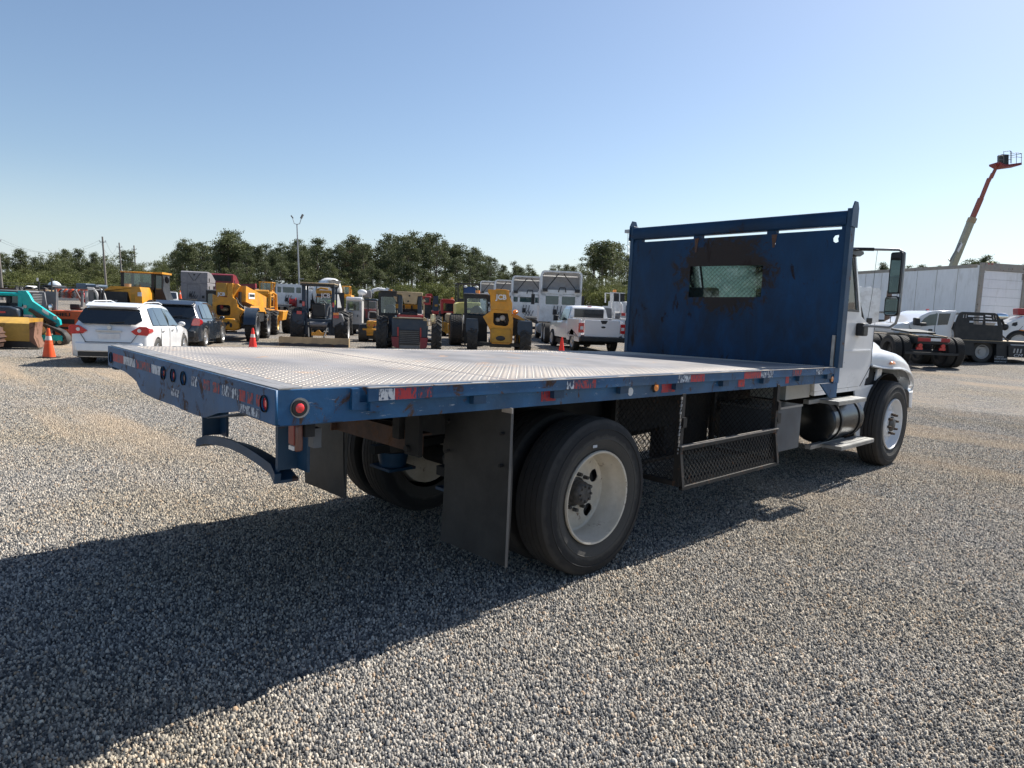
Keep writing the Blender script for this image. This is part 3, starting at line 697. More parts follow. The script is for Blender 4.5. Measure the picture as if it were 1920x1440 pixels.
# axle and suspension
P('rear_axle', BLKS, [('c', (-2.0, 2.18, .50), (-.45, 2.18, .50), .075), ('s', (-1.225, 2.18, .50), (.20, .19, .20), 16, 10), ('bar', (-.82, 1.5, .62), (-.82, 2.9, .66), .08, .06), ('bar', (-1.63, 1.5, .62), (-1.63, 2.9, .66), .08, .06)], tf=ID)
P('front_axle', BLKS, [('bar', (-2.1, 7.74, .44), (-.35, 7.74, .44), .12, .10), ('b', -1.7, -.75, 7.2, 8.3, .60, .95)], tf=ID)
for x in (-.86, -1.68):
    P('air_spring', RUB, [('lathe', [(-.13, .09), (-.11, .125), (-.02, .135), (.0, .12), (.02, .135), (.10, .13), (.13, .10)], 22)], tf=(lambda cx: (lambda a, b_, c_: (cx + b_, 1.72 + c_, .70 + a)))(x))
    P('air_spring_base', BLUED, [('c', (x, 1.72, .47), (x, 1.72, .58), .10, .12, 18), ('b', x - .13, x + .13, 1.6, 1.84, .45, .47)], tf=ID)
P('shock_absorber', YEL, [('c', (-.70, 1.80, .36), (-.72, 1.86, .80), .035), ('c', (-.70, 1.80, .30), (-.70, 1.80, .38), .02)], tf=ID)
P('drive_shaft', BLKS, [('c', (-1.225, 2.3, .52), (-1.225, 5.9, .66), .055)], tf=ID)
P('air_tank', BLKS, [('c', (-1.05, 3.1, .80), (-1.05, 4.2, .80), .13), ('s', (-1.05, 3.1, .8), (.13, .05, .13)), ('s', (-1.05, 4.2, .8), (.13, .05, .13))], tf=ID)
P('exhaust_muffler', BLKS, [('c', (-1.95, 3.6, .66), (-1.95, 5.0, .66), .14), ('t', [(-1.95, 3.6, .66), (-1.98, 3.3, .66), (-2.2, 3.1, .66)], .05)], tf=ID)
P('left_tank', BLKS, [('c', (-2.05, 5.9, .66), (-2.05, 6.95, .66), .22, .22, 20)], tf=ID)
# mesh basket
bk = P('mesh_basket', FRM, [('b', -.035, .005, 3.00, 3.04, .50, 1.14), ('b', -.035, .005, 4.455, 4.495, .50, 1.14), ('b', -.62, -.58, 3.0, 3.04, .50, 1.14), ('b', -.62, -.58, 4.455, 4.495, .50, 1.14),
      ('b', -.62, .005, 3.001, 3.039, .47, .505), ('b', -.62, .005, 4.456, 4.494, .47, .505), ('b', -.034, .004, 3.04, 4.455, .47, .503), ('b', -.619, -.581, 3.04, 4.455, .47, .503), ('b', -.034, .0, 3.04, 4.455, .725, .755)], tf=ID)
mk = lambda f: f
me = expanded(-.58, -.035, .50, 1.13, .023, .05, .0022, .003, lambda u, v, t: (u, 3.018 + t, v)); finish('end_mesh', me, MESHM, bk, smooth=0, kind='stuff')
me = expanded(-.58, -.035, .50, 1.13, .023, .05, .0022, .003, lambda u, v, t: (u, 4.474 + t, v)); finish('end_mesh', me, MESHM, bk, smooth=0, kind='stuff')
me = expanded(3.04, 4.455, .50, 1.13, .030, .06, .0030, .003, lambda u, v, t: (-.60 + t, u, v)); finish('back_mesh', me, MESHM, bk, smooth=0, kind='stuff')
me = expanded(3.04, 4.455, -.58, -.035, .030, .06, .0030, .003, lambda u, v, t: (v, u, .49 + t)); finish('floor_mesh', me, MESHM, bk, smooth=0, kind='stuff')
G = lambda u, v, t: (-.004 + (.755 - v) * .16 + t, u, v)
GY = -.075; GT = lambda a, b_, c_: (a - .016, b_ + GY, c_)
gt = P('basket_gate', FRM, [('b', .008, .040, 3.06, 4.55, .735, .760), ('bar', (.02, 3.075, .75), (.062, 3.075, .47), .03, .03, (0, 1, 0)), ('bar', (.02, 4.53, .75), (.062, 4.53, .47), .03, .03, (0, 1, 0)), ('b', .048, .072, 3.06, 4.545, .455, .480)], tf=GT)
P('gate_bar', STEEL, [('b', .010, .045, 3.07, 4.56, .7605, .768)], tf=GT, parent=gt)
me = expanded(3.09 + GY, 4.515 + GY, .48, .735, .0232, .05, .0028, .003, G); finish('gate_mesh', me, mat('gate_mesh_steel', (.050, .045, .040), .55, .4, rust=.2, rs=20), gt, smooth=0, kind='stuff')
P('latch', BLK, [('b', .006, .022, 3.005, 3.05, .90, .97), ('b', .006, .022, 4.46, 4.50, .92, 1.0)], tf=ID, parent=bk)
ch = []
for i in range(16): ch.append(('c', (.004, 2.99 + .004 * math.sin(i), 1.12 - i * .026), (.004, 2.985 + .004 * math.cos(i), 1.12 - i * .026 - .020), .0045 if i % 2 else .008, None, 6))
P('chain', STEEL, ch, tf=ID, parent=bk)
P('battery_box', BLKS, [('b', -.80, -.66, 3.10, 4.50, .74, 1.12)], tf=ID); P('lower_box', BLKS, [('b', -.80, -.66, 3.80, 4.50, .45, .735)], tf=ID)
# tool box
tb = P('tool_box', GRBOX, [('b', -.60, -.10, 4.60, 5.20, .50, .905)], tf=ID, bev=.006)
P('box_lid_edge', ALU, [('b', -.602, -.094, 4.594, 5.206, .893, .912)], tf=ID, parent=tb)
P('box_latch', BLK, [('b', -.098, -.088, 4.66, 4.76, .77, .86), ('bar', (-.08, 4.66, .88), (-.08, 4.69, .79), .014, .02)], tf=ID, parent=tb)
# fuel tank with steps
tk = P('fuel_tank', TANKM, [('lathe', [(-.42, .001), (-.415, .15), (-.40, .215), (-.38, .232), (.38, .232), (.40, .215), (.415, .15), (.42, .001)], 44, (0, 0, 0))], tf=lambda a, b_, c_: (-.36 + b_, 6.50 + a, .645 + c_))
for y in (6.26, 6.76): P('tank_strap', BLK, [('lathe', [(-.02, .235), (-.02, .243), (.02, .243), (.02, .235)], 44, (0, 0, 0), True)], tf=(lambda yy: (lambda a, b_, c_: (-.36 + b_, yy + a, .645 + c_)))(y), parent=tk)
def step(z, y0, y1, x0, x1):
    hs = []; ny = int((y1 - y0 - .04) / .05)
    for i in range(ny):
        for j in range(3):
            hs.append(circ(y0 + .04 + i * .05 + (.02 if j % 2 else 0), x0 + .045 + j * (x1 - x0 - .05) / 3, .014, 8))
    me = plate([(y0, x0), (y1, x0), (y1, x1), (y0, x1)], hs, .006, lambda u, v, t: (v, u, z + t))
    s_ = finish('step', me, ALUS, truck, smooth=0)
    P('step_lip', ALUS, [('b', x1 - .004, x1 + .004, y0, y1, z - .035, z - .001), ('b', x0, x1, y0 - .004, y0 + .004, z - .03, z - .001), ('b', x0 - .06, x0 - .005, y0 - .25, y1 - .3, z - .03, z + .012)], tf=ID, parent=s_)
    P('step_bracket', BLK, [('bar', (x0, y0 + .1, z - .02), (-.36, y0 + .1, z - .02), .04, .03), ('bar', (x0, y1 - .1, z - .02), (-.36, y1 - .1, z - .02), .04, .03)], tf=ID, parent=s_)
step(.885, 5.98, 6.72, -.26, -.07); step(.425, 6.02, 6.92, -.22, -.02)
# ---------------- cab
CX = -1.225; HX = 1.00
sideo = [(5.74, .99), (6.93, .99), (7.21, 1.22), (7.21, 1.64), (6.96, 1.70), (6.80, 1.76), (6.56, 2.385), (6.40, 2.42), (5.80, 2.43), (5.74, 2.38)]
doorwin = [(5.98, 1.83), (6.69, 1.83), (6.50, 2.365), (6.45, 2.375), (5.98, 2.375)]
for s in (1, -1):
    X0 = CX + s * HX
    me = plate(sideo, [doorwin], .035, lambda u, v, t: (X0 - s * t - s * max(0, v - 1.75) * .03, u, v))
    finish('cab_side', me, WHT, truck, smooth=0)
    fr = [(5.955, 1.805), (6.72, 1.805), (6.525, 2.385), (6.46, 2.40), (5.955, 2.40)]
    me = plate(fr, [doorwin], .02, lambda u, v, t: (X0 + s * .004 - s * t - s * max(0, v - 1.75) * .03, u, v))
    wf = finish('door_window_frame', me, BLK, truck, smooth=0)
    me = plate(doorwin, [], .004, lambda u, v, t: (X0 - s * .012 - s * t - s * max(0, v - 1.75) * .03, u, v))
    finish('door_glass', me, GLS, wf, smooth=0)
    P('door_trim_line', WHT, [('b', min(X0, X0 + s * .010), max(X0, X0 + s * .010), 5.80, 7.16, 1.375, 1.392)], tf=ID)
    P('door_seam', mat('seam_black', (.01, .01, .01), .8), [('b', min(X0, X0 + s * .002), max(X0, X0 + s * .002), 7.205, 7.214, 1.20, 1.70), ('bar', (X0 + s * .001, 7.205, 1.21), (X0 + s * .001, 6.93, .99), .004, .008)], tf=ID)
    P('sill_trim', WHT, [('b', min(X0 - s * .03, X0 + s * .004), max(X0 - s * .03, X0 + s * .004), 5.74, 6.94, .945, .985)], tf=ID)
# back wall with rear window, roof, floor
rw = rrect(CX - .62, CX + .45, 1.72, 2.30, .06)
me = plate([(CX - .965, .95), (CX + .965, .95), (CX + .965, 1.75), (CX + .90, 2.41), (CX - .90, 2.41), (CX - .965, 1.75)], [rw], .03, lambda u, v, t: (u, 5.742 + t, v))
bw = finish('cab_back', me, WHT, truck, smooth=0)
me = plate(rw, [], .004, lambda u, v, t: (u, 5.752 + t, v)); finish('rear_glass', me, GLS, bw, smooth=0)
def roof():
    secs = []
    for y, z, w_ in ((5.735, 2.37, .90), (5.80, 2.435, .915), (6.1, 2.455, .92), (6.40, 2.43, .915), (6.56, 2.37, .91)):
        secs.append([(CX - w_, y, z - .035), (CX - w_ * .93, y, z + .005), (CX - w_ * .5, y, z + .04), (CX, y, z + .05), (CX + w_ * .5, y, z + .04), (CX + w_ * .93, y, z + .005), (CX + w_, y, z - .035), (CX, y, z - .045)])
    P('cab_roof', WHT, [('lf', secs)], tf=ID, smooth=60)
roof()
P('cab_floor', BLKS, [('b', CX - .94, CX + .94, 5.78, 7.15, .98, 1.02)], tf=ID)
def ws():
    secs = []; n = 16
    fo = []
    for i in range(n + 1):
        u = -1 + 2 * i / n; bow = (1 - abs(u) ** 3.0)
        xt, xb = CX + u * .90, CX + u * .985
        fo.append(((xt, 6.555 + .20 * bow, 2.37), (xb, 6.92 + .50 * bow, 1.70 - .03 * bow)))
    V = [p for q in fo for p in q] + [(p[0], p[1] - .006, p[2] - .003) for q in fo for p in q]; m = 2 * (n + 1)
    F = [(2 * i, 2 * i + 1, 2 * i + 3, 2 * i + 2) for i in range(n)] + [(m + 2 * i + 2, m + 2 * i + 3, m + 2 * i + 1, m + 2 * i) for i in range(n)]
    w_ = P('windshield', GLS, [('add', V, F)], tf=ID, smooth=80)
    P('windshield_seal', BLK, [('t', [q[0] for q in fo], .012), ('t', [q[1] for q in fo], .016), ('t', [fo[0][0], fo[0][1]], .014), ('t', [fo[-1][0], fo[-1][1]], .014)], parent=w_, tf=ID)
    P('wiper', BLK, [('t', [(CX + .80, 7.20, 1.72), (CX + .78, 7.05, 1.95), (CX + .80, 6.92, 2.10)], .006), ('t', [(CX + .80, 7.34, 1.66), (CX + .79, 7.12, 1.90)], .009)], parent=w_, tf=ID)
    # cowl: fills between door line and the curved glass
    vs = [(q[1][0], q[1][1], q[1][2] - .004) for q in fo]; lo = [(p[0], p[1], 1.2) for p in vs]
    P('cowl', WHT, [('add', vs + lo, [(i, i + 1, len(vs) + i + 1, len(vs) + i) for i in range(len(vs) - 1)])], tf=ID, smooth=60)
ws()
# interior
P('dashboard', mat('dash_grey', (.06, .06, .065), .7), [('b', CX - .88, CX + .88, 6.75, 7.15, 1.35, 1.68)], tf=ID, bev=.04)
P('steering_wheel', BLK, [('lathe', [(-.015, .20), (0, .215), (.015, .20), (0, .185)], 24, (0, 0, 0), True)], tf=lambda a, b_, c_: (CX - .48 + b_, 6.62 + a * .7 + c_ * .45, 1.72 + c_ * .85 - a * .5))
for x in (-.48, .45):
    P('seat', mat('seat_grey', (.09, .10, .11), .85), [('b', CX + x - .25, CX + x + .25, 5.98, 6.42, 1.30, 1.42), ('b', CX + x - .23, CX + x + .23, 5.86, 5.98, 1.30, 2.02)], tf=ID, bev=.04)
# hood and fenders
def hood():
    prof = {}
    st = [(7.22, 1.62, 1.37, 1.21), (7.40, 1.60, 1.385, 1.185), (7.60, 1.575, 1.39, 1.175), (7.80, 1.55, 1.37, 1.17), (7.98, 1.525, 1.335, 1.15), (8.16, 1.49, 1.28, 1.11), (8.32, 1.45, 1.20, 1.05), (8.44, 1.40, 1.12, .99), (8.52, 1.32, 1.04, .93)]
    secs = []
    for k, (y, zt, zf, zl) in enumerate(st):
        t = k / (len(st) - 1); q_ = min(1, max(0, (y - 7.215) / .40)); q_ = q_ * q_ * (3 - 2 * q_)
        hw = .985 - .16 * q_ - .10 * t; e_ = max(0, (y - 8.05) / .5); fo = 1.0 + .115 * q_ - .06 * e_ * e_
        zm = zt - .10 - .02 * q_
        half = [(0, zt + .03), (hw * .45, zt + .022), (hw * .78, zt - .01), (hw * .93, zt - .05), (hw * .99, zm), (hw, (zm + zf) / 2), (hw + .006, zf + .05 - .02 * q_), (hw + (fo - hw) * .35, zf + .012), (fo - .045 * q_ - .003, zf - .03), (fo - .008 * q_, zf - .08), (fo, (zf + zl) / 2 - .02), (fo, zl), (fo - .025, zl)]
        secs.append([(CX + x, y, z) for x, z in reversed(half)] + [(CX - x, y, z) for x, z in half[1:]])
    h_ = P('hood', WHT, [('lf', secs, False, False)], tf=ID, smooth=70)
    # nose
    nose = [secs[-1], [(CX + (x - CX) * .93, 8.60, min(z, 1.26) - .02) for x, y, z in secs[-1]], [(CX + (x - CX) * .8, 8.62, min(z, 1.2) - .1) for x, y, z in secs[-1]]]
    P('nose', WHT, [('lf', nose, False, False), ('b', CX - .9, CX + .9, 8.45, 8.55, .75, 1.2)], tf=ID, smooth=50, parent=h_)
    P('grille', BLK, [('b', CX - .5, CX + .5, 8.60, 8.66, .82, 1.22)], tf=ID, parent=h_)
    P('fender_lip', WHT, [('t', [(s_[0][0] + .012, s_[0][1], s_[0][2]) for s_ in [[(CX + max(p[0] - CX for p in q_), q_[0][1], q_[0][2])] for q_ in secs]] + [(CX + 1.04, 8.54, .82)], .013)], tf=ID, parent=h_)
    P('fender_front', WHT, [('lf', [[(CX + 1.04, 8.44, .99), (CX + 1.03, 8.53, .93), (CX + .90, 8.58, .93), (CX + .90, 8.45, .95)], [(CX + 1.02, 8.50, .80), (CX + 1.01, 8.54, .80), (CX + .90, 8.58, .80), (CX + .90, 8.5, .80)]])], tf=ID, parent=h_)
    l_ = P('turn_signal', AMB, [('s', (CX + 1.105, 7.60, 1.225), (.022, .085, .038), 14, 8, True)], tf=ID, parent=None)
    l_.parent = truck
    text('hood_number', '05', mat('decal_dark', (.03, .035, .045), .6), h_, (CX + .885, 7.42, 1.475), .10, rz=90, depth=.004, bold=.004)
    # wheel well lining
    well = []
    for i in range(15):
        a = R(-12 + 204 * i / 14); y, z = 7.76 - .66 * math.cos(a), .50 + .60 * math.sin(a)
        if z > 1.14: z = 1.14
        well.append([(CX + .45, y, z), (CX + 1.015, y, z), (CX + 1.015, y, z + .012), (CX + .45, y, z + .012)])
    P('wheel_well', BLKS, [('lf', well)], tf=ID)
    P('wheel_well', BLKS, [('lf', [[(2 * CX - p[0], p[1], p[2]) for p in q] for q in well])], tf=ID)
    # splash shield behind the wheel
    arc = [(7.76 - .60 * math.cos(R(a)), .50 + .60 * math.sin(R(a))) for a in (-12, 0, 12, 25, 38, 50, 62, 72)]
    outl = [(7.17, 1.195), (7.05, 1.06), (6.84, .93), (6.95, .70), (6.99, .42)] + arc + [(7.60, 1.165), (7.46, 1.165), (7.42, .985), (7.10, .985), (7.13, 1.06), (7.20, 1.08), (7.22, 1.19)]
    for s in (1, -1):
        me = plate(outl, [], .02, lambda u, v, t: (CX + s * (1.0 - t - .012 + .03 * max(0, u - 7.2)), u, v)); finish('splash_shield', me, WHT, truck, smooth=0)
    P('fender_seal', BLKS, [('b', CX + .90, CX + .965, 7.10, 7.44, .99, 1.17)], tf=ID)
hood()
P('front_bumper', WHT, [('fy', [(8.52, .88), (8.74, .88), (8.78, .70), (8.74, .50), (8.60, .50), (8.60, .84), (8.52, .84)], CX - .90, CX + .90),
   ('lf', [[(CX + .90, 8.52, .88), (CX + .90, 8.74, .88), (CX + .90, 8.76, .55), (CX + .90, 8.6, .55)], [(CX + 1.04, 8.42, .88), (CX + 1.05, 8.60, .88), (CX + 1.05, 8.62, .60), (CX + 1.04, 8.48, .62)], [(CX + 1.12, 8.24, .86), (CX + 1.13, 8.34, .86), (CX + 1.13, 8.36, .66), (CX + 1.12, 8.28, .68)]])], tf=ID)
# cab side brackets visible under the deck
P('cab_rear_corner', mat('cab_beige', (.50, .48, .43), .5), [('b', CX + .60, CX + .96, 5.20, 5.73, .93, 1.13)], tf=ID)
# right mirrors
YM = 6.55
def mirror(s):
    f = lambda a, b_, c_: (CX + s * (a - CX), b_, c_)
    arm = P('mirror_arm', mat('mirror_arm_metal', (.30, .30, .30), .35, .7), [('t', [(-.30, 6.38, 2.455), (-.02, YM - .05, 2.450), (.17, YM, 2.445), (.225, YM, 2.41), (.228, YM, 2.30), (.225, YM, 1.80), (.205, YM, 1.70), (.15, YM, 1.655), (-.02, YM + .05, 1.66), (-.20, YM + .15, 1.66)], .0135, 8)], tf=f)
    P('arm_mount', BLK, [('t', [(-.32, 6.38, 2.455), (-.05, YM - .06, 2.452)], .019), ('fy', [(6.2, 2.45), (6.62, 2.445), (6.64, 2.42), (6.54, 2.385), (6.2, 2.40)], -.33, -.20)], tf=f, parent=arm)
    P('arm_foot', BLK, [('b', -.225, -.14, 6.66, 6.80, 1.55, 1.69)], tf=f, bev=.015, parent=arm)
    for nm, x0, x1, z0, z1, r in (('mirror', .095, .225, 2.00, 2.42, .02), ('convex_mirror', .075, .235, 1.775, 1.975, .035)):
        me = plate(rrect(x0, x1, z0, z1, r), [], .055, lambda u, v, t: f(u, YM - .02 + t - (u - .15) * .45, v)); h = finish(nm + '_housing', me, BLK, truck, smooth=50)
        me = plate(rrect(x0 + .013, x1 - .013, z0 + .013, z1 - .013, r * .7), [], .003, lambda u, v, t: f(u, YM - .0245 + t - (u - .15) * .45 - (0 if nm == 'mirror' else .012 * (1 - ((u - .155) / .08) ** 2)), v)); finish('mirror_face', me, CHR, h, smooth=0)
mirror(1); mirror(-1)
P('antenna', BLK, [('t', [(-.02, 6.5, 2.46), (-.05, 6.55, 2.0), (-.09, 6.6, 1.70)], .0022)], tf=ID)
P('door_handle', BLK, [('b', CX + 1.001, CX + 1.02, 5.82, 5.98, 1.30, 1.34)], tf=ID)
# ---------------------------------------------------------------- placing things by image column and depth
F_ = 1318.2
def project(p):
    d = Vector(p) - CAM; w = d.dot(fw); return 960 + F_ * d.dot(R2) / w, 720 - F_ * d.dot(U2) / w
def spot(u, dep):
    """ground point at an image pixel column (u) and distance along the lens axis (dep)"""
    v = 620.
    for _ in range(60):
        d = fw + R2 * ((u - 960) / F_) - U2 * ((v - 720) / F_); p = CAM + d * dep  # u, v: image pixel column and row
        v += (p.z - gz(p.x, p.y)) * F_ / dep * .8
    return Vector((p.x, p.y, gz(p.x, p.y))), v
class Site:
    """a thing's own frame: x to its right, y along its heading, z up. m(a, y, b) scales image crop coordinates a, b to metres."""
    def __init__(s, name, label, cat, u, dep, h=-11, image_crop=None, group=None, up=0):
        s.p, s.v = spot(u, dep); s.k = dep / F_; s.u = u
        az = math.degrees(yaw) - h
        s.root = thing(name, label, cat, (s.p.x, s.p.y, s.p.z + up), R(az - 90), group)
        s.c = math.cos(R(h)); s.sv = image_crop; s.lean = .041 + (u - 960) / 12300
    def m(s, a, y, b):
        ox, oy, q = s.sv; px, py = ox + a / q, oy + b / q  # a, b: coordinates in an enlarged image crop; px, py: image pixels
        hgt = s.v - py
        return (((px - s.u) - hgt * s.lean) * s.k / s.c, y, hgt * s.k)
    def P(s, name, mt, ops, parent=None, metric=False, **kw):
        return part(name, mt, ops, parent or s.root, tf=None if metric else s.m, **kw)
    def W(s, a, y, r, w, style='lug', rim=None, side=1, deep=.3, rimz=None):
        x = s.m(a, y, 0)[0] if s.sv else a
        if s.sv: x = ((s.sv[0] + a / s.sv[2]) - s.u) * s.k / s.c
        return wheel(s.root, x, y, r - .004, r, w, style, rim, side, deep)
    def T(s, name, tx, mt, a, y, b, size, **kw):
        x, yy, z = s.m(a, y, b) if s.sv else (a, y, b)
        return text(name, tx, mt, s.root, (x, yy, z), size, **kw)
MY = mat('machine_yellow', (.70, .30, .018), .45, var=.2, vs=3, dirt=.5, dcol=(.36, .22, .08), rust=.1, rs=6)
MYD = mat('machine_yellow_dull', (.50, .25, .02), .55, var=.2, vs=4, dirt=.5, dcol=(.22, .14, .06), rust=.2, rs=5)
MOR = mat('machine_orange', (.62, .10, .03), .45, dirt=.4, dcol=(.34, .14, .07))
MTL = mat('machine_teal', (.0, .42, .42), .4, dirt=.2, dcol=(.08, .28, .27))
MTN = mat('machine_tan', (.42, .31, .18), .55, dirt=.4, dcol=(.26, .19, .12), rust=.1)
MMR = mat('machine_maroon', (.20, .015, .025), .45, dirt=.4, dcol=(.12, .05, .04))
MRD = mat('machine_red', (.36, .025, .025), .45, dirt=.4, dcol=(.22, .08, .06))
MGR = mat('machine_grey', (.16, .165, .175), .5, dirt=.5, dcol=(.24, .22, .2))
MLG = mat('machine_light_grey', (.46, .45, .43), .5, dirt=.5, dcol=(.32, .29, .26))
MDB = mat('machine_dark_blue', (.018, .035, .06), .5, dirt=.4, dcol=(.06, .07, .08))
MCR = mat('machine_cream_yellow', (.66, .56, .17), .5, dirt=.3, dcol=(.4, .32, .12))
MBK = mat('machine_black', (.014, .015, .017), .5, dirt=.5, dcol=(.05, .047, .043))
MGLD = mat('blade_gold', (.52, .31, .06), .6, var=.15, dirt=.4, dcol=(.30, .19, .07), rust=.25, rs=2)
MBL = mat('panel_blue', (.01, .06, .20), .4)
WCAR = mat('white_car_paint', (.80, .80, .80), .2, var=.02, dirt=.08, dcol=(.7, .69, .66), coat=.8)
DCAR = mat('dark_car_paint', (.022, .03, .042), .22, var=.1, coat=1.0, dirt=.1, dcol=(.06, .06, .065))
WDUL = mat('white_dull_paint', (.78, .78, .77), .45, var=.06, dirt=.4, dcol=(.45, .42, .38))
GGR = mat('semi_grey_paint', (.20, .19, .20), .5, var=.15, dirt=.4, dcol=(.30, .28, .26))
DGL = mat('dark_glass', (.012, .016, .02), .06, coat=1.0, var=.05)
DGG = mat('green_dark_glass', (.035, .075, .075), .06, coat=1.0, var=.2)
TGL = glassmat('machine_glass', (.72, .80, .80), fac=.2)
RIMS_ = mat('silver_rim', (.55, .55, .55), .3, .7, var=.1)
RIMW = mat('white_wheel', (.62, .60, .57), .5, dirt=.3)
RIMY = mat('yellow_wheel', (.62, .36, .03), .5, dirt=.4)
TANV = mat('trailer_white', (.80, .81, .82), .35, 0, var=.04, dirt=.25, dcol=(.5, .49, .46), stretch=(1, 1, .3))
TGY = mat('trailer_grey_frame', (.30, .28, .25), .5, .3, dirt=.5, dcol=(.4, .32, .24), rust=.2)
TXT = mat('lettering_black', (.015, .015, .015), .6); TXW = mat('lettering_white', (.7, .7, .7), .6)
CON = mat('cone_orange', (.85, .10, .02), .5, var=.1, dirt=.3, dcol=(.6, .12, .05)); CONR = mat('cone_red', (.85, .035, .02), .45); COW = mat('cone_collar', (.75, .66, .60), .4, dirt=.3); CBK = mat('cone_base', (.02, .02, .02), .8)
def cone(label, u, dep, col, h=.74, up=0, parent=None, collars=True, base=True):
    s = Site('traffic_cone', label, 'traffic cone', u, dep, 0, None, 'orange traffic cones', up=up)
    pr = lambda z: .145 - .118 * z / h
    b_ = s.P('cone_body', col, [('c', (0, 0, .03), (0, 0, h), pr(0), pr(h), 22)], metric=True)
    if collars:
        for z0, z1 in ((.60 * h, .74 * h), (.42 * h, .50 * h)):
            s.P('reflective_collar', COW, [('c', (0, 0, z0), (0, 0, z1), pr(z0) + .0025, pr(z1) + .0025, 22, False)], metric=True)
    if base: s.P('base', CBK if col is CON else col, [('fz', rrect(-.19, .19, -.19, .19, .03), 0, .032)], metric=True)
    return s
# ---------------------------------------------------------------- road vehicles
def interp(st, y):
    for a, b_ in zip(st, st[1:]):
        if a[0] <= y <= b_[0]:
            t = (y - a[0]) / (b_[0] - a[0]); return [p + (q - p) * t for p, q in zip(a, b_)]
    return list(st[-1])
def carbody(s, paint, st, arches, bottom=.24):
    """st: (y, half width, belt z, roof half width, roof z); roof z <= belt means no cabin there"""
    ys = sorted(set([q[0] for q in st] + list(np.arange(st[0][0], st[-1][0], .12)) + [a - r_ for a, r_ in arches] + [a + r_ for a, r_ in arches]))
    secs = []
    for y in ys:
        _, hw, zb, rw, zr = interp(st, y); zr = max(zr, zb + .01); lo = bottom
        for a, r_ in arches:
            if abs(y - a) < r_: lo = max(lo, .34 + math.sqrt(r_ * r_ - (y - a) ** 2) - .02)
        lo = min(lo, zb - .12)
        c_ = zr > zb + .06
        half = [(hw * .90, lo), (hw * .985, lo + .02), (hw, (lo + zb) / 2 + .02), (hw * .99, zb - .10), (hw * .955, zb - .01), (hw * .945 if c_ else hw * .82, zb + .004), (rw if c_ else hw * .6, zr - .07 if c_ else zr), (rw * .90 if c_ else hw * .4, zr - .012 if c_ else zr + .005), (rw * .5 if c_ else hw * .2, zr + .005)]
        secs.append([(-x, y, z) for x, z in half] + [(x, y, z) for x, z in reversed(half)])
    b_ = s.P('body', paint, [('lf', secs)], metric=True, smooth=50)
    s.P('underbody', MBK, [('b', -st[2][1] * .88, st[2][1] * .88, st[0][0] + .1, st[-1][0] - .1, .22, .42)], metric=True)
    return b_
def sideglass(s, st, spans, mt, parent, off=.012):
    for sx in (-1, 1):
        for (y0, y1, yt0, yt1) in spans:
            _, hw0, zb0, rw0, zr0 = interp(st, y0); _, hw1, zb1, rw1, zr1 = interp(st, y1)
            _, a0, b0, c0, d0 = interp(st, yt0); _, a1, b1, c1, d1 = interp(st, yt1)
            q = [(sx * (hw0 * .948 + off), y0, zb0 + .03), (sx * (hw1 * .948 + off), y1, zb1 + .03), (sx * (c1 + off + .012), yt1, d1 - .095), (sx * (c0 + off + .012), yt0, d0 - .095)]
            q2 = [(x - sx * .008, y, z) for x, y, z in q]
            s.P('side_window', mt, [('add', q + q2, [(0, 1, 2, 3), (7, 6, 5, 4), (0, 4, 5, 1), (1, 5, 6, 2), (2, 6, 7, 3), (3, 7, 4, 0)])], metric=True, smooth=0)
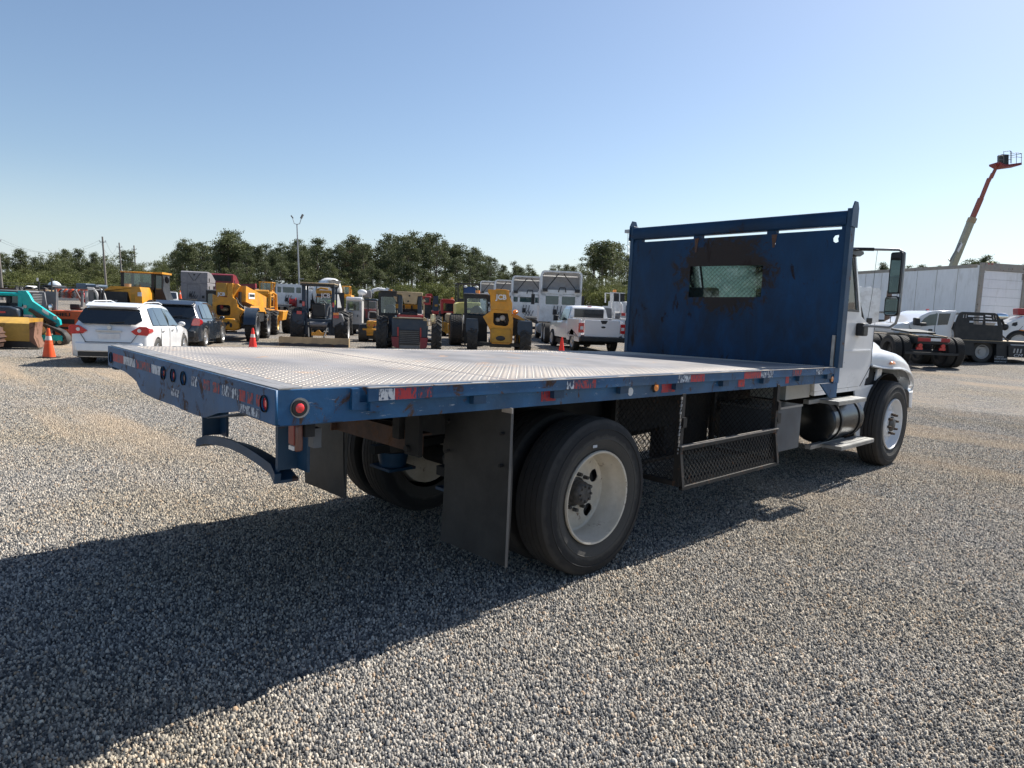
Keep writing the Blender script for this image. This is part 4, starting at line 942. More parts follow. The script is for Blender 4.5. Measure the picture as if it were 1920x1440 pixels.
def suv(u, dep, label, paint, kind, h):
    s = Site('parked_car', label, 'car', u, dep, h, None, 'cars parked beyond the flatbed')
    L = 4.6 if kind == 'w' else 4.25; H = 1.60 if kind == 'w' else 1.64
    st = [(0, .72, .62, .5, .62), (.04, .84, .80, .58, .80), (.10, .88, 1.00, .62, 1.02), (.34, .90, 1.03, .64, 1.46), (.55, .90, 1.02, .66, H - .04), (1.1, .91, 1.00, .66, H), (2.2, .91, .97, .66, H - .02), (2.75, .90, .95, .64, H - .10), (3.35, .90, .93, .60, 1.06), (3.6, .88, .92, .5, .93), (4.2, .84, .82, .5, .83), (L - .05, .76, .66, .4, .67), (L, .66, .55, .4, .56)]
    wb0 = .92; wb1 = wb0 + (2.69 if kind == 'w' else 2.55)
    carbody(s, paint, st, [(wb0, .40), (wb1, .40)])
    sideglass(s, st, [(.62, 1.15, .72, 1.12), (1.18, 1.95, 1.15, 1.92), (2.0, 3.0, 1.97, 2.62)], DGL, s.root)
    # rear glass and hatch
    hw = .70
    yz = lambda z: .055 + (z - 1.08) * .635
    wp = [(-.60, 1.07), (.60, 1.07), (.745, 1.17), (.70, 1.30), (.63, 1.455), (-.63, 1.455), (-.70, 1.30), (-.745, 1.17)]
    s.P('rear_window', DGL, [('add', [(x, yz(z), z) for x, z in wp] + [(x, yz(z) + .03, z - .005) for x, z in wp], [tuple(range(8)), tuple(range(15, 7, -1))] + [(i, i + 8, (i + 1) % 8 + 8, (i + 1) % 8) for i in range(8)])], metric=True)
    s.P('roof_spoiler', paint, [('lf', [[(-.60, .22, 1.49), (.60, .22, 1.49), (.60, .22, 1.52), (-.60, .22, 1.52)], [(-.64, .55, H - .05), (.64, .55, H - .05), (.64, .55, H + .005), (-.64, .55, H + .005)]])], metric=True, bev=.01)
    s.P('rear_wiper', MBK, [('bar', (.0, .055, 1.10), (.34, .075, 1.13), .02, .02)], metric=True)
    for sx in (-1, 1):
        pts = [(.50, .90), (.60, .82), (.88, .80), (.925, .86), (.925, .99), (.86, 1.03), (.70, 1.03)] if kind == 'w' else [(.62, .80), (.90, .80), (.925, .92), (.91, 1.05), (.72, 1.06), (.66, .95)]

        A_ = [(sx * x, .025 + .10 * max(0, x - .78), z) for x, z in pts]; B_ = [(sx * x, .42 - .3 * max(0, z - .9), .92 + (z - .92) * .55) for x, z in pts]
        tl = s.P('tail_light', REDL, [('lf', [A_, B_])], metric=True, bev=.008)
        if kind == 'w': s.P('reversing_lens', WHTL, [('c', (sx * .70, .008, .925), (sx * .70, .03, .925), .045)], parent=tl, metric=True)
        s.P('door_mirror', paint, [('s', (sx * 1.0, 2.85, 1.03), (.10, .06, .07), 12, 8)], metric=True)
        if kind == 'w': s.P('roof_rail', WCAR, [('t', [(sx * .60, .60, H - .03), (sx * .61, .85, H + .03), (sx * .61, 2.0, H + .035), (sx * .60, 2.35, H - .02)], .014)], metric=True)
        for y in (1.25, 2.15): s.P('door_handle', RIMS_, [('b', min(sx * .905, sx * .93), max(sx * .905, sx * .93), y, y + .16, .86, .885)], metric=True)
        for y in (1.16, 1.97): s.P('door_seam', MBK, [('b', min(sx * .90, sx * .914), max(sx * .90, sx * .914), y, y + .006, .42, .96)], metric=True)
    s.P('rear_bumper', paint if kind == 'w' else MBK, [('lf', [[(-.82, .16, .36), (.82, .16, .36), (.84, .18, .62), (-.84, .18, .62)], [(-.74, -.08, .38), (.74, -.08, .38), (.76, -.06, .60), (-.76, -.06, .60)]])], metric=True, bev=.03)
    s.P('lower_valance', MBK, [('b', -.70, .70, -.04, .3, .26, .37)], metric=True)
    s.P('exhaust_tip', RIMS_, [('c', (-.48, -.02, .31), (-.48, .2, .31), .04)], metric=True)
    s.P('hatch_seam', MBK, [('b', -.52, .52, -.086, -.05, .615, .63), ('bar', (-.52, -.03, .62), (-.66, .02, .84), .012, .012), ('bar', (.52, -.03, .62), (.66, .02, .84), .012, .012)], metric=True)
    s.P('chrome_strip', RIMS_, [('b', -.30, .30, -.012, .03, .885, .925)] if kind == 'w' else [('b', -.2, .2, .0, .03, .86, .88)], metric=True, bev=.008)
    s.P('plate_recess', mat('plate_recess_paint', (.68, .68, .69) if kind == 'w' else (.03, .03, .035), .4), [('b', -.25, .25, .006, .05, .70, .83)], metric=True)
    s.P('badge', RIMS_, [('c', (0, .03, .985), (0, .06, .985), .05, .05, 16)], metric=True)
    rim = RIMS_ if kind != 'w' else RIMS_
    for y in (wb0, wb1):
        for sx in (-1, 1): wheel(s.root, sx * .79, y, .345, .35, .225, 'rib', rim, sx, .12)
    return s
def pickup():
    s = Site('pickup_truck', 'white pickup with its dark rear bumper facing us beside the blue headboard', 'pickup', 1127, 29.5, -11, None, 'pickups in the yard')
    W_ = 1.0
    s.P('bed', WCAR, [('b', -W_, -W_ + .10, .04, 1.95, .62, 1.38), ('b', W_ - .10, W_, .04, 1.95, .62, 1.38), ('b', -W_ + .1, W_ - .1, 1.85, 1.95, .62, 1.36), ('b', -W_ + .1, W_ - .1, .1, 1.85, .70, .75)], metric=True, bev=.02)
    tg = s.P('tailgate', WCAR, [('b', -.78, .78, .0, .09, .66, 1.36)], metric=True, bev=.02)
    s.P('tailgate_handle', MBK, [('fx', [(-.10, 1.35), (.22, 1.35), (.15, 1.21), (-.03, 1.21)], -.006, .02)], parent=tg, metric=True)
    s.P('oval_badge', DGL, [('s', (.04, -.004, 1.07), (.10, .012, .045), 18, 6)], parent=tg, metric=True)
    for sx in (-1, 1):
        t = s.P('tail_light', REDL, [('b', min(sx * .80, sx * 1.005), max(sx * .80, sx * 1.005), -.004, .12, .82, 1.22)], metric=True, bev=.01)
        s.P('reversing_lens', WHTL, [('b', min(sx * .83, sx * .96), max(sx * .83, sx * .96), -.010, .0, .95, 1.08)], parent=t, metric=True)
        a = s.P('bedside', WCAR, [('fy', [(.04, .62), (.04, .44), (.75, .44), (.80, .70), (.95, .88), (1.15, .94), (1.35, .88), (1.50, .70), (1.55, .44), (1.95, .44), (1.95, .70), (.04, .70)], min(sx * .97, sx * 1.002), max(sx * .97, sx * 1.002))], metric=True)
        s.P('mirror', MBK, [('b', min(sx * 1.03, sx * 1.24), max(sx * 1.03, sx * 1.24), 3.45, 3.58, 1.22, 1.48)], metric=True, bev=.03)
    st = [(2.0, .97, 1.24, .70, 1.26), (2.02, .98, 1.25, .78, 1.86), (2.3, .98, 1.25, .80, 1.95), (3.0, .98, 1.25, .80, 1.95), (3.3, .98, 1.24, .78, 1.90), (3.95, .97, 1.22, .70, 1.24), (4.3, .95, 1.22, .7, 1.23), (5.4, .92, 1.15, .7, 1.16), (5.6, .85, .9, .5, .91)]
    carbody(s, WCAR, st, [(4.85, .48)], .48)
    s.P('rear_window', DGL, [('b', -.68, .68, 1.995, 2.03, 1.36, 1.80)], metric=True, bev=.01)
    sideglass(s, st, [(2.12, 3.55, 2.15, 3.2)], DGG, s.root)
    s.P('third_brake_light', REDL, [('b', -.08, .10, 2.02, 2.06, 1.905, 1.94)], metric=True)
    s.P('rear_bumper', MBK, [('b', -1.0, 1.0, -.22, .03, .46, .66)], metric=True, bev=.04)
    s.P('tool_box', MLG, [('b', -.88, .88, 1.45, 1.84, 1.30, 1.43)], metric=True)
    s.P('underbody', MBK, [('b', -.7, .7, .2, 5.2, .42, .6), ('c', (-.8, 1.15, .38), (.8, 1.15, .38), .06)], metric=True)
    for y in (1.15, 4.85):
        for sx in (-1, 1): wheel(s.root, sx * .84, y, .395, .40, .28, 'block', RIMS_, sx, .12)
sv_ = suv(205, 16.0, 'white hatchback suv with chrome tailgate strip parked beside the first orange cone', WCAR, 'w', -11.6)
sv_.root.scale = (.905, .92, .905)
sv_ = suv(322, 22.3, 'black compact suv parked just beyond the white suv', DCAR, 'd', -10)
sv_.root.scale = (.92, .94, .92)
pickup()
cone('dusty orange cone with black base standing left of the white suv', 92, 17.5, CON)
cone('orange and white cone standing in front of the telehandler near the black suv', 474, 22.5, CONR, .74)
cone('plain bright red cone without collars next to the white pickup', 1052, 25, CONR, .76, collars=False)
# ---------------------------------------------------------------- highway tractors
def semi(u, dep, label, h=-6, tall=True, paint=WDUL, sleeper=0.0, name='semi_truck', dark=False, win=2, reel=False, group='white day cab tractors', cs=0.0, rim=None):
    s = Site(name, label, 'semi truck', u, dep, h, None, group)
    s.P('frame_rail', MBK, [('b', -.48, -.38, -1.9, 7.0, .78, 1.02)], metric=True); s.P('frame_rail', MBK, [('b', .38, .48, -1.9, 7.0, .78, 1.02)], metric=True)
    s.P('fifth_wheel', MBK, [('lf', [[(-.45, -1.3, 1.10), (.45, -1.3, 1.10), (.45, -1.3, 1.16), (-.45, -1.3, 1.16)], [(-.5, -.2, 1.18), (.5, -.2, 1.18), (.5, -.2, 1.24), (-.5, -.2, 1.24)]])], metric=True)
    for y in (-1.35, 0):
        for x in (-1.06, -.74, .74, 1.06): wheel(s.root, x, y, .508, .512, .275, 'block', rim or RIMW, 1 if x > 0 else -1, .5)
        s.P('axle', MBK, [('c', (-.9, y, .5), (.9, y, .5), .08)], metric=True)
    y0 = 2.1 - sleeper + cs; y1 = 3.7 + cs; W_ = 1.18; zr = 2.85
    wins = [rrect(-.86, -.12, 2.02, 2.62, .08), rrect(.06, .82, 2.02, 2.62, .08)] if win == 2 else ([rrect(-.62, .28, 2.15, 2.60, .06), rrect(.42, .80, 2.15, 2.60, .06), rrect(-1.05, -.75, 2.15, 2.60, .06)] if win == 3 else [])
    me = plate([(-W_, 1.05), (W_, 1.05), (W_, zr - .1), (W_ - .1, zr), (-W_ + .1, zr), (-W_, zr - .1)], wins, .04, lambda a, b_, t: (a, y0 + t, b_))
    cb = finish('cab_back', me, paint, s.root, smooth=0)
    for w_ in wins:
        me = plate(w_, [], .01, lambda a, b_, t: (a, y0 + .02 + t, b_)); finish('rear_glass', me, DGG, cb, smooth=0)
    s.P('cab_shell', paint, [('b', -W_, -W_ + .04, y0 + .041, y1, 1.05, zr - .1), ('b', W_ - .04, W_, y0 + .041, y1, 1.05, zr - .1), ('b', -W_ + .04, W_ - .04, y1 - .04, y1, 1.05, 1.9), ('fx', [(-W_, zr - .1), (W_, zr - .1), (W_ - .1, zr), (-W_ + .1, zr)], y0 + .041, y1)], metric=True)
    s.P('side_window', DGL, [('b', -W_ - .004, -W_ + .001, y1 - .9, y1 - .1, 1.9, 2.55)], metric=True); s.P('side_window', DGL, [('b', W_ - .001, W_ + .004, y1 - .9, y1 - .1, 1.9, 2.55)], metric=True)
    if tall:
        zt = 3.92; rim_ = []
        prof = rrect(-W_, W_, zr - .35, zt, .22); inn = rrect(-W_ + .10, W_ - .10, zr - .25, zt - .09, .18)
        me = plate(prof, [inn], .9, lambda a, b_, t: (a, y0 + .0 + t, b_ - (t * .25 if b_ > 3.2 else 0))); f = finish('roof_fairing', me, paint, s.root, smooth=40)
        s.P('fairing_panel', mat('fairing_inner_grey', (.36, .34, .33), .7, dirt=.3), [('fx', rrect(-W_ + .08, W_ - .08, zr - .3, zt - .3, .1), y0 + .6, y0 + .64)], parent=f, metric=True)
        for sx in (-1, 1): s.P('fairing_strut', MBK, [('bar', (sx * .12, y0 + .3, zt - .12), (sx * .85, y0 + .05, zr + .02), .045, .045), ('b', min(sx * .78, sx * 1.05), max(sx * .78, sx * 1.05), y0 - .12, y0 + .05, zr - .12, zr + .06)], metric=True)
        s.P('work_light', MBK, [('bar', (-.10, y0 - .08, zr + .12), (.22, y0 - .08, zr + .12), .06, .06), ('bar', (-.10, y0 - .08, zr + .12), (-.16, y0 - .08, zr - .12), .05, .05), ('bar', (.22, y0 - .08, zr + .12), (.26, y0 - .08, zr - .12), .05, .05)], metric=True)
    if not tall and not sleeper:
        s.P('marker_light_bar', WHTL, [('b', x - .05, x + .05, y0 + .2, y0 + .35, zr, zr + .05) for x in (-.8, -.4, 0, .4, .8)], metric=True)
    if sleeper:
        s.P('sleeper_roof', paint, [('fy', [(y0, zr), (y0, 3.75), (y0 + .3, 3.85), (y0 + 1.6, 3.75), (y1 + .1, 3.1), (y1, zr)], -W_, W_)], metric=True)
        for sx in (-1, 1):
            for z0, z1 in ((2.9, 3.25), (2.1, 2.5)): s.P('sleeper_window', DGL, [('b', min(sx * W_, sx * (W_ + .01)), max(sx * W_, sx * (W_ + .01)), y0 + .5, y0 + .85, z0, z1)], metric=True)
        if dark: s.P('fairing_opening', MBK, [('fx', rrect(-1.0, 1.0, 3.1, 3.65, .1), y0 - .01, y0 + .01)], metric=True)
        else:
            s.P('back_emblem', MBK, [('bar', (-.55, y0 - .01, 3.7), (-.05, y0 - .01, 2.95), .03, .04), ('bar', (.55, y0 - .01, 3.7), (.05, y0 - .01, 2.95), .03, .04), ('fx', [(-.12, 3.6), (.12, 3.6), (0, 3.4)], y0 - .012, y0)], metric=True)
            s.P('panel_seam', MBK, [('b', -W_, W_, y0 - .006, y0, 2.70, 2.72), ('b', -.62, -.60, y0 - .006, y0, 1.3, 2.6), ('b', .50, .52, y0 - .006, y0, 1.3, 2.6), ('b', -.62, .52, y0 - .006, y0, 2.58, 2.60)], metric=True)
    for k in range(3):
        x = -.35 + k * .2
        s.P('air_hose', MBK, [('t', [(x, y0 - .03, 1.95), (x - .08, y0 - .25, 1.5), (x + .12, y0 - .30, 1.25), (x + .28, y0 - .06, 1.60)], .022)], metric=True)
    s.P('hose_box', MBK, [('b', -.42, -.22, y0 - .06, y0, 1.45, 1.75), ('b', .68, .90, y0 - .04, y0, 1.35, 1.6)], metric=True)
    if reel: s.P('hose_reel', MMR, [('lathe', [(-.2, .1), (-.2, .36), (-.17, .36), (-.15, .2), (.15, .2), (.17, .36), (.2, .36), (.2, .1)], 20, (.1, 0, 0))], metric=False, parent=s.root) if False else s.P('hose_reel', MRD, [('c', (.05, y0 - .4, 1.38), (.45, y0 - .4, 1.38), .30, .30, 18), ('c', (0, y0 - .4, 1.38), (.06, y0 - .4, 1.38), .40, .40, 18), ('c', (.44, y0 - .4, 1.38), (.5, y0 - .4, 1.38), .40, .40, 18)], metric=True)
    s.P('hood', paint, [('lf', [[(-1.1, y1, 1.0), (1.1, y1, 1.0), (1.1, y1, 1.85), (-1.1, y1, 1.85)], [(-1.0, 5.4 + cs, .8), (1.0, 5.4 + cs, .8), (.95, 5.4 + cs, 1.45), (-.95, 5.4 + cs, 1.45)]])], metric=True, bev=.05)
    for sx in (-1, 1):
        wheel(s.root, sx * 1.02, 4.6 + cs, .508, .512, .275, 'rib', RIMW, sx, .2)
        s.P('fuel_tank', ALU, [('c', (sx * .98, 2.2 + cs, .65), (sx * .98, 3.5 + cs, .65), .30, .30, 20)], metric=True)
        s.P('mirror', MBK, [('b', min(sx * 1.36, sx * 1.56), max(sx * 1.36, sx * 1.56), y1 - .1, y1, 2.0, 2.6), ('bar', (sx * 1.15, y1 - .05, 2.55), (sx * 1.4, y1 - .05, 2.55), .03, .03), ('bar', (sx * 1.15, y1 - .05, 2.1), (sx * 1.4, y1 - .05, 2.1), .03, .03)], metric=True)
    return s
semi(1056, 38.0, 'tall white tractor with open roof fairing and two back windows behind the white pickup', -3)
semi(995, 46, 'white tractor with low wide roof fairing left of the tallest white cab', -5, win=3)
semi(957, 58, 'third white tractor of the row, mostly hidden by the yellow telehandler', -8)
semi(925, 66, 'farthest white tractor of the row, peeping over the blue canopy loader', -8)
semi(536, 55, 'white low roof tractor with a red hose reel on its back behind the yellow loader', -8, tall=False, win=3, reel=True, group='low white tractors')
semi(585, 62, 'low white tractor half hidden behind the tractor with the box blade', -8, tall=False, win=3, group='low white tractors')
semi(362, 66, 'dusty grey sleeper tractor seen from behind above the black suv', -11, tall=False, paint=GGR, sleeper=1.6, win=0, group='sleeper tractors')
semi(412, 72, 'maroon sleeper tractor seen between the grey sleeper and the yellow telehandler', -11, tall=False, paint=MMR, sleeper=1.5, win=0, dark=True, group='sleeper tractors')
cone('small orange cone perched on the deck of the grey sleeper tractor', 338, 62, CON, .76, up=1.25)
# ---------------------------------------------------------------- machines in the first rows
BH = (0, 420, 5.3333); CB = (340, 400, 5.3333); CC = (640, 500, 6.857); CD = (840, 480, 5.3333); CR = (1600, 480, 6.0)  # origin and enlargement of image crops that part coordinates are read from
CL = (0, 500, 8.0); CJ = (380, 500, 9.0); CM_ = (600, 500, 9.0); CX9 = (780, 510, 9.6); CG = (1840, 520, 8.0); CZ = (1080, 520, 14.4)
def holed(s, name, mt, outer, holes, y, th, parent=None):
    me = plate(outer, holes, th, lambda a, b_, t: s.m(a, y + t, b_)); return finish(name, me, mt, parent or s.root, smooth=0)
def pane(s, outer, y, mt=None, parent=None, name='window_glass'):
    me = plate(outer, [], .01, lambda a, b_, t: s.m(a, y + t, b_)); return finish(name, me, mt or TGL, parent or s.root, smooth=0)
def rr4(x0, x1, y0, y1, r): return rrect(x0, x1, y0, y1, r, 3)
def cab_box(s, x0, x1, z0, z1, y0, y1, mt, pillar=14, roof=None, glass=True):
    """glazed cab: four pillars, sills, roof, panes; z0 is the upper image row"""
    c = s.P('cab_frame', mt, [('b', x0, x0 + pillar, y0, y0 + .08, z0, z1), ('b', x1 - pillar, x1, y0, y0 + .08, z0, z1), ('b', x0, x0 + pillar, y1 - .08, y1, z0, z1), ('b', x1 - pillar, x1, y1 - .08, y1, z0, z1),
        ('b', x0 + pillar, x1 - pillar, y0, y0 + .08, z1 - pillar, z1), ('b', x0 + pillar, x1 - pillar, y1 - .08, y1, z1 - pillar, z1), ('b', x0, x0 + pillar, y0 + .08, y1 - .08, z1 - pillar, z1), ('b', x1 - pillar, x1, y0 + .08, y1 - .08, z1 - pillar, z1)])
    s.P('cab_roof', roof or mt, [('b', x0 - 4, x1 + 4, y0 - .06, y1 + .06, z0 - 14, z0)], bev=.03)
    if glass:
        pane(s, [(x0 + pillar, z0 + 2), (x1 - pillar, z0 + 2), (x1 - pillar, z1 - pillar), (x0 + pillar, z1 - pillar)], y0 + .03, parent=c)
        pane(s, [(x0 + pillar, z0 + 2), (x1 - pillar, z0 + 2), (x1 - pillar, z1 - pillar), (x0 + pillar, z1 - pillar)], y1 - .04, parent=c)
    s.P('operator_seat', MBK, [('b', x0 * .62 + x1 * .38, x0 * .30 + x1 * .70, (y0 + y1) / 2, (y0 + y1) / 2 + .15, z0 * .45 + z1 * .55, z1), ('b', x0 * .62 + x1 * .38, x0 * .30 + x1 * .70, (y0 + y1) / 2 + .15, (y0 + y1) / 2 + .6, z1 - 6, z1 + 8)], bev=.03)
    return c
# yellow telehandler, rear view (centre right)
def tele_b():
    s = Site('telehandler', 'yellow telehandler seen from behind, left of the white pickup', 'telehandler', 933, 24.6, -3, CD, 'telehandlers in the first row')
    win = rr4(190, 395, 435, 608, 14)
    c = holed(s, 'cab_frame', MBK, [(158, 395), (408, 395), (408, 700), (158, 700)], [win], 1.0, .08); pane(s, win, 1.03, parent=c)
    s.P('cab_side', MBK, [('b', 158, 168, 1.08, 2.4, 395, 930), ('b', 398, 408, 1.08, 2.4, 600, 700), ('b', 168, 398, 2.36, 2.44, 600, 860), ('b', 168, 180, 2.36, 2.44, 395, 600), ('b', 386, 398, 2.36, 2.44, 395, 600)])
    s.P('cab_roof', MGR, [('b', 154, 412, .95, 2.5, 383, 394)], bev=.03)
    s.P('operator_seat', MDB, [('s', (290, 1.7, 600), (.26, .12, .34), 14, 8)])
    s.P('beacon', AMB, [('c', (300, 1.1, 384), (300, 1.1, 350), .085, .08, 14)])
    s.P('cab_base', MBK, [('b', 170, 396, 1.09, 2.3, 700, 905)])
    b = s.P('boom_head', MY, [('fx', [(402, 343), (478, 343), (478, 335), (580, 338), (612, 345), (612, 400), (642, 470), (642, 540), (428, 540), (424, 400), (402, 375)], 0, .5)], bev=.02)
    s.P('logo_block', MYD, [('b', 482, 582, -.05, -.003, 347, 458)], parent=b)
    s.T('logo_text', 'JCB', TXW, 532, -.056, 417, .235, rx=90, bold=.008)
    s.P('boom', MY, [('bar', (520, .5, 470), (520, 4.8, 560), .42, .45)])
    hole = [(456, 572), (598, 572), (612, 640), (600, 688), (575, 702), (470, 694), (452, 668)]
    f = holed(s, 'rear_frame', MY, [(426, 541), (636, 541), (652, 640), (642, 862), (608, 880), (446, 880), (420, 862), (424, 640)], [hole], .02, .10)
    s.P('hoses', MBK, [('t', [(470, .3, 580), (500, .25, 640), (560, .3, 690)], .03), ('t', [(540, .3, 575), (555, .2, 640), (590, .3, 690)], .03), ('b', 440, 620, .4, .5, 541, 720)])
    s.P('hose_fitting', MLG, [('s', (545, .2, 620), (.10, .08, .10)), ('s', (500, .22, 640), (.09, .07, .08))])
    s.P('counterweight', MYD, [('b', 428, 630, -.05, .019, 728, 866)], bev=.02)
    s.P('weight_recess', MBK, [('s', (524, -.05, 822), (.17, .02, .09), 16, 6)])
    s.P('frame_gusset', MY, [('fx', [(350, 615), (425, 560), (425, 760), (395, 690)], .05, .3)])
    s.P('engine_cover', MY, [('fx', [(643, 572), (700, 585), (762, 622), (776, 650), (643, 606)], .3, 2.6)])
    s.P('engine_side', MBK, [('fx', [(643, 607), (776, 652), (785, 760), (643, 800)], .35, 2.5)])
    s.P('work_lamp', AMB, [('s', (676, .2, 556), (.10, .08, .08))])
    for x0, x1 in ((182, 305), (690, 840)):
        s.P('mudguard', MDB, [('fx', rr4(x0, x1, 640, 785, 30), -.25, -.18), ('fy', [(-.25, 0), (-.25, 0), (-.25, 0)], 0, 0)] if False else [('fx', rr4(x0, x1, 640, 785, 30), -.25, -.19), ('b', x0 + 6, x1 - 6, -.19, .55, 640, 652)])
    for y in (.25, 3.1):
        s.W(238, y, .62, .36, 'lug', RIMY, -1); s.W(765, y, .62, .40, 'lug', RIMY, 1)
    s.P('axle', MBK, [('b', 260, 740, .15, .4, 870, 905), ('b', 420, 640, .5, 3.6, 860, 920)])
tele_b()
# tan and maroon telehandler
def tele_m():
    s = Site('telehandler', 'old maroon telehandler with tan boom head and tall ribbed tyres', 'telehandler', 767, 24.3, -6, CC, 'telehandlers in the first row')
    win = rr4(490, 682, 400, 612, 16)
    c = holed(s, 'cab_frame', MBK, [(458, 350), (500, 334), (700, 334), (700, 640), (458, 640)], [win], .9, .08); pane(s, win, .93, parent=c)
    s.P('cab_side', MBK, [('b', 458, 470, .98, 2.3, 350, 860), ('b', 470, 690, 2.26, 2.34, 620, 860), ('b', 470, 486, 2.26, 2.34, 350, 620), ('b', 674, 690, 2.26, 2.34, 350, 620)])
    s.P('cab_roof', MBK, [('b', 470, 705, .85, 2.4, 322, 333)], bev=.03)
    s.P('operator_seat', MDB, [('fx', [(525, 640), (535, 520), (560, 500), (630, 500), (655, 530), (660, 640)], 1.5, 1.65)])
    s.P('beacon', AMB, [('c', (605, 1.2, 330), (605, 1.2, 302), .07, .07, 12)])
    s.P('cab_base', MDB, [('b', 472, 668, .99, 2.2, 640, 870)])
    s.P('boom_head', MTN, [('fx', [(720, 328), (1040, 332), (1040, 376), (982, 382), (965, 486), (810, 480), (782, 372), (722, 366)], -.1, .25)], bev=.02)
    s.P('head_bolt', MBK, [('c', (878, -.10, 380), (878, -.115, 380), .03)]); s.P('head_bolt', MBK, [('c', (862, -.10, 450), (862, -.115, 450), .03)])
    for x0, x1 in ((735, 780), (977, 1030)): s.P('lift_arm', MDB, [('b', x0, x1, .0, .45, 378, 606)])
    s.P('arm_hook', MTN, [('fx', [(678, 390), (720, 400), (720, 470), (700, 440), (684, 415)], 0, .2)]); s.P('arm_hook', MTN, [('fx', [(1032, 430), (1060, 415), (1080, 440), (1050, 455), (1032, 500)], 0, .2)])
    s.P('carriage', MYD, [('b', 690, 976, .5, .8, 490, 545)]); s.P('carriage_pipe', MBK, [('b', 780, 976, .46, .5, 548, 600), ('c', (800, .44, 500), (800, .44, 560), .03), ('c', (900, .44, 500), (900, .44, 560), .03)])
    s.P('guard_post', MTN, [('b', 1050, 1064, -.05, .05, 470, 642)])
    s.P('engine_deck', MRD, [('b', 728, 1050, -.12, 1.2, 622, 652)]); s.P('deck_edge', MTN, [('b', 670, 1100, -.16, -.10, 656, 668)])
    s.P('deck_clutter', MBK, [('s', (815, .0, 618), (.16, .1, .07)), ('s', (905, .0, 612), (.2, .1, .09)), ('t', [(830, -.05, 620), (900, -.08, 600), (960, 0, 620)], .03)])
    s.P('engine_housing', MDB, [('b', 655, 1100, -.10, 1.3, 669, 905)], bev=.02)
    g = s.P('radiator_grille', MBK, [('b', 745, 1008, -.16, -.101, 815, 1000)])
    for k in range(7): s.P('grille_bar', MGR, [('b', 755, 998, -.172, -.161, 830 + k * 24, 834 + k * 24)], parent=g)
    s.P('side_strip', MRD, [('b', 725, 744, -.15, -.101, 780, 900)]); s.P('side_strip', MRD, [('b', 1010, 1028, -.15, -.101, 780, 900)])
    s.P('corner_weight', MMR, [('fx', [(650, 906), (744, 906), (744, 1050), (665, 1030)], -.15, .5)]); s.P('corner_weight', MMR, [('fx', [(1010, 906), (1110, 906), (1095, 1030), (1010, 1062)], -.15, .5)])
    s.P('tow_bar', MGR, [('b', 748, 1006, -.10, .1, 1004, 1046)])
    s.P('lamp_guard', MTN, [('t', [(1148, -.2, 745), (1148, -.2, 608), (1198, -.2, 608), (1198, -.2, 712), (1148, -.2, 712)], .02), ('t', [(1106, -.2, 690), (1150, -.2, 690), (1150, -.2, 745), (1106, -.2, 745), (1106, -.2, 690)], .02)])
    s.P('head_lamp', mat('lamp_cream', (.75, .66, .40), .3), [('s', (1172, -.18, 650), (.09, .06, .14))])
    s.P('corner_step', MTN, [('fx', [(1052, 640), (1100, 672), (1096, 692), (1052, 690)], -.12, .1)])
    for y in (.35, 3.1):
        s.W(520, y, .64, .36, 'lug', RIMW, -1); s.W(1212, y, .64, .36, 'lug', RIMW, 1)
    s.P('axle', MBK, [('b', 560, 1160, .25, .45, 930, 970), ('b', 700, 1060, .5, 3.4, 900, 960)])
tele_m()
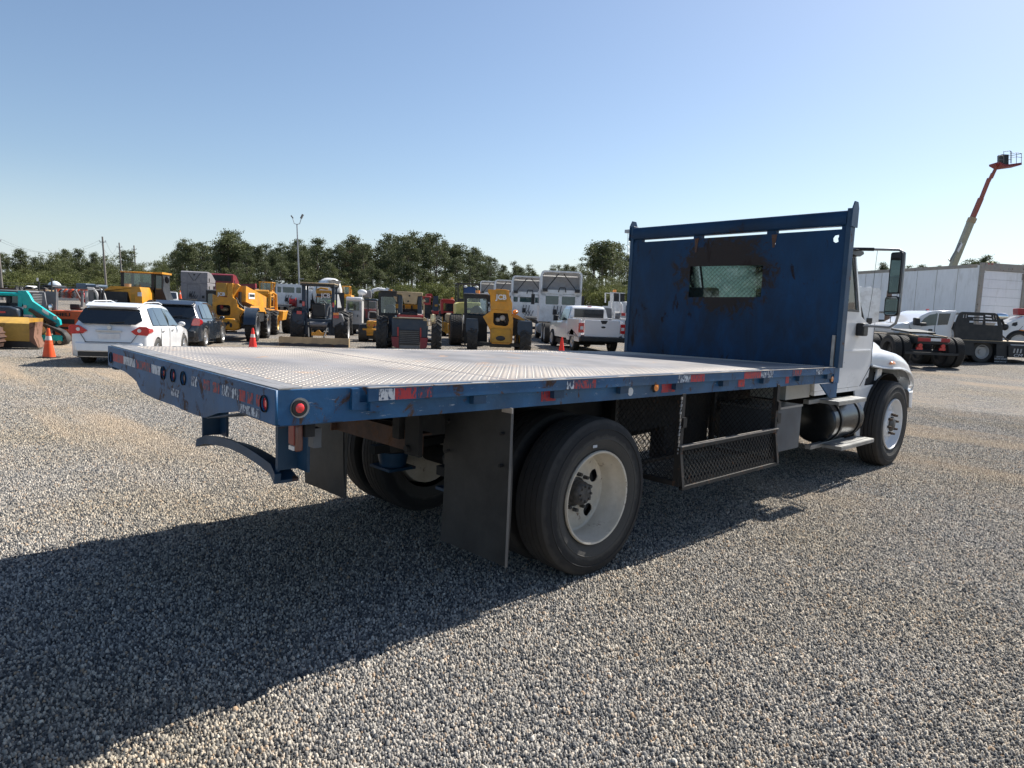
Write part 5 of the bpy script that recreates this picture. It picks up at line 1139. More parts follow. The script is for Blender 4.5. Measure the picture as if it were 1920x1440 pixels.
# landscape tractor with a box blade
def tractor():
    s = Site('utility_tractor', 'dark blue open tractor with a tan canopy towing a box blade', 'tractor', 596, 27.0, -9, CB)
    s.P('canopy', MTN, [('b', 1195, 1528, -.1, 1.5, 700, 712)], bev=.02); s.P('canopy_underside', MBK, [('b', 1200, 1523, -.08, 1.48, 712, 730)])
    for x0, x1 in ((1208, 1242), (1492, 1522)): s.P('roll_post', MDB, [('b', x0, x1, .15, .30, 730, 1215)])
    for x in (1212, 1500): s.P('front_post', MDB, [('b', x, x + 18, 1.35, 1.45, 730, 1010)])
    s.P('seat', MBK, [('b', 1292, 1420, .5, .62, 905, 1040), ('b', 1292, 1420, .62, 1.0, 1040, 1062)], bev=.05)
    s.P('dashboard', MGR, [('b', 1300, 1450, 1.5, 1.7, 900, 1050), ('t', [(1330, 1.4, 900), (1350, 1.35, 880), (1390, 1.35, 880), (1410, 1.4, 905)], .02)])
    s.P('backhoe_lever', MLG, [('t', [(1430, .7, 1050), (1440, .7, 960), (1470, .7, 900)], .025), ('t', [(1450, .8, 1050), (1480, .8, 980)], .025)])
    f = s.P('fender', MDB, [('fx', [(1125, 1010), (1240, 990), (1240, 1130), (1120, 1130)], -.1, .9)], bev=.04); s.P('fender', MGR, [('fx', [(1510, 990), (1600, 1000), (1622, 1060), (1622, 1140), (1510, 1135)], -.1, .9)], bev=.04)
    s.P('tail_lamp', REDL, [('b', 1170, 1216, -.14, -.101, 985, 1015)]); s.P('tail_lamp', AMB, [('b', 1515, 1568, -.14, -.101, 988, 1012)]); s.P('tail_lamp', REDL, [('b', 1515, 1568, -.14, -.101, 1014, 1042)])
    s.P('reflector', REDL, [('b', 1212, 1236, .13, .149, 890, 935)]); s.P('reflector', REDL, [('b', 1502, 1518, .13, .149, 890, 935)])
    s.P('rear_frame', MDB, [('b', 1242, 1492, .1, .4, 1060, 1092), ('b', 1242, 1275, .1, .5, 1092, 1215), ('b', 1465, 1492, .1, .5, 1092, 1215)])
    s.P('hydraulic_roll', MGR, [('c', (1290, -.05, 1112), (1460, -.05, 1112), .10, .10, 18)])
    s.P('hitch_arm', MBK, [('t', [(1270, 0, 1100), (1290, -.5, 1160), (1310, -1.0, 1230)], .035), ('t', [(1470, 0, 1100), (1460, -.5, 1160), (1450, -1.0, 1230)], .035), ('b', 1300, 1440, -.1, 0, 1140, 1155)])
    s.P('hitch_frame', MY, [('b', 1328, 1462, -.75, -.65, 1185, 1215), ('fx', [(1360, 1185), (1385, 1160), (1400, 1160), (1420, 1185)], -.75, -.68)])
    s.P('body', MDB, [('b', 1290, 1440, .6, 3.0, 1062, 1180), ('b', 1310, 1420, 1.8, 3.2, 930, 1062)])
    for x, sx in ((1165, -1), (1590, 1)):
        s.W(x, .5, .66, .50, 'lug', RIMW, sx); s.W(x + sx * -25, 2.6, .45, .3, 'lug', RIMW, sx)
    b = s.P('box_blade', MTN, [('b', 1046, 1686, -1.22, -1.18, 1228, 1290)]); s.P('blade_cutting_edge', mat('worn_blade_steel', (.06, .058, .065), .6, .3, rust=.3), [('fx', [(1050, 1291)] + [(1050 + i * 42, 1291 - 8 * abs(math.sin(i * 2.1))) for i in range(1, 15)] + [(1684, 1291), (1684, 1352), (1050, 1352)], -1.225, -1.19)], parent=b)
    for x in (1046, 1680): s.P('blade_end', MTN, [('b', x, x + 6, -1.8 + .59, -.6, 1230, 1350)], parent=b)
tractor()
# yellow telehandler, three-quarter view (left)
def tele_a():
    s = Site('telehandler', 'yellow telehandler with its tail swing scraped, right of the black suv', 'telehandler', 425, 27.0, -11, CJ, 'telehandlers in the first row')
    b = s.P('boom_head', MYD, [('b', 246, 408, -.05, .45, 286, 500)], bev=.01); s.T('logo_text', 'JCB', TXW, 327, -.057, 474, .17, bold=.007)
    s.P('boom_bracket', MY, [('fx', [(412, 284), (490, 282), (500, 300), (500, 560), (412, 540)], 0, .4), ('fx', [(500, 284), (560, 288), (600, 320), (520, 450), (500, 520)], .1, .4)])
    s.P('boom', MY, [('bar', (560, .5, 450), (590, 5.2, 620), .50, .62)])
    s.P('boom_sign', TXW, [('add', [s.m(620, .95, 440), s.m(735, 3.0, 480), s.m(735, 3.0, 550), s.m(620, .95, 505)], [(0, 1, 2, 3)])], metric=True) if False else None
    x_, y_, z_ = s.m(565, 1.6, 490)
    s.P('boom_decal', TXW, [('b', x_ + .262, x_ + .266, .95, 2.5, z_ - .10, z_ + .14)], metric=True)
    s.P('boom_decal_bar', TXT, [('b', x_ + .267, x_ + .270, 1.1, 2.3, z_ - .02, z_ + .09)], metric=True)
    s.P('hydraulic_line', MBK, [('b', 560, 600, .3, .6, 420, 700), ('t', [(540, .1, 520), (580, .1, 620), (640, .2, 680)], .04)])
    hole = rr4(238, 462, 650, 830, 40)
    f = holed(s, 'rear_frame', MY, [(185, 480), (246, 500), (412, 520), (495, 560), (500, 860), (180, 860)], [hole], .02, .12)
    s.P('engine_parts', MBK, [('b', 190, 495, .6, 2.4, 600, 860), ('t', [(260, .4, 700), (330, .35, 780), (430, .4, 720)], .04)]); s.P('filter_canister', MRD, [('c', (300, .3, 660), (300, .3, 720), .06)]); s.P('valve_block', MTN, [('s', (345, .35, 730), (.16, .1, .08))])
    s.P('side_frame', MY, [('fx', [(500, 520), (560, 560), (570, 680), (660, 730), (600, 830), (620, 960), (540, 940), (500, 870)], .0, .4)])
    c = s.P('counterweight', MY, [('fx', [(170, 862), (540, 868), (632, 960), (625, 1040), (540, 1075), (250, 1060), (190, 960)], -.25, .6)], bev=.05)
    s.P('scrape_mark', MBK, [('s', (262 + k * 38, -.252, 940 + (k * 37) % 60), (.055, .006, .09 - .01 * (k % 3)), 7, 4) for k in range(7)], parent=c)
    win = rr4(50, 165, 470, 710, 16)
    cc = holed(s, 'cab_frame', MBK, [(25, 410), (175, 400), (185, 860), (25, 860)], [win], .6, .1); pane(s, win, .64, parent=cc)
    s.P('cab_roof', MGR, [('b', 40, 242, .55, 2.0, 402, 430)], bev=.04); s.P('cab_side', MBK, [('b', 25, 40, .7, 2.0, 430, 860), ('b', 40, 180, 1.95, 2.0, 700, 860)])
    s.P('engine_cover', MY, [('fy', [(.5, s.m(0, 0, 690)[2]), (.9, s.m(0, 0, 650)[2]), (2.2, s.m(0, 0, 690)[2]), (3.2, s.m(0, 0, 860)[2]), (3.2, s.m(0, 0, 930)[2]), (2.4, s.m(0, 0, 760)[2]), (.5, s.m(0, 0, 740)[2])], .75, 1.05)], metric=True)
    s.P('engine_side', MBK, [('b', .60, 1.0, .45, 3.0, .75, 1.30)], metric=True)
    for sx, x in ((-1, -.86), (1, .92)):
        for y in (.15, 3.0): wheel(s.root, x, y, .616, .62, .40, 'lug', RIMY if sx < 0 else MGR, sx, .3)
        s.P('mudguard', MDB, [('lf', [[(x - .22, .15 - .70 * math.cos(R(a)), .62 + .70 * math.sin(R(a))), (x + .22, .15 - .70 * math.cos(R(a)), .62 + .70 * math.sin(R(a))), (x + .22, .15 - .66 * math.cos(R(a)), .62 + .66 * math.sin(R(a))), (x - .22, .15 - .66 * math.cos(R(a)), .62 + .66 * math.sin(R(a)))] for a in (5, 25, 45, 70, 95, 120)])], metric=True)
    s.P('axle', MBK, [('b', -.7, .7, .05, .3, .50, .70), ('b', -.35, .35, .2, 3.2, .45, .95), ('b', -.9, .2, .9, 1.0, .30, .36)], metric=True)
tele_a()
# yellow wheel loader behind it
def loader():
    s = Site('backhoe_loader', 'yellow cabbed loader with yellow wheel rims between telehandler and white tractor', 'loader', 502, 33.5, -11, CJ)
    cab_box(s, 845, 1110, 515, 690, .4, 1.8, MYD, 16, MY)
    s.P('roof_tank', MY, [('c', (870, .5, 458), (1085, .5, 458), .17, .17, 18)])
    s.P('roof_hoop', MY, [('t', [(1110, .3, 700), (1115, .3, 460), (1150, .5, 440), (1185, .8, 470), (1195, .8, 760)], .07), ('b', 800, 1115, .35, .45, 425, 440)])
    s.P('body', MY, [('fx', [(800, 690), (1190, 740), (1340, 742), (1320, 905), (1100, 905), (810, 780)], .2, 2.2)], bev=.03)
    s.P('fender', MY, [('fx', [(1098, 812), (1262, 822), (1250, 880), (1100, 900)], -.3, .1)])
    s.P('beacon', AMB, [('s', (1005, .1, 640), (.14, .1, .12))])
    for x, y, sx in ((860, .0, -1), (1195, .0, 1), (1315, 2.2, 1), (900, 2.2, -1)): s.W(x, y, .58, .42, 'lug', RIMY, sx, .35)
    s.P('axle', MBK, [('b', 880, 1200, .0, .2, 960, 1010)])
loader()
# wheel loader, seen over the white suv
def wloader():
    s = Site('wheel_loader', 'black and yellow loader with a big glazed cab behind the white suv', 'wheel loader', 240, 31, -11, BH)
    cab_box(s, 1148, 1456, 486, 650, .9, 2.3, MBK, 26, MY)
    cab = s.P('cab_side_pillar', MBK, [('fx', [(1456, 480), (1530, 490), (1535, 650), (1580, 775), (1460, 775)], 1.0, 2.1)])
    s.P('cab_side_window', DGG, [('fx', [(1470, 500), (1522, 505), (1522, 640), (1470, 645)], .985, .999)], parent=cab)
    s.P('roof_edge', MY, [('b', 1456, 1538, .8, 2.3, 467, 486)])
    s.P('engine_hood', MY, [('fx', [(1088, 690), (1170, 632), (1425, 630), (1445, 690), (1448, 790), (1345, 792), (1322, 684), (1095, 682)], -.6, 1.4)], bev=.02)
    s.P('rear_grille', MBK, [('b', 1090, 1322, -.7, .8, 684, 800)], bev=.03); s.T('logo_text', 'CAT', MLG, 1200, -.712, 782, .17, bold=.008)
    s.P('side_vent', MYD, [('b', 1352, 1385, -.612, -.60, 705, 790)]); s.P('air_intake', MTN, [('c', (1255, .3, 632), (1255, .3, 600), .14, .14, 16)])
    s.P('notice', TXW, [('b', 1408, 1444, -.62, -.602, 680, 720)])
    s.P('mirror', MBK, [('s', (1560, 1.2, 540), (.10, .05, .17))]); s.P('lower_body', MBK, [('b', 1090, 1440, -.5, 3.5, 801, 960)])
    for x, sx in ((1110, -1), (1500, 1)):
        for y in (.3, 3.1): s.W(x, y, .72, .50, 'lug', RIMY, sx)
wloader()
# forklift
def forklift():
    s = Site('forklift', 'orange forklift with open overhead guard and black seat between teal loader and suv', 'forklift', 124, 23.6, -14, CL)
    cw = s.P('counterweight', MOR, [('fx', [(750, 700), (775, 668), (840, 660), (1230, 658), (1255, 700), (1210, 770), (1110, 860), (1085, 1120), (870, 1120), (840, 960), (845, 790)], .0, .7)], bev=.03)
    s.T('logo_text', 'HELI', TXT, 955, -.008, 722, .155, sx=1.4, bold=.005)
    s.P('weight_slot', MBK, [('b', 855, 1100, -.008, .04, 788, 858)], parent=cw); s.P('weight_slot', MBK, [('b', 860, 1078, -.008, .04, 905, 936)], parent=cw)
    s.P('guard_post', MGR, [('b', 812, 838, .15, .22, 330, 655)]); s.P('guard_post', MGR, [('bar', (978, .9, 345), (1015, 1.4, 560), .05, .05)]); s.P('guard_post', MGR, [('b', 1160, 1185, .15, .22, 340, 600)])
    s.P('guard_roof', MGR, [('b', 815, 1250, .1, .16, 318, 335), ('b', 815, 835, .1, 1.4, 318, 335), ('b', 1235, 1250, .1, 1.4, 318, 335), ('b', 815, 1250, 1.34, 1.4, 318, 335)]); s.P('roof_lamp', MOR, [('b', 835, 915, .08, .14, 336, 352)]); s.P('roof_lamp', MOR, [('b', 1155, 1245, .08, .14, 336, 352)])
    s.P('seat', MBK, [('b', 985, 1115, .35, .5, 562, 640), ('b', 970, 1130, .5, .9, 628, 652)], bev=.04)
    s.P('steering_wheel', MBK, [('t', [(1105 + 65 + 65 * math.cos(a), 1.1 + .1 * math.sin(a), 560 - 28 * math.sin(a)) for a in np.arange(0, 6.5, .52)], .018), ('t', [(1175, 1.1, 560), (1200, 1.4, 650)], .03)])
    s.P('mast', MBK, [('b', 1190, 1215, 1.7, 1.8, 330, 1000), ('b', 1240, 1260, 1.7, 1.8, 330, 1000)]); s.P('body', MOR, [('b', 860, 1200, .7, 1.7, 700, 1050)])
    for x, sx in ((860, -1), (1140, 1)):
        for y in (.35, 1.6): s.W(x, y, .32, .24, 'rib', MGR, sx)
forklift()
# teal compact track loader
def ctl():
    s = Site('track_loader', 'teal compact track loader with rubber tracks behind the first orange cone', 'track loader', 62, 21.6, -14, CL)
    s.P('lift_arm', MTL, [('fx', [(350, 372), (402, 370), (440, 430), (485, 522), (620, 622), (760, 720), (835, 790), (846, 862), (800, 892), (700, 845), (590, 770), (560, 800), (500, 880), (470, 1030), (440, 820), (372, 770), (366, 580), (350, 560)], .0, .16)], bev=.01)
    s.P('lift_cylinder', MBK, [('bar', (455, -.03, 645), (790, -.03, 860), .10, .10), ('fx', [(430, 630), (480, 640), (560, 720), (800, 850), (760, 860), (640, 830), (520, 740)], -.02, -.004)])
    s.P('cross_tube', MTL, [('c', (-200, .05, 430), (352, .05, 430), .055, .055, 14)]); s.P('arm_upright', MTL, [('b', 300, 350, .0, .15, 372, 610)]); s.P('roof', MGR, [('b', -160, 315, .3, 1.5, 368, 405)], bev=.06)
    s.P('cab_frame', MBK, [('b', 95, 150, .3, .4, 405, 610), ('b', 270, 300, .3, .4, 405, 610), ('b', -160, 300, .3, .4, 560, 610)]); pane(s, [(150, 410), (270, 410), (270, 560), (150, 560)], .36, DGG)
    s.P('engine_hood', MDB, [('fx', [(-180, 610), (240, 605), (350, 640), (366, 768), (-180, 768)], -.3, .5)], bev=.05); s.P('tail_lamp', WHTL, [('b', 0, 110, -.32, -.301, 678, 718)]); s.P('tail_lamp', REDL, [('b', 130, 205, -.32, -.301, 680, 708)])
    s.P('label_plate', TXW, [('b', 372, 492, -.02, -.003, 725, 808)]); s.T('label_text', 'KOBELCO', mat('label_blue', (.03, .08, .25), .5), 440, -.024, 752, .06)
    s.P('arm_label', TXW, [('fx', [(612, 625), (655, 655), (700, 690), (695, 725), (650, 700), (610, 668)], -.012, -.003)])
    s.P('hinge_pin', MLG, [('c', (395, -.03, 605), (395, 0, 605), .05)]); s.P('hinge_pin', MLG, [('c', (780, -.02, 755), (780, 0, 755), .06)]); s.P('hinge_pin', MLG, [('c', (555, -.03, 785), (555, 0, 785), .05)])
    loop = [(500, 905), (540, 845), (600, 838), (690, 850), (900, 950), (960, 1030), (970, 1090), (930, 1150), (860, 1162), (600, 1175), (520, 1160), (490, 1060)]
    inner = [(560, 900), (610, 880), (680, 885), (880, 985), (930, 1050), (930, 1100), (900, 1125), (620, 1140), (560, 1120), (545, 1040)]
    me = plate(loop, [inner], .42, lambda a, b_, t: s.m(a + 110 * 0, -.25 + t, b_)); t_ = finish('rubber_track', me, RUB, s.root, smooth=0)
    for k in range(9): s.P('track_lug', RUB, [('b', 486, 610, -.32, -.252, 862 + k * 34, 880 + k * 34)], parent=t_)
    s.P('track_frame', MTL, [('b', 612, 915, -.26, .0, 1012, 1100)], bev=.02); s.P('track_roller', MTN, [('c', (x, -.27, 1115), (x, -.1, 1115), .055) for x in (640, 720, 800, 880)]); s.P('drive_sprocket', MTN, [('c', (650, -.27, 935), (650, -.1, 935), .11, .11, 14)])
    me = plate([(a - 640, b_) for a, b_ in loop], [], .42, lambda a, b_, t: s.m(a, -.25 + t, b_)); finish('rubber_track', me, RUB, s.root, smooth=0)
    s.P('body', MBK, [('b', -120, 480, .1, 1.4, 768, 1080)])
ctl()
def skid():
    s = Site('skid_steer', 'grey loader cab with slatted side window and round mirror behind the teal loader', 'skid steer', 72, 27, -14, CL)
    me = plate([(430, 378), (650, 385), (668, 520), (690, 640), (640, 690), (470, 690)], [rr4(485, 622, 415, 640, 14)], .08, lambda a, b_, t: s.m(a, t, b_)); c = finish('cab_side', me, MGR, s.root, smooth=0)
    for k in range(9): s.P('guard_slat', MBK, [('b', 485, 622, .02, .04, 430 + k * 24, 440 + k * 24)], parent=c)
    s.P('cab', MGR, [('b', 300, 480, .1, 1.3, 370, 700), ('b', 300, 660, 1.2, 1.3, 370, 700)]); s.P('body', MBK, [('b', 250, 700, -.4, 1.6, 700, 1000)])
    s.P('mirror', MBK, [('s', (715, .1, 612), (.11, .05, .17))]); s.P('mirror_glass', CHR, [('s', (715, .06, 612), (.08, .02, .13))])
    for x, sx in ((320, -1), (640, 1)):
        for y in (.0, 1.1): s.W(x, y, .40, .3, 'lug', MLG, sx)
skid()
# dozer at the left edge
def dozer():
    s = Site('bulldozer', 'worn gold bulldozer blade and rusty track at the left edge', 'bulldozer', 30, 19.6, -14, CL)
    s.P('blade', MGLD, [('fx', [(-200, 850), (412, 850), (415, 1118), (140, 1116), (-200, 1116)], .0, .12)], bev=.01)
    s.P('blade_top', MGLD, [('lf', [[s_ for s_ in ((-200, .0, 850), (412, .0, 850), (412, .02, 846), (-200, .02, 846))], [(-200, .32, 772), (330, .32, 766), (330, .34, 762), (-200, .34, 768)]])])
    s.P('blade_side', mat('rusty_side_plate', (.22, .11, .07), .75, rust=.5, rs=4), [('fx', [(416, 832), (492, 822), (474, 1050), (534, 1205), (420, 1110)], -.04, .5)])
    s.P('blade_shoe', MBK, [('fx', [(-200, 1117), (420, 1117), (534, 1206), (530, 1214), (100, 1214), (-200, 1214)], .02, .45)])
    ring = [(-150, 862), (60, 868), (122, 930), (156, 1040), (132, 1190), (62, 1242), (-150, 1242)]; inn = [(-120, 900), (50, 905), (98, 950), (126, 1040), (108, 1165), (52, 1205), (-120, 1205)]
    me = plate(ring, [inn], .5, lambda a, b_, t: s.m(a, -.75 + t, b_)); t_ = finish('track', me, RUSTY, s.root, smooth=0)
    for k, (a, b_) in enumerate([(-60, 866), (0, 867), (50, 880), (105, 925), (135, 985), (150, 1045), (142, 1110), (118, 1180), (60, 1230), (0, 1236)]): s.P('track_pad', RUSTY, [('c', (a, -.80, b_), (a, -.22, b_), .035, .035, 6)], parent=t_)
    s.P('track_frame', MGLD, [('b', -120, 60, -.6, -.3, 1020, 1130)]); s.P('body', MYD, [('b', -200, 200, .5, 2.6, 800, 1080)]); s.P('pivot', MTN, [('c', (10, -.8, 1160), (10, -.5, 1160), .12, .12, 14)])
dozer()
# small yellow roller with canopy
def roller():
    s = Site('compact_roller', 'small yellow ride-on machine with flat black canopy left of the maroon telehandler', 'roller', 692, 30.5, -9, CM_)
    s.P('canopy', MDB, [('b', 752, 960, -.1, 1.3, 545, 580)], bev=.03)
    for x, y in ((790, .0), (945, .0), (790, 1.2), (945, 1.2)): s.P('canopy_post', MBK, [('b', x, x + 12, y, y + .05, 580, 930)])
    s.P('seat', MBK, [('b', 828, 950, .1, .25, 765, 880)], bev=.05); s.P('seat_rim', MLG, [('t', [(815, .05, 880), (822, .05, 770), (835, .05, 760), (950, .05, 758)], .025), ('b', 825, 950, .0, .08, 882, 905)])
    s.P('engine_hood', MY, [('fx', [(790, 920), (960, 918), (960, 1040), (785, 1040)], -.1, .8)], bev=.03); s.P('rear_body', MY, [('fx', [(720, 1040), (955, 1041), (960, 1160), (722, 1160)], -.25, 1.3)], bev=.04)
    s.P('tail_lamp', REDL, [('c', (833, -.12, 982), (833, -.09, 982), .035)]); s.P('tail_lamp', REDL, [('c', (915, -.12, 982), (915, -.09, 982), .035)]); s.P('body_stripe', MYD, [('b', 800, 935, -.262, -.25, 1105, 1130)])
    s.P('chassis', MBK, [('b', 730, 950, -.1, 2.2, 1160, 1220)])
    for y in (.1, 2.0): s.W(725, y, .38, .36, 'rib', MGR, -1); s.W(960, y, .38, .36, 'rib', MGR, 1)
roller()
# white boxy work machine
def whitebox():
    s = Site('carrier_truck', 'small white boxy work truck with one big rear tyre showing', 'work truck', 661, 36, -9, CM_)
    s.P('roof', WCAR, [('b', 440, 700, .0, 2.0, 516, 578)], bev=.06)
    me = plate([(442, 579), (700, 579), (700, 972), (442, 972)], [rr4(462, 660, 592, 738, 10)], .06, lambda a, b_, t: s.m(a, .05 + t, b_)); b = finish('rear_wall', me, MLG, s.root, smooth=0)
    pane(s, rr4(462, 660, 592, 738, 10), .08, TGL, b); s.P('cab_side', MLG, [('b', 442, 450, .11, 2.0, 579, 972), ('b', 692, 700, .11, 2.0, 579, 972), ('b', 450, 692, 1.95, 2.0, 740, 972)])
    s.P('door_seam', MBK, [('b', 455, 690, .045, .05, 742, 746), ('b', 625, 640, .04, .05, 810, 850)]); s.P('operator_seat', MTN, [('s', (605, 1.0, 655), (.2, .12, .3))])
    s.W(503, -.1, .60, .32, 'lug', MGR, -1); s.W(503, 2.4, .60, .32, 'lug', MGR, -1); s.W(720, 2.4, .60, .32, 'lug', MGR, 1); s.P('axle', MBK, [('b', 540, 720, .0, .3, 975, 1060), ('b', 550, 660, .2, 2.6, 960, 1030)])
whitebox()
def crane():
    s = Site('crane_truck', 'pale grey mast machine with dark bucket between the white box truck and roller', 'crane', 683, 38, -9, CM_)
    s.P('mast', MLG, [('b', 655, 722, .0, .35, 400, 1010)], bev=.03); s.P('mast_cap', WDUL, [('b', 668, 748, -.05, .4, 395, 425), ('s', (715, .0, 440), (.25, .15, .16))])
    s.P('bucket', MGR, [('fx', [(745, 400), (850, 395), (862, 480), (855, 525), (728, 525)], .3, 1.2)], bev=.03)
    s.P('white_boom', WDUL, [('t', [(860, 1, 440), (880, 1, 395), (960, 1, 370), (1110, 1.1, 385), (1130, 1.1, 340)], .10), ('b', 940, 1110, 1.0, 1.3, 380, 395)]); s.P('access_ladder', MGR, [('t', [(1180, 1.3, 380), (1225, 1.3, 365), (1228, 1.3, 440)], .03)])
    s.P('side_pod', MMR, [('b', 692, 950, -.05, .3, 715, 870)]); s.P('pod_opening', MBK, [('b', 705, 770, -.06, -.051, 740, 860), ('c', (737, -.08, 765), (737, -.05, 765), .1)])
    s.P('cab', MLG, [('b', 720, 940, .5, 1.9, 560, 712)]); s.P('cab_window', DGL, [('b', 728, 800, .48, .499, 575, 690)]); s.P('cab_window', DGL, [('b', 815, 925, .48, .499, 590, 700)])
    s.P('outrigger', MTN, [('fx', [(668, 930), (720, 920), (715, 1020), (680, 1010)], -.1, .2)]); s.P('chassis', MBK, [('b', 690, 960, .2, 3.5, 960, 1060)])
    for y in (.4, 2.8): s.W(690, y, .5, .3, 'rib', MLG, -1); s.W(940, y, .5, .3, 'rib', MLG, 1)
crane()
# distant red machines
def redtele():
    s = Site('telehandler', 'small red telehandler just above the maroon one\'s right tyre', 'telehandler', 812, 46, -9, CX9)
    s.P('cab_frame', MRD, [('b', 135, 160, .0, 1.2, 455, 600), ('b', 240, 268, .0, 1.2, 455, 600), ('b', 160, 240, .0, .1, 560, 600)]); s.P('cab_roof', MRD, [('b', 110, 270, -.1, 1.3, 448, 470)], bev=.05); pane(s, [(160, 470), (240, 470), (240, 560), (160, 560)], .05, DGL)
    s.P('boom_head', MRD, [('fx', [(195, 398), (280, 395), (302, 420), (296, 470), (262, 450), (200, 445)], .3, 3.0)]); s.P('mast', MDB, [('fx', [(315, 440), (400, 430), (405, 700), (290, 700)], .0, .6)]); s.P('mast_plate', MYD, [('b', 335, 385, -.02, -.001, 585, 622)])
    s.P('engine_hood', MRD, [('fx', [(290, 705), (420, 695), (446, 720), (440, 760), (290, 762)], .0, 1.8)], bev=.05); s.P('body', MBK, [('b', 150, 440, .2, 2.8, 762, 850), ('b', 160, 280, .1, 1.0, 600, 762)])
    for x, sx in ((170, -1), (410, 1)):
        for y in (.0, 2.4): s.W(x, y, .55, .35, 'lug', MGR, sx)
    s.P('access_rail', MLG, [('t', [(410, -.1, 590), (440, -.1, 585), (450, -.1, 540)], .04)])
redtele()
def redtractor():
    s = Site('farm_tractor', 'red cabbed tractor with an orange beacon left of the cream compactor', 'tractor', 841, 40, -9, CX9)
    c = s.P('cab_frame', MRD, [('b', 458, 498, .2, .3, 500, 760), ('b', 672, 700, .2, .3, 500, 760), ('b', 498, 672, .2, .3, 520, 568), ('b', 498, 672, .2, .3, 712, 740), ('b', 462, 480, .3, 1.6, 520, 760), ('b', 685, 700, .3, 1.6, 520, 760)])
    s.P('cab_roof', MRD, [('fx', [(470, 505), (500, 492), (670, 492), (695, 510), (698, 526), (465, 526)], .1, 1.7)], bev=.04); pane(s, [(498, 568), (672, 568), (672, 712), (498, 712)], .24, DGL, c)
    s.P('beacon', AMB, [('c', (662, .6, 492), (662, .6, 460), .07)]); s.P('engine_hood', MTN, [('b', 525, 700, -.6, .2, 757, 920)], bev=.06); s.P('front_weight', MYD, [('b', 512, 580, -1.1, -.6, 920, 1100)], bev=.03)
    s.P('side_tank', MLG, [('fx', [(690, 690), (720, 680), (730, 760), (690, 770)], .0, .5)]); s.P('chassis', MBK, [('b', 500, 700, -.5, 1.8, 921, 1080)])
    for x, sx in ((490, -1), (720, 1)): s.W(x, 1.2, .72, .42, 'lug', MRD, sx); s.W(x - sx * -5, -.6, .45, .3, 'lug', MRD, sx)
redtractor()
def compactor():
    s = Site('soil_compactor', 'cream yellow compactor with diamond pad tyre, half hidden by the yellow telehandler', 'compactor', 874, 30.5, -9, CX9)
    s.P('engine_hood', MCR, [('fx', [(735, 585), (790, 556), (862, 548), (1170, 545), (1180, 730), (862, 745), (845, 938), (735, 930)], .3, 2.0)], bev=.03)
    s.P('hood_slot', MBK, [('s', (790, .29, 835), (.06, .02, .16), 10, 6)]); s.P('hood_stripe', MBK, [('b', 925, 1150, .28, .299, 650, 690)]); s.P('lower_body', MBK, [('b', 690, 1000, .0, 2.4, 940, 1180)], bev=.02); s.P('corner_guard', MYD, [('b', 512, 580, .3, .6, 920, 1100), ('b', 480, 500, .3, .5, 830, 1080)])
    s.W(715, .3, .69, .55, 'block', MYD, -1); s.W(1120, .3, .69, .55, 'block', MYD, 1)
    s.P('drum', MGR, [('c', (720, 3.2, 1060), (1120, 3.2, 1060), .65, .65, 28)]); s.P('drum_frame', MYD, [('b', 680, 715, 2.2, 4.0, 1000, 1100), ('b', 1125, 1160, 2.2, 4.0, 1000, 1100)])
compactor()
def bluecan():
    s = Site('skid_loader', 'black framed loader with a blue back panel and work lamps above the compactor', 'loader', 880, 35, -9, CX9)
    s.P('roll_cage', MBK, [('b', 748, 775, .0, .1, 225, 540), ('b', 1130, 1155, .0, .1, 225, 540), ('b', 748, 1155, .0, 1.4, 212, 232), ('b', 748, 860, -.05, .1, 490, 560), ('b', 790, 800, .0, .05, 235, 490), ('b', 850, 862, .0, .05, 235, 490), ('b', 748, 770, 1.3, 1.4, 225, 540), ('b', 1130, 1155, 1.3, 1.4, 225, 540)])
    s.P('back_panel', MBL, [('b', 864, 1082, .1, .16, 272, 408)], bev=.02)
    for x in (890, 1088): s.P('work_lamp', TXW, [('s', (x, -.08, 275), (.09, .06, .06))])
    s.P('beacon', AMB, [('c', (1112, .2, 420), (1112, .2, 345), .10, .09)]); s.P('body', MBK, [('b', 760, 1150, .0, 2.2, 545, 1000)])
    for x, sx in ((770, -1), (1140, 1)):
        for y in (.3, 1.8): s.W(x, y, .5, .35, 'lug', MGR, sx)
bluecan()
def jcbback():
    s = Site('backhoe_loader', 'yellow backhoe cab framed by the posts of the canopied tractor', 'backhoe', 608, 36, -9, CM_)
    cab_box(s, -70, 182, 520, 740, .3, 1.8, MBK, 12, MY); s.P('roof_sign_panel', MBK, [('b', -60, 176, .2, .28, 470, 512)]); s.T('logo_text', 'JCB', TXW, 88, .19, 494, .30, bold=.01)
    s.P('roof_rack', MYD, [('b', -70, 176, .3, 1.6, 405, 462), ('t', [(-60, .4, 400), (0, .4, 370), (120, .4, 380)], .05)])
    s.P('engine_hood', mat('hivis_green', (.55, .62, .05), .6), [('fx', [(45, 570), (160, 560), (175, 650), (60, 680)], 1.9, 3.2)], bev=.05); s.P('body', MYD, [('b', -60, 180, .0, 3.0, 742, 1000)])
    for x, sx in ((-80, -1), (190, 1)): s.W(x, .6, .7, .4, 'lug', RIMY, sx); s.W(x, 2.8, .5, .3, 'lug', RIMY, sx)
jcbback()
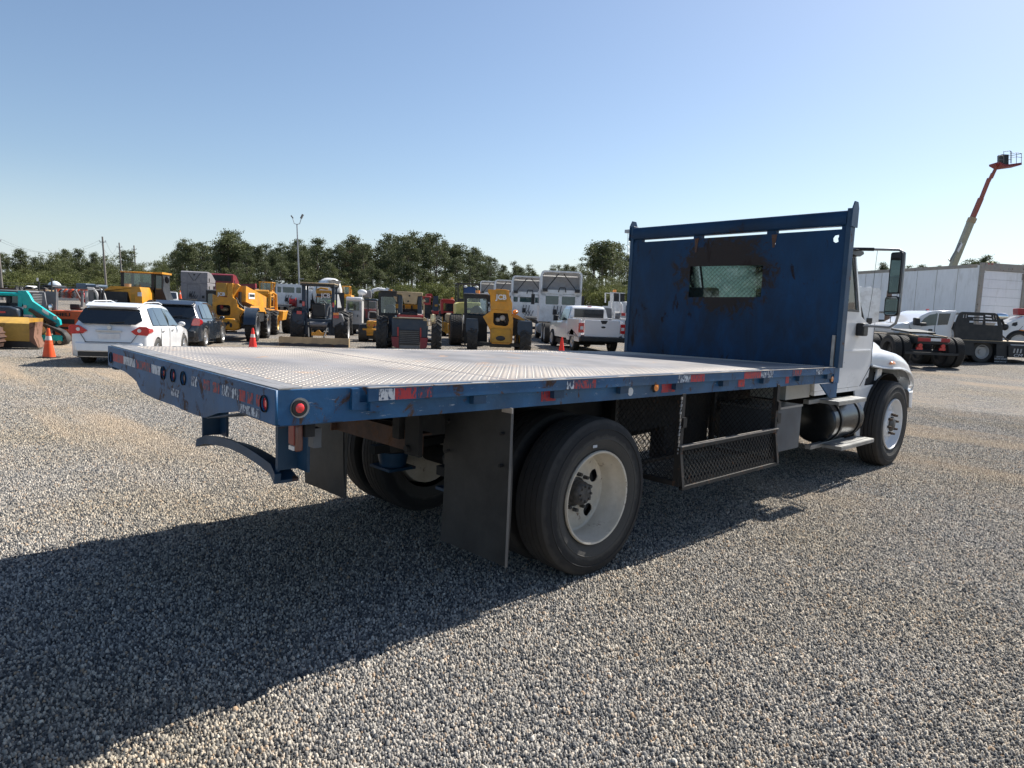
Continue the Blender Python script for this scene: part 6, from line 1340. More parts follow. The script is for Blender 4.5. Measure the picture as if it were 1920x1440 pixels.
def dozcab(u, dep, sv, x0, x1, z0, z1, label, extra):
    s = Site('crawler_dozer', label, 'dozer', u, dep, -9, sv, 'yellow cabs in the far row')
    w_ = (x1 - x0) * .12
    cab_box(s, x0, x1, z0 + 20, z1, .0, 1.5, MYD, w_, MY); s.P('exhaust_pipe', MY, [('c', (x1 + 10, .5, z1), (x1 + 14, .5, z0 + 60), .07)])
    s.P('body', MY, [('fx', [(x0, z1), (x1 + 30, z1), (x1 + 40, z1 + extra), (x0 - 10, z1 + extra)], -.4, 3.0)], bev=.05)
    k = s.k / sv[2]; zt = s.m(0, 0, z1 + extra)[2]
    if zt > .3:
        for sx in (-1, 1): s.P('track', MBK, [('fy', [(-.6, .3), (-.4, 0), (3.0, 0), (3.3, .3), (3.1, max(.5, zt - .1)), (-.4, max(.5, zt - .1))], sx * .75 - .25, sx * .75 + .25)], metric=True, bev=.05)
dozcab(651, 56, CM_, 380, 500, 325, 480, 'yellow dozer cab just right of the mixer drum', 60)
dozcab(497, 60, CJ, 955, 1165, 255, 420, 'yellow cab standing behind the loader left of the low white tractors', 120)
# concrete mixers
def mixer(u, dep, label, sv, pts, extra):
    s = Site('concrete_mixer', label, 'mixer truck', u, dep, -30, None, 'concrete mixer trucks')
    tf = lambda a, b_, c_: (b_, 1.6 + a * math.cos(R(18)) + c_ * math.sin(R(18)), 2.55 - a * math.sin(R(18)) + c_ * math.cos(R(18)))
    part('drum', WDUL, [('lathe', [(-2.3, .45), (-2.2, .6), (-.8, 1.12), (.4, 1.2), (1.6, .85), (1.9, .2), (1.9, .01)], 30)], s.root, tf=tf)
    part('drum_stripe', MGR, [('lathe', [(-.82, 1.13), (-.80, 1.15), (-.62, 1.17), (-.60, 1.16)], 30)], s.root, tf=tf)
    s.P('hopper', MLG, [('lf', [[(-.3, -.9, 3.2), (.3, -.9, 3.2), (.3, -.5, 3.2), (-.3, -.5, 3.2)], [(-.5, -1.1, 3.6), (.5, -1.1, 3.6), (.5, -.3, 3.6), (-.5, -.3, 3.6)]])], metric=True)
    s.P('chute', MLG, [('bar', (0, -1.1, 2.4), (0, -2.0, 1.3), .5, .1)], metric=True); s.P('chassis', MBK, [('b', -.5, .5, -1.5, 7.5, .8, 1.1), ('b', -.9, .9, -.6, -.4, 1.1, 2.6), ('b', -1.1, 1.1, 2.9, 3.1, 1.1, 1.9)], metric=True)
    c = s.P('cab', WDUL, [('b', -1.15, 1.15, 4.2, 6.0, 1.1, 2.8), ('b', -1.0, 1.0, 6.0, 7.4, 1.0, 1.8)], metric=True, bev=.05); s.P('rear_window', DGL, [('b', -.7, .7, 4.18, 4.199, 1.9, 2.5)], metric=True, parent=c)
    for y in (-.4, .9):
        for x in (-1.0, -.7, .7, 1.0): wheel(s.root, x, y, .508, .512, .275, 'block', RIMW, 1 if x > 0 else -1, .5)
    for x in (-1.0, 1.0): wheel(s.root, x, 6.6, .508, .512, .275, 'rib', RIMW, 1 if x > 0 else -1, .2)
    s.root.scale = (.88, .88, .88)
mixer(622, 54, 'white mixer drum showing above the canopied tractor', None, None, 0)
mixer(1250, 47, 'white mixer drum beside the left edge of the blue headboard', None, None, 0)
def pump():
    s = Site('work_truck', 'white truck with an open square cage behind the white pickup roof', 'work truck', 1160, 41, -11, CZ)
    f = s.P('cage_frame', WDUL, [('b', 925, 950, .0, .08, 430, 700), ('b', 990, 1015, .0, .08, 430, 700), ('b', 1165, 1190, .0, .08, 430, 900), ('b', 925, 1330, .0, .08, 425, 445), ('b', 990, 1190, .0, .08, 665, 690), ('b', 1165, 1190, 1.4, 1.5, 430, 900), ('b', 990, 1015, 1.4, 1.5, 430, 700), ('b', 990, 1330, 1.4, 1.5, 425, 445)])
    s.P('cage_mesh', MBK, [('b', 1016, 1164, .03, .05, 446, 664), ('b', 1191, 1320, .03, .05, 446, 664)]); s.P('beacon', AMB, [('c', (1100, .4, 425), (1100, .4, 350), .10)])
    s.P('engine_block', MGR, [('b', 790, 990, .2, 1.4, 850, 1120), ('c', (1050, .3, 1040), (1210, .3, 1040), .25)]); s.P('pipe', WDUL, [('t', [(1020, .0, 1120), (1035, .0, 850), (1000, .1, 1100)], .06), ('t', [(1200, .1, 700), (1250, .1, 760), (1250, .1, 1000)], .08)])
    s.P('red_canister', MRD, [('c', (1270, -.05, 1040), (1270, -.05, 960), .12)]); s.P('deck', WDUL, [('b', 1180, 1440, -.2, 3.0, 1105, 1160), ('b', 780, 1180, .0, 3.0, 1125, 1160)]); s.P('tail_lamp_bar', MBK, [('b', 1200, 1420, -.22, -.201, 1170, 1195)])
    s.P('body', MBK, [('b', 780, 1440, .1, 4.0, 1160, 1500)])
    for x, sx in ((860, -1), (1400, 1)): s.W(x, .6, .5, .4, 'block', RIMW, sx); s.W(x, 3.6, .5, .4, 'block', RIMW, sx)
pump()
# ---------------------------------------------------------------- right-hand side
def flatpick():
    s = Site('flatbed_pickup', 'white crew cab pickup with a black steel flatbed and slotted headache rack', 'pickup', 1800, 26.2, 0, CR, 'pickups in the yard')
    b = s.P('cab', WCAR, [('fx', [(640, 775), (700, 745), (775, 690), (860, 648), (930, 630), (1160, 622), (1165, 640), (1130, 760), (1105, 830), (1105, 948), (700, 945), (650, 880)], .0, 1.9)], bev=.03)
    s.P('hood', WCAR, [('fx', [(460, 900), (455, 830), (480, 805), (560, 782), (645, 772), (645, 905)], .02, 1.86)], bev=.05)
    s.P('front_window', DGG, [('fx', [(752, 778), (800, 722), (862, 680), (952, 660), (930, 790), (760, 812)], -.012, -.002)]); s.P('rear_side_window', DGL, [('fx', [(968, 660), (1095, 655), (1060, 780), (945, 790)], -.012, -.002)])
    s.P('door_seam', MBK, [('fx', [(935, 655), (941, 655), (905, 940), (899, 940)], -.004, -.001)]); s.P('door_handle', MBK, [('b', 845, 888, -.02, -.004, 838, 858)]); s.P('roof_marker', REDL, [('b', 925, 945, .5, .6, 612, 624)])
    s.P('towing_mirror', MBK, [('b', 632, 690, -.40, -.22, 720, 800), ('b', 685, 780, -.30, -.12, 770, 805)], bev=.03); s.P('grab_hoop', MBK, [('t', [(580, 1.0, 785), (582, 1.0, 712), (600, 1.0, 705), (640, 1.0, 705)], .015)])
    s.P('wheel_arch', MBK, [('b', 645, 655, -.01, .0, 835, 905), ('b', 655, 700, -.01, .0, 900, 925)])
    # headache rack: slotted plate and lower panel
    slots = [[(1213, 658), (1228, 655), (1222, 698), (1206, 702)], [(1242, 654), (1257, 652), (1252, 696), (1236, 700)], [(1540, 660), (1555, 660), (1563, 705), (1548, 708)], [(1568, 660), (1582, 660), (1592, 705), (1577, 708)],
             [(1262, 668), (1440, 668), (1440, 684), (1262, 684)], [(1320, 698), (1440, 698), (1440, 712), (1320, 712)], [(1455, 655), (1530, 658), (1530, 672), (1455, 670)], [(1455, 690), (1535, 692), (1540, 706), (1455, 704)], [(1280, 728), (1435, 728), (1430, 765), (1270, 765)], [(1455, 728), (1595, 728), (1603, 768), (1455, 768)]]
    me = plate([(1112, 800), (1150, 690), (1175, 645), (1200, 632), (1560, 632), (1590, 645), (1622, 700), (1645, 780), (1650, 938), (1115, 938)], slots, .06, lambda a, b_, t: s.m(a, -.15 + t, b_)); finish('headache_rack', me, MBK, s.root, smooth=0)
    s.P('deck', MTN, [('b', 1100, 2150, -.25, 2.0, 938, 945)]); s.P('deck_rail', MBK, [('b', 1100, 2150, -.27, -.24, 946, 968)]); s.P('rope_bar', MBK, [('c', (1650, .2, 800), (1690, .2, 800), .02), ('t', [(1660, .0, 870), (1740, .0, 935)], .03)])
    s.P('body_skirt', MBK, [('b', 1100, 1310, -.24, 1.9, 969, 1110), ('b', 1560, 1680, -.24, 1.9, 969, 1200), ('b', 1310, 1560, -.05, 1.9, 969, 1010)])
    p = s.P('side_tool_box', MBK, [('b', 1682, 2150, -.30, .3, 985, 1112)], bev=.01)
    for k in range(3): s.P('tool_box_slot', MLG, [('fx', [(1742 + k * 37, 1015), (1758 + k * 37, 1015), (1747 + k * 37, 1062), (1731 + k * 37, 1062)], -.31, -.301)], parent=p)
    s.T('logo_text', 'CM', TXW, 1782, -.312, 1090, .15, sx=1.5, shear=.2)
    s.P('flap', MBK, [('b', 1535, 1680, -.26, -.241, 1100, 1200)]); s.T('flap_text', 'SERVICE', TXW, 1596, -.266, 1114, .062, sx=1.2); s.T('flap_text', 'TRUCK BODY', TXW, 1600, -.266, 1136, .062, sx=1.2); s.T('flap_text', 'WWW SERVICE', TXW, 1597, -.266, 1168, .04, sx=1.6)
    for a, r_ in ((1420, .42), (560, .42)):
        x = ((1600 + a / 6.0) - s.u) * s.k
        for y in ((.0, 1.5) if a > 1000 else (.15, 1.6)):
            o = wheel(s.root, x, y + .05, .416, .42, .26, 'block', MLG, -1, .35); o.rotation_euler = (0, 0, R(-90) if y < 1 else R(90))
    s.P('chassis', MBK, [('b', 600, 2150, .4, 1.5, 1040, 1100)])
flatpick()
def bare():
    s = semi(1685, 25.4, 'bare tandem tractor chassis with big dual tyres beyond the truck\'s front wheel', 0, tall=False, paint=WDUL, sleeper=0, win=0, group='bare rear tractors', cs=1.9, rim=MBK)
    s.P('tail_bar', MRD, [('b', -.52, -.12, -2.02, -1.96, .86, .98)], metric=True); s.P('tail_bar', MRD, [('b', .22, .52, -2.02, -1.96, .86, .98)], metric=True); s.P('tail_bar_white', TXW, [('b', -.12, .22, -2.02, -1.96, .88, .97)], metric=True)
    s.P('tail_frame', MTN, [('bar', (-.48, -1.9, 1.03), (-.50, -.8, 1.10), .06, .03), ('bar', (.48, -1.9, 1.03), (.50, -.8, 1.10), .06, .03)], metric=True)
    for x in (-.42, .34): s.P('tail_lamp', REDL, [('c', (x, -1.98, .72), (x, -1.92, .72), .07), ('b', x - .1, x + .1, -1.95, -1.9, .58, .66)], metric=True)
    s.P('rear_cross_member', MBK, [('b', -.9, .9, -1.95, -1.85, .42, .50), ('b', -.5, .5, -1.95, -1.88, .78, .98)], metric=True)
    s.P('exhaust_stack', mat('stack_brown', (.12, .085, .07), .5, .5, rust=.3), [('c', (1.42, 3.8, 1.3), (1.42, 3.8, 2.75), .10), ('t', [(1.42, 3.8, 2.7), (1.43, 3.8, 3.4), (1.50, 3.75, 3.7), (1.58, 3.75, 3.8)], .065)], metric=True)
bare()
def semitr(u=1866, dep=33.2, h=-13, L=13.0, label='long white box trailer with a roll up rear door behind the flatbed pickup'):
    s = Site('box_trailer', label, 'trailer', u, dep, h, None, 'white box trailers')
    W_, zb, zt = 1.30, 1.05, 3.92
    s.P('side_wall', TANV, [('b', -W_, -W_ + .05, .08, L, zb + .1, zt - .12)], metric=True); s.P('side_wall', TANV, [('b', W_ - .05, W_, .08, L, zb + .1, zt - .12)], metric=True); s.P('roof', TANV, [('b', -W_ + .05, W_ - .05, .08, L, zt - .14, zt - .1)], metric=True)
    s.P('top_rail', TGY, [('b', -W_ - .012, -W_, .2, L, zt - .22, zt - .06)], metric=True); s.P('bottom_rail', TGY, [('b', -W_ - .012, -W_, .2, L, zb + .45, zb + .55)], metric=True)
    for k in range(1, int(L / 1.25)): s.P('panel_joint', TGY, [('b', -W_ - .006, -W_ + .001, k * 1.25, k * 1.25 + .02, zb + .56, zt - .23)], metric=True)
    s.P('rear_frame', TGY, [('b', -W_ - .01, -W_ + .16, -.05, .08, zb, zt), ('b', W_ - .16, W_ + .01, -.05, .08, zb, zt), ('b', -W_ + .16, W_ - .16, -.05, .08, zt - .34, zt), ('b', -W_ + .16, W_ - .16, -.05, .08, zb, zb + .12)], metric=True)
    for k in range(6):
        z0 = zb + .125 + k * .4; s.P('door_panel', TANV, [('b', -W_ + .165, W_ - .165, .0, .03, z0, min(z0 + .392, zt - .35))], metric=True)
    s.P('door_roller_track', TGY, [('b', -W_ + .17, -W_ + .24, -.01, -.001, zt - .45, zt - .4), ('b', W_ - .24, W_ - .17, -.01, -.001, zt - .7, zt - .4)], metric=True)
    for x in (-1.0, -.8): s.P('clearance_lamp', REDL, [('b', x, x + .08, -.07, -.051, zt - .06, zt - .02)], metric=True)
    for x in (-.2, .1): s.P('roof_lamp', mat('lamp_glow_cream', (.8, .72, .4), .3), [('s', (x - .8, .0, zt + .03), (.06, .05, .05))], metric=True)
    s.P('floor', MBK, [('b', -W_ + .05, W_ - .05, .08, L, zb, zb + .1), ('b', -.5, .5, .3, L - 1, .75, zb)], metric=True)
    for y in (1.5, 2.8):
        for x in (-1.1, -.78, .78, 1.1): wheel(s.root, x, y, .508, .512, .275, 'block', RIMW, 1 if x > 0 else -1, .5)
    s.P('bumper_guard', MBK, [('b', -1.1, 1.1, .0, .1, .5, .6), ('b', -.6, -.5, .0, .1, .6, 1.0), ('b', .5, .6, .0, .1, .6, 1.0)], metric=True)
semitr(); semitr(1352, 25.5, -8, 6.5, 'white box body seen only through the mesh window of the headboard')  # second box body is added, to make the headboard window look paler
def dumphood():
    s = Site('dump_truck', 'white truck hood with a chrome hood mirror at the right edge', 'truck', 1925, 30, 22, CG)
    s.P('hood', WCAR, [('fx', [(385, 925), (395, 860), (430, 770), (470, 700), (560, 640), (660, 590), (1000, 540), (1000, 1000), (640, 900), (590, 890), (520, 895), (470, 925), (450, 990), (400, 990)], .0, 2.0)], bev=.06)
    s.P('hood_vent', MBK, [('fx', [(515, 735), (530, 695), (585, 676), (585, 722), (560, 744)], -.01, -.002)]); s.P('hood_seam', MBK, [('t', [(648, -.005, 735), (600, -.005, 800), (585, -.005, 880)], .008)]); s.P('side_lamp', AMB, [('s', (628, -.01, 812), (.12, .02, .06))])
    m_ = s.P('hood_mirror', CHR, [('s', (385, -.2, 605), (.28, .10, .15), 14, 8)]); s.P('mirror_arm', MBK, [('t', [(380, -.2, 640), (405, -.15, 700), (430, -.05, 770)], .05), ('s', (432, -.05, 760), (.14, .08, .15))], parent=m_)
    s.P('cab', MRD, [('b', 625, 1000, .3, 1.2, 470, 570)], bev=.04); x = ((1840 + 560 / 8.0) - s.u) * s.k
    for y in (.1, 1.9):
        o = wheel(s.root, x, y, .508, .512, .28, 'rib', RIMW, -1, .2); o.rotation_euler = (0, 0, R(90))
    s.P('chassis', MBK, [('b', 420, 1000, .4, 1.6, 990, 1080)])
dumphood()
def lift():
    s = Site('boom_lift', 'tall boom lift with tan lower boom, red upper boom and raised work basket', 'boom lift', 1765, 50, 0, (0, 0, 1.0))
    s.P('lower_boom', mat('lift_tan', (.36, .34, .24), .5, dirt=.4), [('bar', (1762, 0, 560), (1822, 0, 412), .40, .36)]); LR = mat('lift_dull_red', (.34, .09, .06), .6, dirt=.5, dcol=(.2, .1, .08)); s.P('middle_boom', LR, [('bar', (1821, 0, 415), (1838, 0, 375), .29, .26)]); s.P('upper_boom', LR, [('bar', (1837.5, 0, 378), (1853, 0, 339), .21, .20)])
    s.P('jib', LR, [('bar', (1852, 0, 345), (1858, -.05, 330), .20, .17), ('bar', (1855, 0, 338), (1868, 0, 312), .13, .09), ('bar', (1860, .1, 338), (1871, .1, 314), .08, .08)]); s.P('lift_cylinder', MGR, [('bar', (1777, -.3, 490), (1795, -.3, 458), .09, .09), ('bar', (1777, -.3, 492), (1779, 0, 487), .08, .08)])
    s.P('boom_lettering', TXW, [('fx', [(1789, 471), (1797, 456), (1800, 460), (1792, 476)], -.3, -.28)]); s.P('boom_collar', MTN, [('bar', (1819, 0, 420), (1823, 0, 411), .45, .40)])
    rails = []
    for x, z in ((1863, 299), (1872, 292), (1884, 291), (1886, 294), (1895, 294), (1904, 295)): rails.append(('t', [(x, -.4, z), (x, -.4, 313)], .018))
    for z in (0, 7): rails += [('t', [(1863, -.4, 301 + z), (1871, -.4, 300 + z)], .018), ('t', [(1884, -.4, 296 + z), (1895, -.4, 294 + z), (1905, -.4, 295 + z)], .018), ('t', [(1884, .6, 294 + z), (1905, .6, 293 + z)], .018)]
    rails += [('t', [(1872, -.4, 293), (1884, -.4, 291), (1887, -.4, 294)], .02), ('t', [(1905, -.4, 295), (1905, .6, 293)], .018)]
    b = s.P('basket_rail', MGR, rails); s.P('basket_floor', MMR, [('lf', [[(1863, -.45, 311), (1863, .6, 311), (1863, .6, 314), (1863, -.45, 314)], [(1875, -.45, 316), (1875, .6, 316), (1875, .6, 320), (1875, -.45, 320)], [(1904, -.45, 311), (1904, .6, 311), (1904, .6, 315), (1904, -.45, 315)]])], parent=b); s.P('control_box', MBK, [('b', 1871, 1883, -.3, .2, 297, 316)], parent=b)
    g = s.v
    s.P('turntable', mat('lift_tan', (.36, .34, .24)), [('b', 1735, 1795, -1, 1.2, 560, g - 30)], bev=.1); s.P('chassis', MBK, [('b', 1730, 1800, -1.1, 1.3, g - 30, g - 14)])
    for x in (1738, 1792):
        for y in (-1.2, 1.3):
            o = wheel(s.root, (x - s.u) * s.k, y, .5, .5, .35, 'lug', MGR, -1, .3); o.rotation_euler = (0, 0, R(90))
lift()
# ---------------------------------------------------------------- far yard: wall, poles, clutter
CONC = mat('concrete_wall', (.50, .48, .45), .85, var=.15, dirt=.5, dcol=(.2, .19, .17)); WOOD = mat('weathered_pole_wood', (.22, .20, .18), .8, var=.2, dirt=.4)
GALV = mat('galvanised_pole', (.34, .35, .36), .45, .4)
def wall_fence():
    a, _ = spot(-160, 108); b_, _ = spot(330, 132)
    t = thing('boundary_wall', 'long low concrete boundary wall in front of the trees at left', 'wall', a); d = (b_ - a); L = Vector((d.x, d.y)).length; ang = math.atan2(d.y, d.x); t.rotation_euler = (0, 0, ang)
    n = 26
    for i in range(n):
        x0 = L * i / n; z = gz(a.x + d.x * i / n, a.y + d.y * i / n) - a.z
        part('wall_panel', CONC, [('b', x0 + .02, x0 + L / n - .02, -.1, .1, z - .3, z + 1.95)], t)
        part('wall_post', CONC, [('b', x0 - .14, x0 + .14, -.16, .16, z - .3, z + 2.1)], t)
    part('fence_wire', GALV, [('t', [(L * i / n, 0, gz(a.x + d.x * i / n, a.y + d.y * i / n) - a.z + h_) for i in range(n + 1)], .02, 4) for h_ in (2.4, 2.8)], t, kind='stuff')
wall_fence()
def upole(u, dep, top, label):
    s = Site('utility_pole', label, 'utility pole', u, dep, 0, None, 'wooden utility poles at left'); k = dep / F_
    p, v = spot(u, dep); H = (v - top) * k
    ln = LEAN * H; s.root.rotation_euler = (0, 0, 0)
    s.P('pole', WOOD, [('c', (0, 0, 0), (ln.x, ln.y, H), .20, .13, 10)], metric=True)
    q = LEAN * (H - .9); r_ = Vector((R2.x, R2.y, 0)).normalized()
    s.P('crossarm', WOOD, [('bar', tuple(q - r_ * .55), tuple(q + r_ * .55), .08, .09)], metric=True)
    for e in (-.5, .5): s.P('insulator', GALV, [('c', tuple(q + r_ * e), tuple(q + r_ * e + Vector((0, 0, .25))), .05)], metric=True)
    return s, Vector(s.root.location) + q
tops = [upole(6, 112, 443, 'tallest leaning utility pole at the far left edge')[1], upole(201, 122, 446, 'utility pole nearest the black and yellow loader cab')[1], upole(231, 150, 457, 'third utility pole, between two others above the loader')[1], upole(258, 168, 462, 'shortest utility pole, rightmost of the wooden ones')[1]]
def wires():
    ops = []
    for a, b_ in zip(tops, tops[1:]):
        for e in (-1, 1):
            pts = [tuple(a.lerp(b_, t / 10) + Vector((0, 0, .3 - 2.2 * (1 - (2 * t / 10 - 1) ** 2)))+ Vector((R2.x, R2.y, 0)) * e * .5) for t in range(11)]
            ops.append(('t', pts, .014, 4))
    w_ = part('power_lines', MBK, ops); w_['label'] = 'thin sagging power lines strung between the wooden poles'; w_['category'] = 'power line'
wires()
def lamp_pole():
    s = Site('light_pole', 'tall grey light pole with two floodlights rising before the trees', 'light pole', 563, 92, 0, None); H = (s.v - 424) * s.k; q = Vector((0.012, .0, 1)) * H
    s.root.rotation_euler = (0, 0, 0); r_ = Vector((R2.x, R2.y, 0)).normalized(); q = LEAN * H + r_ * .0
    s.P('pole', GALV, [('c', (0, 0, 0), tuple(q), .13, .07, 12)], metric=True)
    for sg, m_ in ((-1, 1), (1, 1)):
        a = q; b_ = q + r_ * .35 * sg + Vector((0, 0, .1)); c_ = q + r_ * .55 * sg + Vector((0, 0, .75))
        s.P('bracket', GALV, [('t', [tuple(a), tuple(b_), tuple(c_)], .045)], metric=True)
        s.P('floodlight', MGR, [('bar', tuple(c_ - r_ * .05 * sg), tuple(c_ + r_ * .22 * sg + Vector((0, 0, .55 if sg > 0 else .35))), .40 if sg > 0 else .08, .16)], metric=True)
    s.P('camera_arm', GALV, [('bar', tuple(q * .36), tuple(q * .36 + r_ * .6), .08, .1)], metric=True)
lamp_pole()
def tower():
    s = Site('radio_tower', 'faint lattice communication tower beyond the pines at the headboard', 'tower', 1177, 380, 0, None); H = (s.v - 434) * s.k; s.root.rotation_euler = (0, 0, 0); ops = []
    for k in range(3):
        a = R(120 * k); ops.append(('c', (.9 * math.cos(a), .9 * math.sin(a), 0), (.7 * math.cos(a) + LEAN.x * H, .7 * math.sin(a) + LEAN.y * H, H), .14, .12, 5))
    s.P('leg', GALV, ops[:1], metric=True); s.P('leg', GALV, ops[1:2], metric=True); s.P('leg', GALV, ops[2:], metric=True)
    br = []
    for i in range(22):
        z0, z1 = H * i / 22, H * (i + 1) / 22; a = .75 * (-1) ** i; br.append(('c', (a + LEAN.x * z0, LEAN.y * z0, z0), (-a + LEAN.x * z1, LEAN.y * z1, z1), .07, .07, 4))
    s.P('bracing', GALV, br, metric=True, kind='stuff'); s.P('antenna_head', GALV, [('b', -2.2 + LEAN.x * H, 2.2 + LEAN.x * H, -1 + LEAN.y * H, 1 + LEAN.y * H, H - 1.5, H + .2)], metric=True)
tower()
def junk():
    s = Site('flat_trailer', 'rusty red low trailer beside the wall at the far left', 'trailer', 14, 62, 0, CL); s.P('deck', RUSTY, [('b', -60, 220, 0, 2.4, 320, 345)]); s.P('load', mat('faded_pink_load', (.42, .22, .17), .7), [('b', -60, 210, .2, 2.0, 345, 385)], bev=.1)
    for x in (0, 60, 160): s.P('wheel', RUB, [('c', (x, .1, 395), (x, .4, 395), .42, .42, 14)])
    s = Site('excavator_forks', 'dark fork attachments lined up left of the small white bin', 'attachment', 36, 58, 0, CL)
    for x in (215, 278, 345): s.P('fork', MBK, [('fx', [(x, 350), (x + 8, 300), (x + 22, 298), (x + 24, 330), (x + 36, 350)], 0, .8)])
    s = Site('white_bin', 'small white bin standing between the forks and the black trailer', 'bin', 49, 60, 0, CL); s.P('bin', WDUL, [('fx', [(362, 350), (370, 300), (385, 286), (415, 286), (428, 310), (432, 352)], 0, 1.2)], bev=.08)
    s = Site('lowboy_trailer', 'tan plank trailer loaded with rails under the black tarp', 'trailer', 66, 58, 0, CL); s.P('deck', MTN, [('b', 372, 690, 0, 2.4, 342, 362)]); s.P('load', MBK, [('b', 385, 560, .3, 2.0, 322, 340), ('b', 480, 660, .4, 1.8, 310, 324)]); s.P('rust_post', RUSTY, [('b', 660, 690, -.1, .1, 330, 430)])
    for x in (420, 620): s.P('wheel', RUB, [('c', (x, .1, 378), (x, .4, 378), .42, .42, 14)])
    s.P('tarp', MBK, [('fx', [(545, 310), (560, 275), (610, 264), (680, 268), (712, 290), (700, 306), (620, 296)], .6, 2.6)], bev=.06)
    s = Site('water_tank', 'white round tank on a black frame beneath the tall black post', 'tank', 92, 60, 0, CL); s.P('tank', mat('tank_glossy_white', (.7, .74, .76), .15, coat=.5), [('s', (728, .8, 320), (1.15 * .5, .5, .62))]); s.P('frame', MBK, [('b', 700, 765, .2, 1.4, 350, 400)])
    for x, z0, lb in ((768, 176, 'tall thin black post near the white round tank'), (578, 180, 'black post carrying a small white board at far left')):
        s = Site('marker_post', lb, 'post', x / 8, 56, 0, CL, 'black marker posts'); s.P('post', MBK, [('b', x - 6, x + 6, 0, .12, z0 + (50 if x < 600 else 0), 420)])
        if x < 600: s.P('board', TXW, [('b', 550, 574, -.03, -.005, 172, 222)])
    s = Site('equipment_row', 'row of small orange and black engines set out behind the forklift', 'equipment', 128, 44, 0, CL)
    rs = random.Random(4)
    for k in range(12):
        x = 850 + k * 33; c_ = [MOR, MBK, MLG, MOR, MGR, MRD][k % 6]
        s.P('engine', c_, [('b', x, x + 20, 0, .5, 360 + rs.randint(0, 30), 432), ('c', (x + 10, -.05, 425), (x + 10, .1, 425), .2, .2, 12), ('s', (x + 12, .2, 372 + rs.randint(0, 15)), (.18, .15, .16))])
    s = Site('stake_truck', 'dark blue flat cab truck standing before the wall left of the utility pole', 'truck', 151, 88, 0, CL); s.P('cab', mat('faded_blue_paint', (.08, .12, .17), .5), [('b', 1135, 1290, 0, 2, 252, 325), ('b', 1290, 1480, 0, 2, 262, 300)], bev=.1); s.P('windscreen', WHTL, [('b', 1440, 1475, -.03, -.005, 262, 300)]); s.P('cargo', MGR, [('b', 1180, 1440, .2, 1.8, 300, 330)])
    for x in (1170, 1430): s.P('wheel', RUB, [('c', (x, .1, 340), (x, .4, 340), .5, .5, 14)])
    s = Site('loader_mast', 'grey loader frame with silver doors standing right behind the orange forklift', 'loader', 172, 28, -12, BH)
    s.P('frame', MLG, [('t', [(868, 0, 800), (866, 0, 660), (880, 0, 648), (930, 0, 650), (958, 0, 690), (985, 0, 800)], .05), ('t', [(930, .8, 650), (960, .8, 700), (985, .8, 800)], .05)]); s.P('door_panel', MGR, [('b', 880, 925, .1, .16, 665, 800)]); s.P('door_panel', mat('dark_green_panel', (.03, .05, .045), .5), [('b', 928, 950, .1, .16, 670, 800)]); s.P('tail_lamp', MRD, [('b', 850, 864, -.05, 0, 755, 790)]); s.P('body', MBK, [('b', 865, 985, .1, 2, 800, 1080)])
junk()
def small_pickup(u, dep, label, h, paint=WDUL):
    s = Site('pickup_truck', label, 'pickup', u, dep, h, None, 'pickups in the yard')
    s.P('body', paint, [('fy', [(0, .5), (0, 1.25), (1.9, 1.25), (2.1, 1.85), (3.4, 1.85), (4.0, 1.25), (5.3, 1.15), (5.5, .5)], -.95, .95)], metric=True, bev=.08)
    s.P('side_window', DGL, [('fy', [(2.2, 1.30), (2.3, 1.75), (3.3, 1.75), (3.75, 1.30)], .951, .96), ('fy', [(2.2, 1.30), (2.3, 1.75), (3.3, 1.75), (3.75, 1.30)], -.96, -.951)], metric=True); s.P('windscreen', DGL, [('add', [(-.8, 3.50, 1.80), (.8, 3.50, 1.80), (.85, 4.03, 1.30), (-.85, 4.03, 1.30)], [(0, 1, 2, 3)])], metric=True)
    for y in (1.1, 4.5):
        for x in (-.85, .85): wheel(s.root, x, y, .396, .40, .26, 'block', RIMS_, 1 if x > 0 else -1, .15)
small_pickup(305, 62, 'silver pickup parked far off right of the loader cab', 150, mat('silver_paint', (.42, .43, .44), .3, .3))
small_pickup(1123, 78, 'white pickup parked far away above the near pickup roof', 140)
small_pickup(1105, 66, 'pale pickup with its side to us left of the far white one', 100)
small_pickup(1140, 95, 'farthest white pickup between far cab and the square cage', 160)
def red_boom():
    s = Site('red_boom', 'dark red machine boom lying over the yard beyond the first telehandler', 'boom', 466, 62, 0, CJ); s.P('boom', MMR, [('bar', (640, 0, 345), (900, 0, 325), .35, .4), ('bar', (660, .2, 400), (860, .2, 350), .25, .3)]); s.P('base', MGR, [('b', 700, 880, .2, 1.6, 370, 480), ('s', (740, .0, 385), (.5, .3, .4))])
red_boom()
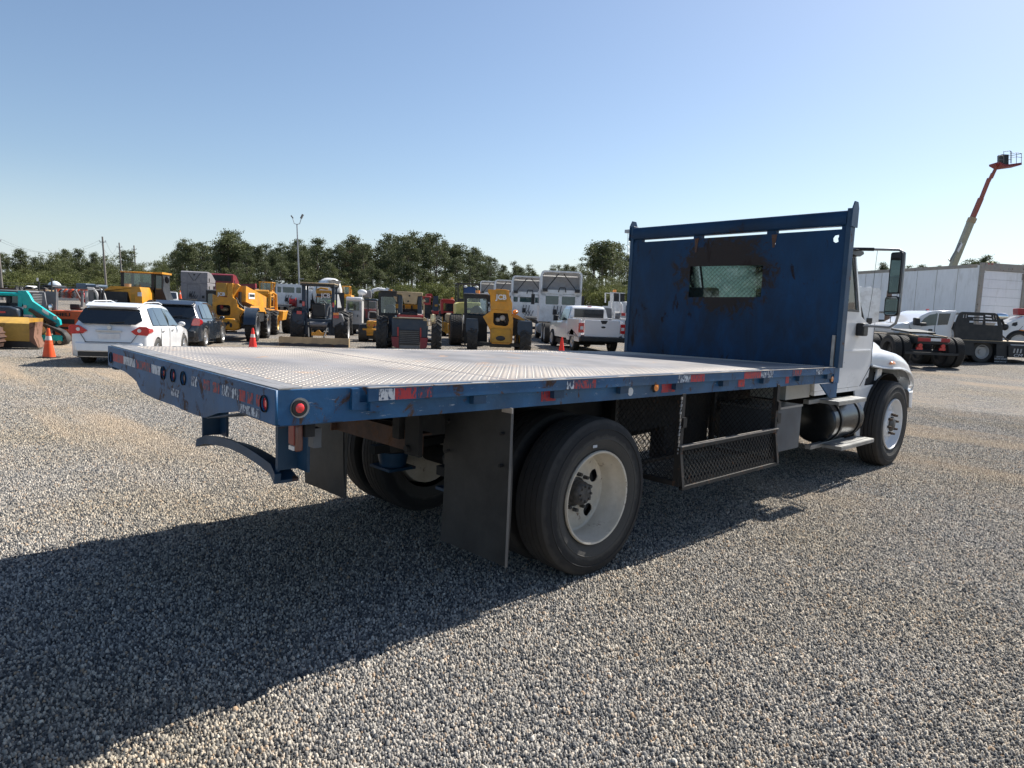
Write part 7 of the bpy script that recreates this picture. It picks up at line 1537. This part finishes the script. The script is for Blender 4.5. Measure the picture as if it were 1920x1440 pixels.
# ---------------------------------------------------------------- trees
BARK = mat('tree_bark', (.13, .105, .085), .9, var=.3, vs=3)
def leafmat(name, c1, c2):
    m = bpy.data.materials.new(name); m.use_nodes = True; nt = m.node_tree; b = nt.nodes['Principled BSDF']
    g = nt.nodes.new('ShaderNodeNewGeometry'); oi = nt.nodes.new('ShaderNodeObjectInfo')
    ad = nt.nodes.new('ShaderNodeMath'); ad.operation = 'MULTIPLY_ADD'; ad.inputs[1].default_value = .55
    m2 = nt.nodes.new('ShaderNodeMath'); m2.operation = 'MULTIPLY'; m2.inputs[1].default_value = .45; nt.links.new(oi.outputs['Random'], m2.inputs[0])
    tc = nt.nodes.new('ShaderNodeTexCoord'); cl_ = ramp(nt, nz(nt, tc.outputs['Object'], 11, 2), .38, .64)
    av = nt.nodes.new('ShaderNodeMath'); av.operation = 'MULTIPLY_ADD'; av.inputs[1].default_value = .45; nt.links.new(g.outputs['Random Per Island'], av.inputs[0])
    a3 = nt.nodes.new('ShaderNodeMath'); a3.operation = 'MULTIPLY'; a3.inputs[1].default_value = .6; nt.links.new(cl_, a3.inputs[0]); nt.links.new(a3.outputs[0], av.inputs[2])
    nt.links.new(av.outputs[0], ad.inputs[0]); nt.links.new(m2.outputs[0], ad.inputs[2])
    nt.links.new(mixc(nt, ad.outputs[0], c1, c2), b.inputs['Base Color']); b.inputs['Roughness'].default_value = .65; b.inputs['Specular IOR Level'].default_value = .3
    tr = nt.nodes.new('ShaderNodeBsdfTranslucent'); nt.links.new(mixc(nt, ad.outputs[0], c1, c2), tr.inputs[0]); mx = nt.nodes.new('ShaderNodeMixShader'); mx.inputs[0].default_value = .28
    o = nt.nodes['Material Output']; nt.links.new(b.outputs[0], mx.inputs[1]); nt.links.new(tr.outputs[0], mx.inputs[2]); nt.links.new(mx.outputs[0], o.inputs[0]); return m
LPINE = leafmat('pine_needles', (.052, .068, .030), (.135, .152, .066)); LOAK = leafmat('oak_leaves', (.062, .078, .030), (.175, .185, .068)); LSHR = leafmat('shrub_leaves', (.07, .09, .028), (.20, .21, .065)); LRED = leafmat('reddish_leaves', (.07, .05, .03), (.16, .10, .05))
def crown_mesh(kind, seed):
    """unit tree 1 high; clumps of small leaf faces hung on limbs"""
    rs = np.random.RandomState(seed); cl = []; limbs = []
    if kind == 'pine':
        n = 24 + rs.randint(10); wd = .12 + .06 * rs.rand(); lo = (.30 if seed % 2 else .52) + .14 * rs.rand()
        for i in range(n):
            t = (i + rs.rand()) / n; z = lo + (1 - lo) * t; r_ = wd * (1.15 - .85 * t ** 2) * (.35 + .8 * rs.rand()); a = rs.rand() * 6.28
            c = np.array([r_ * math.cos(a), r_ * math.sin(a), z + .015 * rs.randn()]); cl.append((c, .034 + .030 * rs.rand(), .5)); limbs.append((np.array([0, 0, z - .06]), c))
    elif kind == 'oak':
        n = 52; wd = .28 + .10 * rs.rand()
        for i in range(n):
            v = rs.randn(3); v /= np.linalg.norm(v); q = rs.rand() ** .4; c = np.array([v[0] * wd * q * (1.1 - .5 * max(0, v[2])), v[1] * wd * q, .60 + v[2] * .37 * q]); cl.append((c, .04 + .045 * rs.rand(), .7)); limbs.append((np.array([0, 0, .3]), c)) if i % 4 == 0 else None
    else:
        n = 34
        for i in range(n):
            v = rs.randn(3); v /= np.linalg.norm(v); q = rs.rand() ** .4; c = np.array([v[0] * .62 * q, v[1] * .62 * q, .50 + v[2] * .46 * q]); cl.append((c, .13 + .07 * rs.rand(), .8))
    V = []; F = []; sz = {'pine': .0125, 'oak': .015, 'shrub': .028}[kind]; m = {'pine': 125, 'oak': 150, 'shrub': 150}[kind]
    for c, r_, fl in cl:
        k = int(m * (r_ / (.065 if kind == 'pine' else .10 if kind == 'oak' else .165)) ** 2)
        P_ = rs.randn(k, 3) * (.62 if kind != 'pine' else .68)
        P_ = c + P_ * np.array([r_, r_, r_ * fl])
        A = rs.randn(k, 3); A /= np.linalg.norm(A, axis=1)[:, None]; B = np.cross(A, rs.randn(k, 3)); B /= np.linalg.norm(B, axis=1)[:, None]
        s1 = sz * (.6 + .8 * rs.rand(k))[:, None]; s2 = sz * (.35 + .4 * rs.rand(k))[:, None]; b0 = len(V)
        Q = np.stack([P_ - A * s1, P_ + B * s2, P_ + A * s1, P_ - B * s2], 1).reshape(-1, 3); V += Q.tolist(); F += [(b0 + 4 * i, b0 + 4 * i + 1, b0 + 4 * i + 2, b0 + 4 * i + 3) for i in range(k)]
    me = bpy.data.meshes.new('crown'); me.from_pydata(V, [], F); me.update()
    mb = MB(); tr = {'pine': .014, 'oak': .022, 'shrub': .02}[kind]; top = {'pine': .95, 'oak': .6, 'shrub': .4}[kind]
    bx, by = .02 * rs.randn(), .02 * rs.randn()
    mb.c((0, 0, -.04), (bx, by, top * .5), tr, tr * .75, 7); mb.c((bx, by, top * .5), (0, 0, top), tr * .75, tr * .3, 6)
    for a, b_ in limbs: mb.c(tuple(a), tuple(b_), tr * .28, tr * .12, 4)
    return me, mb.mesh('trunk')
TREES = {k: [crown_mesh(k, 10 * i + j) for j in range(n)] for i, (k, n) in enumerate((('pine', 7), ('oak', 5), ('shrub', 4)))}
for k, mm in (('pine', LPINE), ('oak', LOAK), ('shrub', LSHR)):
    for cme, tme in TREES[k]: cme.materials.append(mm); tme.materials.append(BARK)
GRP = {'pine': 'tall pines in the wood beyond the yard', 'oak': 'broad trees in the wood beyond the yard', 'shrub': 'bushes at the foot of the wood'}
LBL = {'pine': 'tall dark pine among those in the wood beyond the yard', 'oak': 'broad green leafy tree among those in the wood beyond the yard', 'shrub': 'low olive bush among those at the foot of the far wood'}
NMT = {'pine': 'pine_tree', 'oak': 'broadleaf_tree', 'shrub': 'bush'}
def tree(kind, u, dep, top, v, wide=1.0, label=None, mt=None):
    p, vb = spot(u, dep); H = (vb - top + (5 if kind == 'pine' else 2)) * dep / F_
    if H < 1: return
    o = thing(NMT[kind], label or LBL[kind], 'bush' if kind == 'shrub' else 'tree', p, random.uniform(0, 6.28), None if label else GRP[kind])
    cme, tme = TREES[kind][v % len(TREES[kind])]
    if mt is not None: cme = cme.copy(); cme.materials.clear(); cme.materials.append(mt)
    c = bpy.data.objects.new('crown', cme); t = bpy.data.objects.new('trunk', tme)
    for q in (c, t):
        COL.objects.link(q); q.parent = o; q.scale = (H * wide, H * wide, H)
    o.rotation_euler = (Vector((0, 0, 1)).rotation_difference(LEAN).to_matrix() @ Matrix.Rotation(random.uniform(0, 6.28), 3, 'Z')).to_euler()
SKY = [(-80, 480), (0, 485), (30, 480), (50, 482), (75, 490), (95, 478), (115, 473), (135, 470), (165, 478), (190, 473), (230, 478), (290, 482), (320, 474), (352, 463), (375, 461), (398, 482), (410, 462), (432, 449), (450, 452), (468, 470), (480, 466), (490, 476), (505, 462), (540, 465), (560, 456), (590, 462), (620, 457), (640, 462), (675, 454), (720, 455), (750, 451), (780, 448), (820, 453), (840, 462), (870, 473), (900, 480), (915, 487), (935, 494), (960, 506), (970, 498), (990, 500), (1012, 511), (1040, 512), (1068, 502), (1082, 498), (1097, 484), (1112, 471), (1130, 461), (1150, 463), (1165, 475), (1185, 486), (1250, 480), (1350, 478), (1450, 486), (1550, 490), (1620, 508), (1645, 502), (1670, 500), (1700, 510), (1730, 506), (1755, 512), (1790, 504), (1812, 492), (1835, 488), (1862, 487), (1885, 494), (1905, 494), (1930, 502), (2060, 500), (2200, 500)]
def skyl(u):
    for (a, p), (b_, q) in zip(SKY, SKY[1:]):
        if a <= u <= b_: return p + (q - p) * (u - a) / (b_ - a)
    return 500
rt_ = random.Random(11)
u = -70.0; i = 0
while u < 2010:
    right = u > 1200; base = (165 if u < 330 else 125 if u < 900 else 142) if not right else 120
    dep = base + rt_.uniform(-8, 10); j = rt_.choice((-5, -2, 0, 3, 6, 10, 16)) + rt_.uniform(-2, 2)
    pineish = (u > 330 and rt_.random() < .85) or rt_.random() < .35
    hidden = 1215 < u < 1560; sparse = 1080 < u < 1195
    if not hidden or rt_.random() < .4:
        tree('pine' if pineish else 'oak', u, dep, skyl(u) + j, i, rt_.uniform(.75, 1.1) * (1.0 if pineish else .8)); i += 1
        if not hidden and not sparse and rt_.random() < (.35 if 690 < u < 930 else .75): tree('oak' if rt_.random() < (.75 if u < 330 else .35) else 'pine', u + rt_.uniform(-9, 9), dep + rt_.uniform(8, 22), skyl(u) + rt_.uniform(3, 24), i + 3, rt_.uniform(.8, 1.15))
    u += rt_.uniform(9.5, 15) * (1.3 if right else 1)
u = -70.0
while u < 2010:                      # lower storey and bushes
    dep = (150 if u < 330 else 112 if u < 1200 else 108) + rt_.uniform(-6, 6)
    s_ = skyl(u)
    if not 1215 < u < 1560:
        tree('oak' if (u < 330 or u > 1080 or rt_.random() < .45) else 'pine', u, dep, (s_ + rt_.uniform(18, 40)) if u < 330 else rt_.uniform(512, 532) if 1080 < u < 1195 else max(s_ + rt_.uniform(18, 52), 500 if rt_.random() < .5 else 512 if u < 930 else 0), i, rt_.uniform(.9, 1.3)); i += 1
        if 330 < u < 1080 and rt_.random() < .8: tree('pine', u + rt_.uniform(-6, 6), dep + 4, s_ + rt_.uniform(6, 30), i + 2, rt_.uniform(.8, 1.1))
        if rt_.random() < .55: tree('shrub', u + rt_.uniform(-8, 8), dep - 7, 540 - (20 if u < 330 else 0) + rt_.uniform(-8, 8) + (10 if u > 1200 else 0), i, rt_.uniform(.8, 1.2))
    u += rt_.uniform(10, 16)
for k in range(22):                  # unseen trees added behind the viewpoint for the truck's mirrors to reflect
    a = R(212 + k * 2.6); d_ = 95 + rt_.uniform(-8, 8); x, y = CAM.x + d_ * math.cos(a), CAM.y + d_ * math.sin(a); kd = 'oak' if k % 3 else 'pine'
    o = thing(NMT[kd], 'tree behind the viewpoint that only the truck mirrors can show', 'tree', (x, y, gz(x, y)), k, 'trees behind the viewpoint')
    for q_ in TREES[kd][k % 5]:
        ob = bpy.data.objects.new('crown' if q_ is TREES[kd][k % 5][0] else 'trunk', q_); COL.objects.link(ob); ob.parent = o; H_ = 13 + rt_.uniform(-2, 3); ob.scale = (15, 15, 14)
tree('pine', 434, 118, 449, 2, 1.55, 'tall open crowned pine standing highest at the left of the light pole')
tree('pine', 1128, 120, 461, 4, 1.5, 'tall open pine directly left of the blue headboard')
tree('pine', 1110, 122, 471, 1, 1.3, 'slender pine second from the left of the headboard')
tree('pine', 1148, 124, 464, 3, 1.4, 'open pine nearest the blue headboard edge')
tree('oak', 672, 118, 458, 1, .7, 'reddish brown crowned tree among the green ones', LRED)
